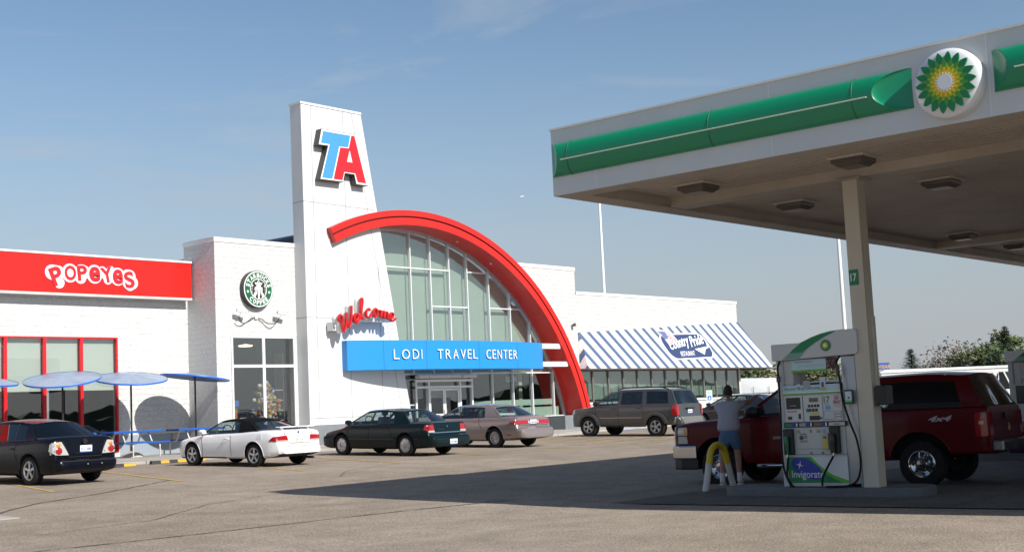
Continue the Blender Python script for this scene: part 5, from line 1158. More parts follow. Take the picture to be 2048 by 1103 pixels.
# black sedan, bottom left
def altima(a):
    p, s, t = a['patch'], a['strip'], a['t']
    for sx in (-1, 1):
        ax = 'L' if sx < 0 else 'R'
        p('B', [(sx*.43, .66), (sx*.83, .68), (sx*.80, .95), (sx*.60, .97)], .012, 'taillight', LCLR, rnd_=.12); p(ax, [(-2.28, .70), (-2.13, .76), (-2.15, .92), (-2.28, .95)], .010, 'taillight', LCLR)
        for z, r, m in ((.76, .085, LRED), (.89, .052, LAMB)):
            q = a['surf']('B', sx*.685, z, .018); B().lathe([(r, 0), (r*.8, .012), (.01, .02)], q, (0, -1, 0), 18).build('lens', m, t, smooth=50)
    s('B', [(-.86, .53), (.86, .53)], .02, 'door_gap', SEAM)
    q = a['surf']('B', .0, .955, .02)
    if q: b = B(); b.lathe([(.052, 0), (.066, 0), (.066, .012), (.052, .012)], q, (0, -1, .1), 20); b.box(-.075, .075, q.y-.014, q.y-.004, q.z-.012, q.z+.012); b.build('badge', CHROME, t)
    q = a['surf']('B', -.40, .70, .01); b = B(); text(b, 'ALTIMA', ((-.27, q.y-.006, .70), (1, 0, 0), (0, 0, 1)), .27, .035, .004); text(b, '2.5 S', ((.44, q.y-.006, .72), (1, 0, 0), (0, 0, 1)), .15, .035, .004); b.build('lettering', CHROME, t)
    for x in (-.05, .32): B().lathe([(.013, 0), (.013, .01)], a['surf']('B', x, .45, .006), (0, -1, 0), 8).build('reflector', LCLR, t)
    b = B(); b.tube([(.45, -2.0, .22), (.45, -2.27, .22)], .028, 8); b.build('exhaust', CHROME, t)
PB = paint('black_blue_paint', (.003, .0035, .007), .25, coat=.12, spec=.16)
make_vehicle('sedan', (16.14, 29.26, 0, SLOPE), R(3.6), 'black sedan with clear taillights parked at the far left before the blue tables', dict(
    paint=PB, wr=.325, wb=2.80, tr=1.53, ww=.22, rr=.215, rim='five',
    top=[(2.36, .48), (2.30, .62), (2.1, .73), (1.4, .86), (.95, .95), (.4, .96), (-.6, .99), (-1.35, 1.02), (-1.75, 1.06), (-2.15, 1.07), (-2.24, 1.02), (-2.30, .60), (-2.42, .55), (-2.46, .42)],
    bot=[(2.36, .28), (1.9, .20), (1, .19), (-1, .19), (-1.9, .22), (-2.3, .28), (-2.46, .34)],
    hw=[(2.36, .55), (2.2, .74), (1.8, .85), (1.2, .885), (0, .895), (-1.2, .89), (-1.9, .86), (-2.24, .81), (-2.40, .76), (-2.46, .66)],
    cabins=[dict(roofmat=PB, glass=CGT, rear_glass=CGT, front_glass=CGM, side=[(1.15, .30, 'P'), (1.02, .22, 'G'), (.05, .02, 'K'), (-.03, -.06, 'G'), (-.72, -.62, 'K'), (-.76, -.66, 'G'), (-1.12, -.98, 'P'), (-1.62, -1.12, 'P')],
        zr=[(.4, 1.40), (-.3, 1.43), (-1.2, 1.36)], wr=[(.4, .58), (-.3, .60), (-1.2, .55)], bowr=.14)],
    seats=[(-.1, -.36, .75, .42), (-.1, .36, .75, .42)], seams=[[(.98, .25), (.98, .9)], [(.02, .22), (.0, .95)], [(-.95, .55), (-.85, .75), (-.9, .96)]], rseams=[[(-.55, .97), (-.42, .62), (.42, .62), (.55, .97)]],
    handles=[(.18, .80), (-.72, .82)], mirror=(.95, 1.02, 1.0), plates=[(.02, .79, .31, .155, 'B')], ptext='ECC 5086', extra=altima, tseams=[[(-.6, -1.62), (-.72, -2.1)], [(.6, -1.62), (.72, -2.1)]]))
# white convertible
def celica(a):
    p, s, t = a['patch'], a['strip'], a['t']
    for sx in (-1, 1):
        ax = 'L' if sx < 0 else 'R'
        p('B', [(sx*.38, .66), (sx*.80, .66), (sx*.78, .80), (sx*.42, .82)], .010, 'taillight', LRED, rnd_=.2); p(ax, [(-2.12, .66), (-1.86, .68), (-1.98, .78), (-2.12, .80)], .010, 'taillight', LRED)
        p('B', [(sx*.40, .66), (sx*.79, .66), (sx*.79, .69), (sx*.40, .69)], .014, 'taillight_strip', LCLR); p(ax, [(1.93, .46), (2.02, .46), (2.02, .50), (1.93, .50)], .008, 'marker_light', LRED)
    b = B(); b.prism([(-.62, 0), (.62, 0), (.62, .03), (-.62, .03)], ((0, -1.98, 1.02), (1, 0, 0), (0, 0, 1)), -.09, .09); b.box(-.5, -.44, -2.0, -1.92, .93, 1.03); b.box(.44, .5, -2.0, -1.92, .93, 1.03); b.box(-.06, .06, -2.085, -2.06, 1.025, 1.045, 1); b.build('spoiler', [a['t'].children[0].data.materials[0], LRED], t, bevel=.01)
    s('B', [(-.82, .53), (.82, .53)], .012, 'door_gap', SEAM); q = a['surf']('B', 0, .89, .01); B().lathe([(.03, 0), (.035, .006)], q, (0, -1, .2), 14).build('badge', CHROME, t)
    q = a['surf']('B', -.3, .86, .01); b = B(); text(b, 'Celica', ((-.38, q.y-.004, .865), (1, 0, 0), (0, 0, 1)), .26, .035, .003); b.build('lettering', M('badge_red_grey', (.35, .06, .05), .4), t)
    b = B(); b.tube([(.5, -1.9, .2), (.5, -2.15, .2)], .035, 8); b.build('exhaust', DARKI, t)
    q = a['surf']('L', -1.52, .80, .006); p('L', [(-1.60, .73), (-1.44, .73), (-1.44, .87), (-1.60, .87)], .004, 'fuel_door', M('fuel_door_white', (.70, .71, .72), .3), rnd_=.25)
PWh = paint('white_paint', (.80, .81, .82), .25); FAB = M('black_canvas', (.006, .006, .007), .9, spec=.08, bump=(40, .3, .004))
make_vehicle('convertible', (22.72, 29.45, 0, SLOPE), R(3.4), 'white two door convertible with its black soft top up', dict(
    paint=PWh, wr=.305, wb=2.54, tr=1.50, ww=.21, rr=.205, rim='five',
    top=[(2.19, .44), (2.13, .58), (1.9, .70), (1.3, .80), (.85, .865), (.3, .89), (-.6, .92), (-1.3, .96), (-1.8, .965), (-2.08, .93), (-2.13, .60), (-2.20, .56), (-2.25, .46)],
    bot=[(2.19, .24), (1.8, .19), (1, .20), (-1, .20), (-1.8, .24), (-2.25, .34)],
    hw=[(2.19, .42), (2.08, .62), (1.8, .78), (1.3, .855), (.4, .87), (-.6, .87), (-1.3, .875), (-1.8, .85), (-2.08, .78), (-2.25, .66)],
    cabins=[dict(roofmat=FAB, glass=CGL, rear_glass=CGM, side=[(.95, .30, 'K'), (.86, .22, 'G'), (-.30, -.28, 'K'), (-.34, -.32, 'G'), (-.62, -.50, 'P'), (-1.40, -.80, 'P')],
        zr=[(.3, 1.21), (-.3, 1.245), (-.8, 1.20)], wr=[(.3, .56), (-.3, .58), (-.8, .54)], crown=.05, ru0=.16, ru1=.78, inset=.80, bowr=.08)],
    seats=[(-.25, -.34, .70, .38), (-.25, .34, .70, .38)], steer=(.33, -.34, .93), seams=[[(.82, .26), (.80, .5), (.84, .84)], [(-.38, .24), (-.36, .88)]],
    rseams=[[(-.52, .92), (-.36, .60), (.36, .60), (.52, .92)]], handles=[(-.22, .74)], hmat=PWh, mirror=(.72, .93, .95), plates=[(.0, .70, .31, .155, 'B')], ptext='DYC 7116', pband=M('plate_band_gold', (.62, .42, .10), .5), extra=celica))
# dark green sedan
def olds(a):
    p, s, t = a['patch'], a['strip'], a['t']
    for sx in (-1, 1):
        ax = 'L' if sx < 0 else 'R'
        p('B', [(sx*.56, .74), (sx*.80, .74), (sx*.77, .90), (sx*.58, .91)], .012, 'taillight', LRED); p('B', [(sx*.56, .685), (sx*.80, .685), (sx*.80, .735), (sx*.56, .735)], .012, 'reverse_light', LCLR)
        p(ax, [(-2.30, .74), (-2.12, .74), (-2.14, .89), (-2.28, .90)], .012, 'taillight', LRED); p(ax, [(2.16, .58), (2.34, .58), (2.30, .68), (2.16, .68)], .012, 'headlight', LCLR)
        s(ax, [(1.75, .50), (-1.9, .50)], .045, 'side_moulding', M('moulding_dark', (.01, .02, .022), .5), off=.012, k=30); s(ax, [(1.7, .42), (-1.8, .42)], .012, 'side_line', SEAM, off=.005, k=30)
    s('B', [(-.80, .67), (.80, .67)], .028, 'trunk_strip', CHROME, off=.01); s('B', [(-.82, .42), (.82, .42)], .015, 'bumper_line', SEAM); s('B', [(-.82, .48), (.82, .48)], .015, 'bumper_line', SEAM)
    q = a['surf']('B', .0, .84, .01); B().lathe([(.02, 0), (.024, .01)], q, (0, -1, .2), 14).build('badge', CHROME, t)
    q = a['surf']('B', -.3, .77, .01); b = B(); text(b, 'Oldsmobile', ((-.30, q.y-.004, .765), (1, 0, 0), (0, 0, 1)), .28, .03, .003); b.build('lettering', CHROME, t)
PG2 = paint('dark_green_paint', (.003, .011, .013), .25, coat=.16, spec=.2)
make_vehicle('sedan', (27.98, 29.05, 0, SLOPE), R(.9), 'dark green four door sedan with silver wheel covers before the white tower', dict(
    paint=PG2, wr=.315, wb=2.73, tr=1.54, ww=.21, rr=.205, rim='cap',
    top=[(2.42, .46), (2.36, .60), (2.15, .70), (1.5, .82), (1.05, .92), (.4, .945), (-.6, .96), (-1.3, .975), (-1.8, .985), (-2.22, .96), (-2.28, .64), (-2.44, .58), (-2.50, .44)],
    bot=[(2.42, .27), (1.9, .20), (1, .19), (-1, .19), (-1.9, .22), (-2.5, .30)],
    hw=[(2.42, .60), (2.3, .76), (1.9, .85), (1.3, .89), (0, .90), (-1.3, .90), (-1.9, .875), (-2.3, .83), (-2.44, .79), (-2.50, .70)],
    cabins=[dict(roofmat=PG2, glass=CGL, rear_glass=CGL, side=[(1.28, .42, 'P'), (1.12, .33, 'G'), (.20, .10, 'K'), (.10, .02, 'G'), (-.62, -.56, 'K'), (-.65, -.59, 'G'), (-.86, -.70, 'P'), (-1.52, -1.02, 'P')],
        zr=[(.4, 1.32), (-.3, 1.345), (-1.05, 1.29)], wr=[(.4, .58), (-.3, .60), (-1.05, .56)], bowr=.16)],
    seats=[(.0, -.36, .75, .40), (.0, .36, .75, .40), (-.9, -.36, .75, .34), (-.9, .36, .75, .34)], seatmat=M('seat_grey', (.22, .23, .22), .9), steer=(.62, -.36, 1.0),
    seams=[[(1.08, .25), (1.06, .86)], [(.15, .24), (.14, .92)], [(-.85, .60), (-.72, .78), (-.70, .93)]], rseams=[[(-.74, .96), (-.66, .67), (.66, .67), (.74, .96)]], handles=[(.30, .83), (-.60, .84)],
    mirror=(.95, 1.0, 1.0), plates=[(-.0, .40, .31, .155, 'B')], ptext='DLV 5086', extra=olds))
# tan sedan
def buick(a):
    p, s, t = a['patch'], a['strip'], a['t']
    for sx in (-1, 1):
        ax = 'L' if sx < 0 else 'R'
        p('B', [(sx*.17, .745), (sx*.84, .745), (sx*.83, .865), (sx*.17, .875)], .012, 'taillight', LRED, rnd_=.12); p(ax, [(-2.30, .75), (-2.02, .77), (-2.10, .83), (-2.30, .86)], .012, 'taillight', LRED)
        p('B', [(sx*.185, .76), (sx*.26, .76), (sx*.26, .85), (sx*.185, .85)], .016, 'reverse_light', LCLR); s(ax, [(1.9, .55), (-2.0, .55)], .03, 'side_moulding', M('moulding_tan', (.30, .24, .22), .4), off=.010, k=30)
        p(ax, [(-2.12, .40), (-1.95, .40), (-1.95, .435), (-2.12, .435)], .008, 'marker_light', M('marker_dark_red', (.20, .02, .02), .3))
    p('B', [(-.165, .72), (.165, .72), (.165, .88), (-.165, .88)], .006, 'plate_recess', BLACK)
    b = B(); b.box(-.5, .3, -1.30, -1.05, 1.0, 1.07); b.v = [v+Vector((0, 0, .03*math.sin(v.x*9))) for v in b.v]; b.build('tissue_box', M('white_cloth', (.75, .80, .80), .9), t, bevel=.03)
    p('L', [(-1.66, .74), (-1.48, .74), (-1.48, .90), (-1.66, .90)], .004, 'fuel_door', t.children[0].data.materials[0], rnd_=.25)
PT = paint('tan_mauve_paint', (.27, .225, .21), .28); PT.node_tree.nodes['Principled BSDF'].inputs['Metallic'].default_value = .45
make_vehicle('sedan', (32.75, 29.75, 0, SLOPE), R(-.1), 'tan rose sedan with full width red taillights before the glass entrance', dict(
    paint=PT, wr=.32, wb=2.81, tr=1.58, ww=.21, rr=.20, rim='holes',
    top=[(2.46, .48), (2.40, .62), (2.15, .74), (1.5, .86), (1.1, .95), (.4, .97), (-.6, .985), (-1.3, 1.0), (-1.8, 1.01), (-2.26, .97), (-2.34, .66), (-2.50, .60), (-2.57, .46)],
    bot=[(2.46, .27), (1.9, .21), (1, .20), (-1, .20), (-1.9, .23), (-2.57, .31)],
    hw=[(2.46, .58), (2.3, .78), (1.9, .89), (1.3, .93), (0, .94), (-1.3, .935), (-1.9, .91), (-2.3, .86), (-2.50, .81), (-2.57, .68)],
    cabins=[dict(roofmat=PT, glass=CGM, rear_glass=CGL, side=[(1.32, .42, 'P'), (1.18, .34, 'G'), (.24, .12, 'K'), (.14, .04, 'G'), (-.62, -.58, 'K'), (-.65, -.61, 'G'), (-.96, -.80, 'P'), (-1.66, -1.14, 'P')],
        zr=[(.4, 1.34), (-.3, 1.37), (-1.15, 1.31)], wr=[(.4, .61), (-.3, .63), (-1.15, .58)], bowr=.14)],
    seats=[(.0, -.38, .78, .40), (.0, .38, .78, .40), (-.95, -.38, .78, .32), (-.95, .38, .78, .32)], seatmat=M('seat_maroon', (.30, .03, .04), .8), steer=(.66, -.38, 1.02),
    seams=[[(1.12, .26), (1.10, .9)], [(.19, .25), (.18, .95)], [(-.88, .62), (-.76, .8), (-.74, .96)]], rseams=[[(-.78, .97), (-.70, .70), (.70, .70), (.78, .97)]], handles=[(.32, .85), (-.62, .86)],
    mirror=(1.0, 1.02, 1.0), plates=[(.0, .80, .31, .155, 'B')], ptext='CNS 6106', extra=buick))
# grey suv
def durango(a):
    p, s, t = a['patch'], a['strip'], a['t']; G_ = M('cladding_grey', (.035, .036, .038), .5)
    for sx in (-1, 1):
        ax = 'L' if sx < 0 else 'R'
        p('B', [(sx*.80, .80), (sx*.93, .80), (sx*.92, 1.16), (sx*.80, 1.16)], .02, 'taillight', LRED, rnd_=.2); p(ax, [(-2.42, .80), (-2.24, .80), (-2.24, 1.16), (-2.40, 1.16)], .02, 'taillight', LRED, rnd_=.1)
        p(ax, [(2.22, .86), (2.38, .84), (2.34, 1.02), (2.24, 1.04)], .015, 'headlight', LCLR, rnd_=.1); s(ax, [(1.0, .72), (-.92, .72)], .035, 'side_moulding', M('moulding_bright', (.35, .30, .25), .35, .5), off=.014, k=20)
        B().box(sx*.86-.07 if sx < 0 else sx*.86-.07, sx*.86+.07, -1.0, 1.0, .38, .42).build('running_board', BLACK, t, bevel=.01)
    p('B', [(-.92, .44), (.92, .44), (.92, .72), (-.92, .72)], .03, 'bumper', M('bumper_grey', (.13, .13, .125), .4), rnd_=0)
    B().box(-.27, .27, -2.49, -2.42, 1.02, 1.06).build('garnish', BLACK, t); B().box(-.01, .02, -2.30, -2.27, 1.22, 1.30).build('wiper', BLACK, t)
PGy = paint('grey_metal_paint', (.085, .085, .085), .3, coat=.5); PGy.node_tree.nodes['Principled BSDF'].inputs['Metallic'].default_value = .5
make_vehicle('suv', (41.05, 29.3, -.03, SLOPE), R(2.4), 'dark grey suv with roof rails and running boards before the striped awning', dict(
    paint=PGy, sec=SECT, wr=.385, wb=3.03, tr=1.70, ww=.25, rr=.235, rim='fivew', arch=.46, lip=.03, lipr=.045, lips=1.7,
    top=[(2.43, .70), (2.38, .98), (2.2, 1.06), (1.5, 1.14), (1.2, 1.19), (.5, 1.21), (-1, 1.23), (-2.25, 1.24), (-2.40, 1.20), (-2.44, .75), (-2.52, .70), (-2.56, .55)],
    bot=[(2.43, .40), (2, .38), (1, .42), (-1, .42), (-2.2, .44), (-2.56, .46)],
    hw=[(2.43, .68), (2.3, .83), (2.0, .90), (1.4, .94), (0, .95), (-1.5, .95), (-2.2, .94), (-2.44, .91), (-2.56, .86)],
    cabins=[dict(roofmat=PGy, glass=CGM, rear_glass=CGT, front_glass=CGL, glasses={3: CGT, 5: CGT}, side=[(1.38, .60, 'P'), (1.25, .50, 'G'), (.22, .14, 'P'), (.08, .02, 'G'), (-.88, -.86, 'P'), (-1.08, -1.04, 'G'), (-2.04, -1.92, 'P'), (-2.36, -2.10, 'P')],
        zr=[(.6, 1.70), (0, 1.76), (-1.2, 1.77), (-2.1, 1.72)], wr=[(.6, .66), (0, .70), (-2.1, .68)], bowr=.06, ru0=.02, rails=(.30, -1.95), ins=.9)],
    seats=[(.3, -.4, 1.0, .38), (.3, .4, 1.0, .38), (-.6, -.4, 1.0, .35), (-.6, .4, 1.0, .35)], steer=(.85, -.4, 1.22),
    seams=[[(1.2, .46), (1.18, 1.1)], [(.14, .45), (.14, 1.18)], [(-.98, .85), (-.93, 1.2)]], rseams=[[(-.78, 1.2), (-.80, .74)], [(.78, 1.2), (.80, .74)]], handles=[(.32, 1.06), (-.78, 1.07)], hmat=BLACK,
    mirror=(1.08, 1.26, 1.25), mirmat=BLACK, plates=[(.0, .92, .31, .155, 'B')], ptext='EBN 4421', extra=durango))
# black hatchback beyond the suv
def hatch(a):
    p, t = a['patch'], a['t']
    for sx in (-1, 1):
        ax = 'L' if sx < 0 else 'R'
        p('B', [(sx*.45, .80), (sx*.84, .80), (sx*.80, .98), (sx*.62, .98)], .02, 'taillight', LRED, rnd_=.1); p(ax, [(-2.2, .82), (-1.95, .86), (-1.98, .95), (-2.18, .97)], .015, 'taillight', LRED)
PK = paint('black_paint', (.010, .010, .012), .25)
make_vehicle('sedan', (47.6, 28.6, 0, SLOPE), R(3), 'black sedan mostly hidden between the grey suv and the man', dict(
    paint=PK, wr=.33, wb=2.7, tr=1.56, ww=.21, rr=.21, rim='five',
    top=[(2.3, .5), (2.2, .68), (1.5, .86), (.95, .96), (-1.3, 1.04), (-2.1, 1.06), (-2.2, 1.0), (-2.26, .6), (-2.38, .5)], bot=[(2.3, .3), (1, .2), (-1, .2), (-2.38, .32)],
    hw=[(2.3, .6), (1.9, .84), (1.2, .89), (-1.2, .9), (-2.1, .84), (-2.38, .7)],
    cabins=[dict(roofmat=PK, glass=CGM, side=[(1.2, .35, 'P'), (1.05, .27, 'G'), (.1, .05, 'K'), (0, -.03, 'G'), (-.8, -.7, 'P'), (-1.75, -1.1, 'P')], zr=[(.4, 1.37), (-.3, 1.39), (-1.1, 1.34)], wr=[(.4, .6), (-1.1, .57)])],
    seams=[], mirror=(.95, 1.02, 1.0), plates=[(.0, .72, .31, .155, 'B')], extra=hatch))
# red pickup with cap
def truck(a):
    p, s, t = a['patch'], a['strip'], a['t']; PRD = t.children[0].data.materials[0]
    # chrome front bumper and lamps
    b = B(); P = [(-1.02, 2.42), (-1.03, 2.78), (-.93, 2.98), (-.5, 3.08), (.5, 3.08), (.93, 2.98), (1.03, 2.78), (1.02, 2.42)]
    b.prism([(x, y) for x, y in P][::-1], ((0, 0, 0), (1, 0, 0), (0, 1, 0)), .56, .82); b.build('bumper', CHROME, t, bevel=.03); B().prism([(x*.97, y-.02) for x, y in P][::-1], ((0, 0, 0), (1, 0, 0), (0, 1, 0)), .36, .56).build('air_dam', BLACK, t, bevel=.03)
    for sx in (-1, 1):
        ax = 'L' if sx < 0 else 'R'
        for z0, z1, m in ((.86, 1.0, LCLR), (1.02, 1.17, LCLR)): p(ax, [(2.60, z0), (2.84, z0), (2.82, z1), (2.62, z1)], .015, 'headlight', m, rnd_=.08); p('F', [(sx*.50, z0), (sx*.90, z0), (sx*.88, z1), (sx*.50, z1)], .015, 'headlight', m)
        p(ax, [(2.60, 1.04), (2.68, 1.04), (2.68, 1.15), (2.60, 1.15)], .02, 'turn_signal', LAMB)
        p('B', [(sx*.80, .86), (sx*.975, .86), (sx*.97, 1.26), (sx*.80, 1.26)], .015, 'taillight', M('truck_tail_red', (.30, .008, .01), .15, coat=1), rnd_=.08); p(ax, [(-3.14, .86), (-2.93, .86), (-2.93, 1.26), (-3.13, 1.26)], .015, 'taillight', M('truck_tail_red'), rnd_=.08)
        p(ax, [(-3.08, 1.06), (-3.00, 1.06), (-3.00, 1.12), (-3.08, 1.12)], .022, 'reverse_light', LCLR, rnd_=.3)
        B().tube([(sx*.98, y, .42) for y in (1.15, .9, -.9, -1.15)], .045, 10).build('running_board', CHROME, t, smooth=50)
        q = a['surf'](ax, -2.35, 1.18, .006); F = ((q.x+sx*.004, -2.35, 1.18), (0, sx, 0), (0, 0, 1)); b = B()
        F = ((q.x, -2.35, 1.18), (0, -1, 0), (0, 0, 1)) if sx < 0 else ((q.x, -2.35, 1.18), (0, 1, 0), (0, 0, 1)); text(b, '4x4', F, .42, .10, .008, 0, off=.03, shear=.4)
        q = a['surf'](ax, .75, .98, .006); F = ((q.x, .62, .93), (0, -sx*-1, 0) if 0 else ((0, -1, 0) if sx < 0 else (0, 1, 0)), (0, 0, 1)); text(b, '2500 HD', F, .36, .05, .008, 0, off=.02); b.build('lettering', M('badge_bright', (.42, .42, .43), .5), t)
    B().box(-.92, .92, -3.36, -3.16, .60, .78).build('bumper', M('rear_bumper_chrome', (.25, .25, .26), .25, .9), t, bevel=.03); B().box(-.25, .25, -3.375, -3.30, .62, .70).build('bumper_step', BLACK, t, bevel=.01)
    q = a['surf']('B', 0, 1.18, .01); B().box(-.09, .09, q.y-.03, q.y, 1.13, 1.24).build('tailgate_handle', BLACK, t, bevel=.01)
    b = B(); q = a['surf']('B', .32, 1.0, .004)
    for k in range(7): a_ = k*2*math.pi/7; b.prism([(.03*math.cos(a_+t_)+.045*math.cos(a_), .03*math.sin(a_+t_)+.045*math.sin(a_)) for t_ in [u*math.pi/4 for u in range(8)]], ((.15, q.y-.002, .98), (1, 0, 0), (0, 0, 1)), 0, .004, k % 2)
    b.build('sticker', [M('flower_yellow', (.6, .45, .1), .5), M('flower_violet', (.25, .12, .3), .5)], t)
    b = B(); text(b, 'SILVERADO', ((-.48, a['surf']('B', -.5, .86, .006).y, .86), (1, 0, 0), (0, 0, 1)), .30, .035, .004); b.build('lettering', CHROME, t)
    b = B(); b.box(-.5, .5, 3.0, 3.06, .88, 1.16); b.build('grille', M('grille_dark', (.03, .03, .03), .4), t)
PR = paint('dark_red_paint', (.095, .002, .004), .35, coat=.16, spec=.2)
make_vehicle('pickup_truck', (22.72, 11.62, -.0), R(4.3), 'dark red pickup with a matching bed cap at the fuel island', dict(
    paint=PR, sec=SECT, wr=.405, wb=3.90, tr=1.70, ww=.26, rr=.24, rim='truck', arch=.55, lip=.006, lipr=.012,
    top=[(3.0, .84), (2.98, 1.16), (2.8, 1.245), (2.3, 1.29), (1.5, 1.335), (1.3, 1.36), (.5, 1.37), (-.9, 1.38), (-3.05, 1.38), (-3.14, 1.36), (-3.17, .60), (-3.2, .58)],
    bot=[(3.0, .55), (2.5, .50), (1, .46), (-1, .46), (-2.5, .56), (-3.2, .56)],
    hw=[(3.0, .78), (2.9, .92), (2.5, .985), (1.9, 1.0), (0, 1.0), (-3.0, 1.005), (-3.14, .99), (-3.2, .97)],
    cabins=[dict(roofmat=PR, glass=CGT, front_glass=CGM, glasses={1: CGM}, side=[(1.42, .72, 'P'), (1.28, .62, 'G'), (.36, .28, 'P'), (.22, .16, 'G'), (-.72, -.66, 'P'), (-1.02, -.92, 'P')], zr=[(.7, 1.86), (0, 1.91), (-.9, 1.88)], wr=[(.7, .70), (-.9, .72)], bowr=.02, kbase=.94),
            dict(roofmat=PR, glass=M('cap_glass_black', (.004, .004, .005), .15, spec=.25), rear_glass=CGT, front=False, side=[(-1.06, -1.06, 'P'), (-1.30, -1.30, 'G'), (-2.72, -2.55, 'P'), (-3.10, -2.80, 'P')], zr=[(-1.0, 1.93), (-2, 1.95), (-2.8, 1.90)], wr=[(-1, .78), (-2.8, .78)], bowf=.02, bowr=.05, kbase=.95, rows=[0, .16, .80, .9, 1.0], ru0=.08, ru1=.93)],
    seats=[(.35, -.42, 1.1, .42), (.35, .42, 1.1, .42)], steer=(.9, -.42, 1.38), seams=[[(1.24, .52), (1.22, 1.3)], [(.28, .5), (.28, 1.34)], [(-.85, .7), (-.80, 1.35)], [(-1.08, .5), (-1.08, 1.37)]],
    rseams=[[(-.79, 1.33), (-.79, .8), (.79, .8), (.79, 1.33)]], handles=[(.42, 1.16), (-.62, 1.17)], mirror=(1.12, 1.42, 1.5), mirmat=BLACK, plates=[(-.25, .67, .28, .14, 'B')] if 0 else [], extra=truck), cat='pickup truck')
# dark blue car cut by the right edge, on the far lane
make_vehicle('sedan', (27.2, 7.35, 0), R(4), 'dark blue vehicle cut by the right edge behind the red pickup', dict(
    paint=paint('dark_blue_paint', (.02, .02, .09), .2), sec=SECT, wr=.36, wb=2.9, tr=1.6, ww=.23, rr=.22, rim='fivew',
    top=[(2.4, .7), (2.3, .95), (1.5, 1.05), (.95, 1.1), (-2.2, 1.12), (-2.4, .7)], bot=[(2.4, .35), (-2.4, .36)], hw=[(2.4, .7), (2.0, .88), (1.2, .92), (-2.2, .9), (-2.4, .8)],
    cabins=[dict(roofmat=paint('dark_blue_paint', (0, 0, 0)), glass=CGT, side=[(1.3, .5, 'P'), (1.15, .4, 'G'), (-.9, -.8, 'P'), (-1.9, -1.6, 'P')], zr=[(.5, 1.55), (-1.6, 1.55)], wr=[(.5, .62), (-1.6, .62)])], mirror=(1.0, 1.15, 1.1)))
#@@P5
# ------------------------------------------------------------------ van, step van, signs, poles, bird
VW = M('van_white', (.62, .64, .66), .3, coat=.4)
t = thing('delivery_van', (75.5, 43.1, .47), 'white cargo van beyond the end of the restaurant', 'van'); ORG[t.name] = Vector((0, 0, 0)); t.rotation_euler = (0, 0, R(-52))
b = B(); pr = [(-2.7, .45), (2.55, .45), (2.75, .8), (2.6, 1.15), (1.75, 1.35), (1.15, 2.15), (.9, 2.42), (-2.3, 2.52), (-2.6, 2.4), (-2.72, 1.2)]
for (w, d) in ((.95, 0),): b.prism([(x, z) for x, z in pr], ((0, -.95, 0), (1, 0, 0), (0, 0, 1)), -1.9, 0)
b.v = [Vector((v.x, v.y*(1-.14*max(0, (v.z-1.3)/1.2)), v.z)) for v in b.v]; b.build('body', VW, t, bevel=.10, smooth=50)
for sy in (-1, 1):
    B().box(-2.35, .75, sy*.93-.02, sy*.93+.02, 1.5, 1.56).build('body_crease', M('van_grey_line', (.4, .41, .43), .5), t); B().add([(1.2, sy*.86, 1.45), (1.62, sy*.88, 1.45), (1.25, sy*.83, 2.05), (.55, sy*.83, 2.05), (.55, sy*.88, 1.45)], [(0, 1, 2, 3, 4)]).build('side_window', DK, t)
    for x in (-1.7, 1.75): wheel(t, sy*0, 0, .001, .001, 'none', .0005) if 0 else B().lathe([(.12, -.12), (.34, -.12), (.35, 0), (.34, .12), (.20, .12), (.02, .08)], (x, sy*.84, .36), (0, sy, 0), 24).build('tyre', RUB, t, smooth=40)
    for x in (-1.1, -.1): B().box(x-.012, x+.012, sy*.957-.004, sy*.957+.004, .6, 1.95).build('door_gap', SEAM, t)
t = thing('step_van', (58.4, 24.3, .02), 'long white step van with coloured children graphics behind the red pickup', 'step van'); ORG[t.name] = Vector((0, 0, 0)); t.rotation_euler = (0, 0, R(-49.2))
SV = M('step_van_white', (.66, .67, .68), .35, coat=.3)
b = B(); pr = [(-3.1, .5), (3.9, .5), (3.95, 1.15), (3.45, 1.45), (2.85, 2.38), (2.95, 2.46), (2.85, 2.56), (-2.9, 2.60), (-3.1, 2.5)]
b.prism(pr, ((0, -1.05, 0), (1, 0, 0), (0, 0, 1)), -2.1, 0); b.build('body', SV, t, bevel=.04)
B().box(-3.12, 2.7, -1.09, 1.09, 2.46, 2.53).build('roof_rail', M('step_van_trim', (.8, .8, .8), .4), t)
B().add([(2.22, -1.055, 1.5), (2.75, -1.055, 1.5), (2.42, -1.055, 2.28), (2.22, -1.055, 2.28)], [(0, 1, 2, 3)]).build('side_window', DK, t); B().add([(2.82, -1.056, 1.5), (3.28, -1.056, 1.5), (2.80, -1.056, 2.28), (2.50, -1.056, 2.28)], [(0, 1, 2, 3)]).build('side_window', glass('van_quarter_glass', (.25, .3, .32), 1.3), t)
B().add([(3.42, -.95, 1.5), (3.42, .95, 1.5), (2.9, .95, 2.36), (2.9, -.95, 2.36)], [(0, 1, 2, 3)]).build('windshield', DK, t)
B().box(.75, 1.95, -1.12, -1.06, 2.20, 2.24).build('awning_rail', BLACK, t); B().tube([(2.15, -1.06, 2.1), (2.1, -1.25, 2.2), (2.05, -1.25, 1.9)], .03, 6).build('mirror', BLACK, t, smooth=50)
b = B()
def blob(P, m): b.prism(P, ((0, -1.052, 0), (1, 0, 0), (0, 0, 1)), 0, .004, m)
blob([(-.75+.0, 2.32), (-.62, 2.38), (-.55, 2.32), (-.47, 2.38), (-.36, 2.30), (-.40, 2.18), (-.58, 2.08)], 0)
text(b, 'Kids', ((-1.35, -1.054, 2.16), (1, 0, 0), (0, 0, 1)), .7, .28, .004, 1, off=.03, shear=.2); text(b, 'Treats', ((-2.3, -1.054, 2.08), (1, 0, 0), (0, 0, 1)), .75, .22, .004, 2, off=.02)
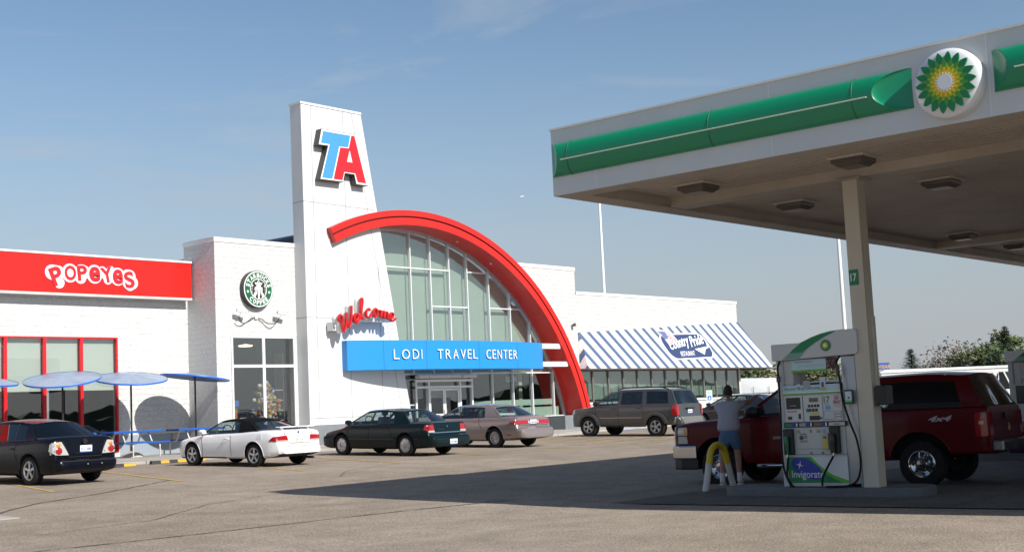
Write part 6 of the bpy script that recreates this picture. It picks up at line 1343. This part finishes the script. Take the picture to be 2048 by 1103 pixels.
blob([(-2.55, 2.2), (-2.48, 2.32), (-2.38, 2.2), (-2.47, 2.14)], 0); blob([(-.05, 1.9), (.3, 2.0), (.35, 1.7), (0, 1.65)], 3)
b.build('graphic', [M('graphic_red', (.5, .03, .04), .5), M('graphic_purple', (.10, .06, .35), .5), M('graphic_maroon', (.3, .02, .06), .5), M('graphic_blue', (.05, .15, .4), .5)], t)
for x in (-2.1, 2.6): B().lathe([(.14, -.12), (.40, -.12), (.42, 0), (.40, .12), (.24, .12), (.02, .08)], (x, -.88, .42), (0, -1, 0), 24).build('tyre', RUB, t, smooth=40)
# tyre shop sign on posts
t = thing('post_sign', (104, 48.2, .47), 'blue sign board with yellow lettering on a white post far behind the column', 'sign')
ex = Vector((.57, -.82, 0)).normalized(); ctr = Vector((103.75, 48.65, 3.86)); en_ = ex.cross(Vector((0, 0, 1)))
b = B(); b.prism([(-1.1, -.26), (.95, -.26), (.95, .30), (-1.1, .30)], (ctr, ex, (0, 0, 1)), -.08, 0); b.build('board', M('shop_sign_blue', (.04, .12, .45), .5), t)
b = B(); text(b, 'GOODYEAR', (ctr+Vector((0, 0, -.04)), ex, (0, 0, 1)), 1.95, .30, .01, 0, off=.02, shear=.2); b.build('lettering', M('shop_sign_yellow', (.75, .42, .05), .5), t)
for k in (-.75,): p = ctr+ex*k; B().tube([(p.x, p.y, .45), (p.x, p.y, 4.2)], .09, 8).build('post', CAPW, t, smooth=50)
# disabled bay signs
def bay_sign(x, y, z1, label):
    t = thing('parking_sign', (x, y, ground(y)), label, 'sign', 'disabled parking signs before the restaurant')
    B().tube([(x, y, ground(y)), (x, y, z1)], .03, 8).build('post', M('sign_post_grey', (.4, .4, .4), .5, .4), t, smooth=50)
    exx = Vector((.75, -.66, 0)); o = Vector((x, y, z1-.28))-exx.cross(Vector((0, 0, 1)))*-.035
    b = B(); b.prism(rpoly(-.155, .155, -.30, .30, .03), (o, exx, (0, 0, 1)), 0, .006, 0); b.build('board', M('bay_sign_white', (.66, .72, .68), .5), t)
    b = B(); b.prism(rpoly(-.10, .10, -.20, .02, .01), (o, exx, (0, 0, 1)), .006, .009, 0); b.box(0, 0, 0, 0, 0, 0) if 0 else None; b.prism([(.0+.045*math.cos(a), -.12+.045*math.sin(a)) for a in [k*math.pi/6 for k in range(12)]], (o, exx, (0, 0, 1)), .009, .011, 1); b.prism([(-.012, -.13), (.012, -.13), (.012, -.02), (-.012, -.02)], (o, exx, (0, 0, 1)), .009, .012, 1)
    text(b, 'RESERVED', (o+Vector((0, 0, .22)), exx, (0, 0, 1)), .24, .05, .003, 2, dz=.006); text(b, 'PARKING', (o+Vector((0, 0, .14)), exx, (0, 0, 1)), .22, .05, .003, 2, dz=.006)
    b.build('print', [M('bay_blue', (.03, .18, .50), .5), M('bay_mark', (.7, .75, .78), .5), M('bay_green', (.05, .30, .16), .5)], t)
bay_sign(56.4, 35.6, 2.12, 'disabled parking sign on a post between the suv and the man')
bay_sign(60.9, 33.6, 2.25, 'disabled parking sign on a post right of the man in front of the white van')
# poles
def pole(x, y, h, r, label):
    t = thing('flag_pole', (x, y, .45), label, 'pole', 'tall white poles behind the building'); B().tube([(x, y, .45), (x, y, h*.5), (x, y, h)], [r, r*.85, r*.6], 10).build('shaft', M('pole_white', (.78, .78, .78), .35), t, smooth=50)
    B().lathe([(r*2, 0), (r*2, .1), (r*1.2, .25)], (x, y, .45), (0, 0, 1), 12).build('base', ALU, t, smooth=40)
pole(64.75, 48, 17.4, .11, 'tall white pole rising behind the restaurant roof'); pole(121.0, 60, 26.5, .22, 'tall white pole seen between the awning and the beige column')
# gull
t = thing('gull', (71.5, 60, 16.9), 'small gull gliding in the sky between tower and canopy', 'bird')
b = B(); rgt = Vector((.65, -.76, 0)); up = Vector((0, 0, 1)); fw = Vector((.76, .65, 0)); c = Vector((71.5, 60, 16.9))
def gp(a, u, f=0): return c+rgt*a+up*u+fw*f
b.tube([gp(-.12, -.05, -.12), gp(-.05, -.02, -.08), gp(.05, .02, 0), gp(.16, .05, .08), gp(.22, .06, .12)], [.02, .05, .065, .05, .01], 8)
b.add([gp(-.02, .02, -.08), gp(.08, .04, .06), gp(-.22, -.08, .08), gp(-.38, -.26, .02), (gp(-.40, -.28, -.02)), gp(-.22, -.11, -.08)], [(0, 1, 2), (0, 2, 5), (2, 3, 4, 5)])
b.add([gp(.02, .04, -.06), gp(.10, .05, .08), gp(.20, .22, .12), gp(.30, .34, .12), gp(.18, .24, .0)], [(0, 1, 2), (0, 2, 4), (2, 3, 4)])
b.build('gull_body', M('gull_grey', (.45, .46, .48), .7), t)

# ------------------------------------------------------------------ trees
LEAFA = M('leaf_green', (.055, .085, .022), .7, var=(.9, .45)); LEAFB = M('leaf_olive', (.095, .105, .035), .7, var=(.9, .4)); LEAFC = M('needle_green', (.028, .052, .026), .75, var=(1.2, .4)); LEAFR = M('leaf_rust', (.13, .07, .05), .7, var=(.9, .3))
BARK = M('bark', (.09, .07, .055), .9)
def tree(name, x, y, h, w, label, leaf, n=2600, seed=1, base=.25, ls=.22, sparse=1.0, grp='trees beyond the lot', clumps=26, squash=.8):
    rr_ = random.Random(seed); z0 = .45; t = thing(name, (x, y, z0), label, 'tree', grp)
    b = B(); b.tube([(x, y, z0-.2), (x+.1, y, z0+h*.3), (x-.05, y+.1, z0+h*.62), (x, y, z0+h*.85)], [.035*h*.7, .028*h*.6, .018*h*.6, .01], 8)
    CL = []
    for i in range(clumps):
        a = rr_.uniform(0, 2*math.pi); k = rr_.uniform(base, .97); rad = w/2*math.sqrt(max(.02, 1-((k-base-.28)/(1.02-base-.25))**2))*rr_.uniform(.25, .92) if k > base+.28 else w/2*rr_.uniform(.4, .92)
        c = Vector((x+rad*math.cos(a), y+rad*math.sin(a), z0+h*k)); CL.append((c, rr_.uniform(.10, .22)*w)); s = Vector((x, y, z0+h*max(.15, k-.25)))
        b.tube([s, s.lerp(c, .5)+Vector((0, 0, .05*h)), c], [.012*h, .008*h, .004*h], 5)
    b.build('trunk', BARK, t, smooth=60)
    b = B(); per = int(n*sparse/len(CL))
    for c, r in CL:
        mi = rr_.random() < .35
        for _ in range(per):
            d = Vector((rr_.gauss(0, 1), rr_.gauss(0, 1), rr_.gauss(0, 1)*squash)); d = d.normalized()*r*rr_.random()**.45*rr_.uniform(.7, 1.15); p = c+d
            a1 = Vector((rr_.gauss(0, 1), rr_.gauss(0, 1), rr_.gauss(0, .6))).normalized(); a2 = a1.orthogonal().normalized(); s = ls*rr_.uniform(.5, 1.2)
            b.add([p-a1*s, p+a2*s*.55, p+a1*s, p-a2*s*.55], [(0, 1, 2, 3)], 1 if mi else 0)
    b.build('crown', leaf if isinstance(leaf, list) else [leaf, LEAFB], t)
def conifer(x, y, h, w, label, seed, n=34):
    rr_ = random.Random(seed); z0 = .45; t = thing('conifer_tree', (x, y, z0), label, 'tree', 'conifers beyond the lot'); B().tube([(x, y, z0), (x, y, z0+h)], [.03*h, .004*h], 8).build('trunk', BARK, t, smooth=60); b = B()
    for i in range(n):
        k = .06+.93*i/n; z = z0+h*k; rad = w/2*(1-k)**.85
        for q in range(9):
            a = rr_.uniform(0, 2*math.pi); L_ = rad*rr_.uniform(.55, 1.25); d = Vector((math.cos(a), math.sin(a), 0)); e = Vector((-d.y, d.x, 0))
            for s in range(7):
                f = (s+.6)/7; p = Vector((x, y, z))+d*L_*f+Vector((0, 0, -.10*L_*f+.16*L_*f*f)); sz = .15*w*(1-.45*f)*rr_.uniform(.5, 1.1)*max(.35, 1-k*.6)
                for sg in (-1, 1): v = (e*sg*rr_.uniform(.4, 1)+d*.8+Vector((0, 0, rr_.uniform(-.5, .35)))).normalized(); u = v.cross(Vector((0, 0, 1))).normalized(); b.add([p, p+v*sz*.6+u*sz*.16, p+v*sz*1.25, p+v*sz*.6-u*sz*.16], [(0, 1, 2, 3)])
    b.build('crown', [LEAFC], t)
tree('leafy_tree', 97.2, 56.3, 3.75, 7.5, 'green leafy tree showing under the right end of the striped awning', LEAFA, seed=2, n=4200, base=.12, ls=.2)
tree('leafy_tree', 100.8, 52.4, 3.7, 7.0, 'olive leafy tree seen through the opening of the fuel pump', LEAFB, seed=5, n=4200, base=.12, ls=.2)
tree('leafy_tree', 93.5, 59.8, 3.6, 5.5, 'small green tree just right of the restaurant wall', LEAFA, seed=9, n=2600, base=.1, ls=.2)
conifer(143.75, 63.3, 6.2, 6.6, 'small lone conifer right of the beige column', 3); conifer(120.5, 43.9, 6.9, 5.4, 'tall conifer near the right edge beside the far pump', 8, 40)
conifer(131, 44.5, 7.4, 4.5, 'dark conifer cut by the right edge', 12)
tree('leafy_tree', 124.5, 47.7, 5.6, 7.5, 'round green and rust tree left of the tall conifer', LEAFA, seed=13, n=3600, base=.1, ls=.24); tree('leafy_tree', 128.5, 47.0, 6.2, 5.5, 'bright green tree between the two tall conifers', M('leaf_bright', (.08, .12, .025), .7, var=(.9, .4)), seed=17, n=2600, base=.1, ls=.24)
tree('leafy_tree', 116.5, 42.2, 4.4, 5.5, 'dark leafy tree low behind the step van windshield', [LEAFC, LEAFA], seed=21, n=3200, base=.05, ls=.22)
tree('bare_shrub_tree', 133.5, 53.2, 5.6, 9, 'thin nearly leafless tree with rusty leaves left of the round tree', [LEAFR, LEAFC], seed=23, n=1100, base=.3, ls=.24, clumps=40)
tree('bare_shrub_tree', 137.5, 56.6, 4.6, 8, 'sparse dark shrub right of the lone conifer', [LEAFR, LEAFC], seed=29, n=800, base=.3, ls=.22, clumps=34)
t = thing('house', (118, 67.5, .45), 'tan roofed house far behind the trees under the awning end', 'house')
b = B(); b.prism([(-5, 0), (5, 0), (5, 2.2), (-5, 2.2)], ((118, 66, .45), (.57, -.82, 0), (0, 0, 1)), -6, 0); b.build('wall', M('house_wall', (.5, .42, .34), .8), t)
b = B(); o_ = Vector((118, 66, .45)); ex_, ez_ = Vector((.57, -.82, 0)), Vector((0, 0, 1)); ey_ = ex_.cross(ez_)
f = lambda a, z, d: o_+ex_*a+ez_*z+ey_*d
b.add([f(-5.4, 2.1, .4), f(5.4, 2.1, .4), f(5.4, 4.0, -3), f(-5.4, 4.0, -3), f(-5.4, 2.1, -6.4), f(5.4, 2.1, -6.4)], [(0, 1, 2, 3), (3, 2, 5, 4), (0, 3, 4), (1, 5, 2)]); b.build('roof', M('house_roof', (.46, .34, .24), .8), t)
# woods on the far side of the site (reflected in the windows)
rnd = random.Random(31); b = B()
def wood(x, y, ph):
    return 5.5+2.6*math.sin(x*.021+ph)+1.6*math.sin(x*.083+ph*2)+rnd.uniform(-1.0, 1.2)
for row, (yy, s) in enumerate(((-175, 0), (-150, 1.3))):
    H_ = []; x = -260
    while x < 620: H_.append((x, wood(x, yy, s))); x += 2.2
    for i in range(len(H_)-1):
        (a, ha), (c, hc) = H_[i], H_[i+1]; b.quad((a, yy, 0), (c, yy, 0), (c, yy-2, hc), (a, yy-2, ha)); b.quad((a, yy-2, ha), (c, yy-2, hc), (c, yy-9, hc*.8), (a, yy-9, ha*.8)); b.quad((a, yy-9, ha*.8), (c, yy-9, hc*.8), (c, yy-9, 0), (a, yy-9, 0))
b.build('distant_woods', M('woods_green', (.04, .055, .03), .9, var=(.2, .5)), None, kind='stuff', label='far off woods on the opposite side of the site', cat='woods')

# ------------------------------------------------------------------ person
def skin(name, verts, edges, rad, mat, par, sub=2, root=0, ells=None):
    me = bpy.data.meshes.new(name); me.from_pydata(verts, edges, []); o = bpy.data.objects.new(name, me); COL.objects.link(o)
    m = o.modifiers.new('s', 'SKIN'); me.skin_vertices[0] if me.skin_vertices else None
    if not me.skin_vertices:
        bm = bmesh.new(); bm.from_mesh(me); bm.verts.layers.skin.verify(); bm.to_mesh(me); bm.free()
    for i, r in enumerate(rad): me.skin_vertices[0].data[i].radius = r if isinstance(r, tuple) else (r, r)
    for i in range(len(verts)): me.skin_vertices[0].data[i].use_root = (i == root)
    m.use_smooth_shade = True; m.branch_smoothing = .6
    q = o.modifiers.new('u', 'SUBSURF'); q.levels = q.render_levels = sub
    dg = bpy.context.evaluated_depsgraph_get(); m2 = bpy.data.meshes.new_from_object(o.evaluated_get(dg)); o.modifiers.clear(); o.data = m2; m2.materials.clear(); m2.materials.append(mat)
    for p in m2.polygons: p.use_smooth = True
    o.parent = par; ORG[o.name] = Vector((0, 0, 0)); return o
SKIN = M('skin', (.34, .185, .13), .55); SHIRT = M('grey_shirt', (.34, .35, .41), .9, bump=(7, .6, .02)); JEAN = M('denim', (.08, .145, .25), .9, bump=(9, .5, .015), var=(6, .2)); SOCK = M('white_sock', (.62, .62, .62), .9); SHOE = M('white_shoe', (.50, .50, .48), .6); HAIR = M('brown_hair', (.035, .024, .018), .85, bump=(30, .6, .01))
# local frame: x = right of the man, y = forward, z up
def person(loc, rz, label):
    t = thing('person', loc, label, 'person'); ORG[t.name] = Vector((0, 0, 0))
    # body: continuous skin
    V = [(0, 0, .97), (0, .02, 1.12), (0, .05, 1.27), (0, .09, 1.42), (0, .12, 1.52), (0, .16, 1.60),
         (-.11, .0, .90), (-.15, .03, .52), (-.17, -.02, .12), (-.175, .10, .05),
         (.11, .0, .90), (.13, .06, .52), (.14, .03, .12), (.15, .15, .05),
         (-.19, .13, 1.46), (-.20, .33, 1.30), (-.13, .56, 1.40), (-.11, .64, 1.43),
         (.20, .15, 1.47), (.34, .38, 1.50), (.44, .62, 1.59), (.47, .70, 1.61)]
    Ed = [(0, 1), (1, 2), (2, 3), (3, 4), (4, 5), (0, 6), (6, 7), (7, 8), (8, 9), (0, 10), (10, 11), (11, 12), (12, 13), (3, 14), (14, 15), (15, 16), (16, 17), (3, 18), (18, 19), (19, 20), (20, 21)]
    Rd = [(.15, .11), (.145, .105), (.16, .11), (.15, .10), .058, .056, .095, .066, .046, .045, .095, .066, .046, .045, .068, .050, .036, .03, .068, .050, .036, .03]
    skin('body', V, Ed, Rd, SKIN, t)
    # shirt: hips to neck plus sleeves
    V = [(0, -.005, .935), (0, .01, 1.08), (0, .04, 1.26), (0, .08, 1.40), (0, .105, 1.485), (-.20, .135, 1.45), (-.205, .24, 1.37), (.21, .16, 1.465), (.285, .28, 1.49)]
    Ed = [(0, 1), (1, 2), (2, 3), (3, 4), (3, 5), (5, 6), (3, 7), (7, 8)]; Rd = [(.245, .17), (.235, .165), (.225, .155), (.205, .135), (.09, .08), .10, .09, .10, .09]
    skin('shirt', V, Ed, Rd, SHIRT, t)
    V = [(0, .0, 1.06), (0, .0, .92), (-.105, .01, .82), (-.15, .03, .60), (.105, .02, .82), (.15, .06, .60)]
    skin('shorts', V, [(0, 1), (1, 2), (2, 3), (1, 4), (4, 5)], [(.20, .14), (.215, .155), .135, .125, .135, .125], JEAN, t)
    for sx, x, y in ((-1, -.17, -.02), (1, .14, .03)):
        B().lathe([(.050, .08), (.047, .14), (.047, .22), (.044, .225)], (x, y, 0), (0, 0, 1), 14).build('sock', SOCK, t, smooth=50)
        b = B(); b.prism(rpoly(-.052, .052, -.09, .20, .05), ((x, y, 0), (1, 0, 0), (0, 1, 0)), 0, .028); b.build('sole', M('sole_white', (.6, .6, .58), .6), t, bevel=.006)
        skin('shoe', [(x, y-.045, .07), (x, y, .075), (x, y+.07, .06), (x, y+.15, .048)], [(0, 1), (1, 2), (2, 3)], [.048, .056, .050, .040], SHOE, t)
    # head with face, ears, hair
    H0 = Vector((0, .19, 1.70)); b = B(); vs = []; fs = []; nu_, nv_ = 22, 16
    for j in range(nv_+1):
        ph = math.pi*j/nv_
        for i in range(nu_):
            th = 2*math.pi*i/nu_; x, y, z = math.sin(ph)*math.cos(th), math.sin(ph)*math.sin(th), math.cos(ph)
            jaw = 1-.22*max(0, -z)**1.2; r = Vector((x*.077*jaw, y*.098*(jaw if y < 0 else 1), z*.122))
            if y > .6 and abs(x) < .25 and -.35 < z < .12: r.y += .022*(1-abs(x)/.25)*(1-abs(z+.15)/.3 if abs(z+.15) < .3 else 0)   # nose
            if y > .6 and .12 < abs(x) < .45 and .02 < z < .2: r.y -= .008                                                   # eye sockets
            if y > .6 and abs(x) < .3 and -.62 < z < -.5: r.y -= .006
            vs.append(H0+r)
    for j in range(nv_):
        for i in range(nu_): fs.append((j*nu_+i, j*nu_+(i+1) % nu_, (j+1)*nu_+(i+1) % nu_, (j+1)*nu_+i))
    b.add(vs, fs); b.build('head', SKIN, t, smooth=80)
    for sx in (-1, 1):
        B().lathe([(.004, -.008), (.024, -.004), (.026, .006), (.012, .010)], H0+Vector((sx*.078, -.005, -.01)), (sx, -.3, 0), 12).build('ear', SKIN, t, smooth=60)
        B().lathe([(.001, 0), (.010, .002), (.001, .006)], H0+Vector((sx*.028, .088, .015)), (0, 1, 0), 10).build('eye', M('eye_dark', (.05, .04, .035), .3), t, smooth=60)
    B().box(-.022, .022, H0.y+.088, H0.y+.096, H0.z-.058, H0.z-.052).build('mouth', M('lip', (.30, .10, .09), .5), t)
    b = B(); vs = []; fs = []
    for j in range(11):
        ph = math.pi*(.0+.66*j/10)
        for i in range(nu_):
            th = 2*math.pi*i/nu_; x, y, z = math.sin(ph)*math.cos(th), math.sin(ph)*math.sin(th), math.cos(ph)
            lim = 1.0 if y < .25 else max(.0, 1-(j/10)*1.0); k = 1.0+.09*(1 if y < .3 or j < 5 else .0); vs.append(H0+Vector((x*.078*k, y*.098*k-.003, z*.124*(k if j < 9 else 1.02)+random.uniform(-.003, .003)))if (y < .45 or j < 5) else H0+Vector((x*.07, y*.085, .10)))
    for j in range(10):
        for i in range(nu_): fs.append((j*nu_+i, j*nu_+(i+1) % nu_, (j+1)*nu_+(i+1) % nu_, (j+1)*nu_+i))
    b.add(vs, fs); b.build('hair', HAIR, t, smooth=80)
    # hands: palm, four fingers, thumb
    for sx, w, d in ((-1, Vector((-.11, .64, 1.43)), Vector((.15, 1, .1))), (1, Vector((.47, .70, 1.61)), Vector((.22, 1, .12)))):
        d.normalize(); s = d.cross(Vector((0, 0, 1))).normalized(); u = s.cross(d)
        V = [w-d*.02, w+d*.05, w+d*.085]; Ed = [(0, 1), (1, 2)]; Rd = [(.026, .018), (.036, .014), (.036, .012)]
        for k in range(4):
            o_ = (k-1.5)*.021; L_ = (.062, .074, .078, .066)[k] if sx > 0 else (.066, .078, .074, .062)[k]; i0 = len(V)
            V += [w+d*.088+s*o_, w+d*(.088+L_*.5)+s*o_*1.15+u*.004, w+d*(.088+L_*.92)+s*o_*1.2-u*.014]; Ed += [(2, i0), (i0, i0+1), (i0+1, i0+2)]; Rd += [.0095, .0088, .0075]
        i0 = len(V); V += [w+d*.03-s*sx*.030, w+d*.062-s*sx*.058, w+d*.095-s*sx*.068]; Ed += [(0, i0), (i0, i0+1), (i0+1, i0+2)]; Rd += [.013, .010, .0085]
        skin('hand', [tuple(v) for v in V], Ed, Rd, SKIN, t, sub=1)
    t.rotation_euler = (0, 0, rz); return t
person((20.98, 12.86, .018), R(-66), 'man in grey shirt and denim shorts leaning over the pickup windshield, seen from behind')
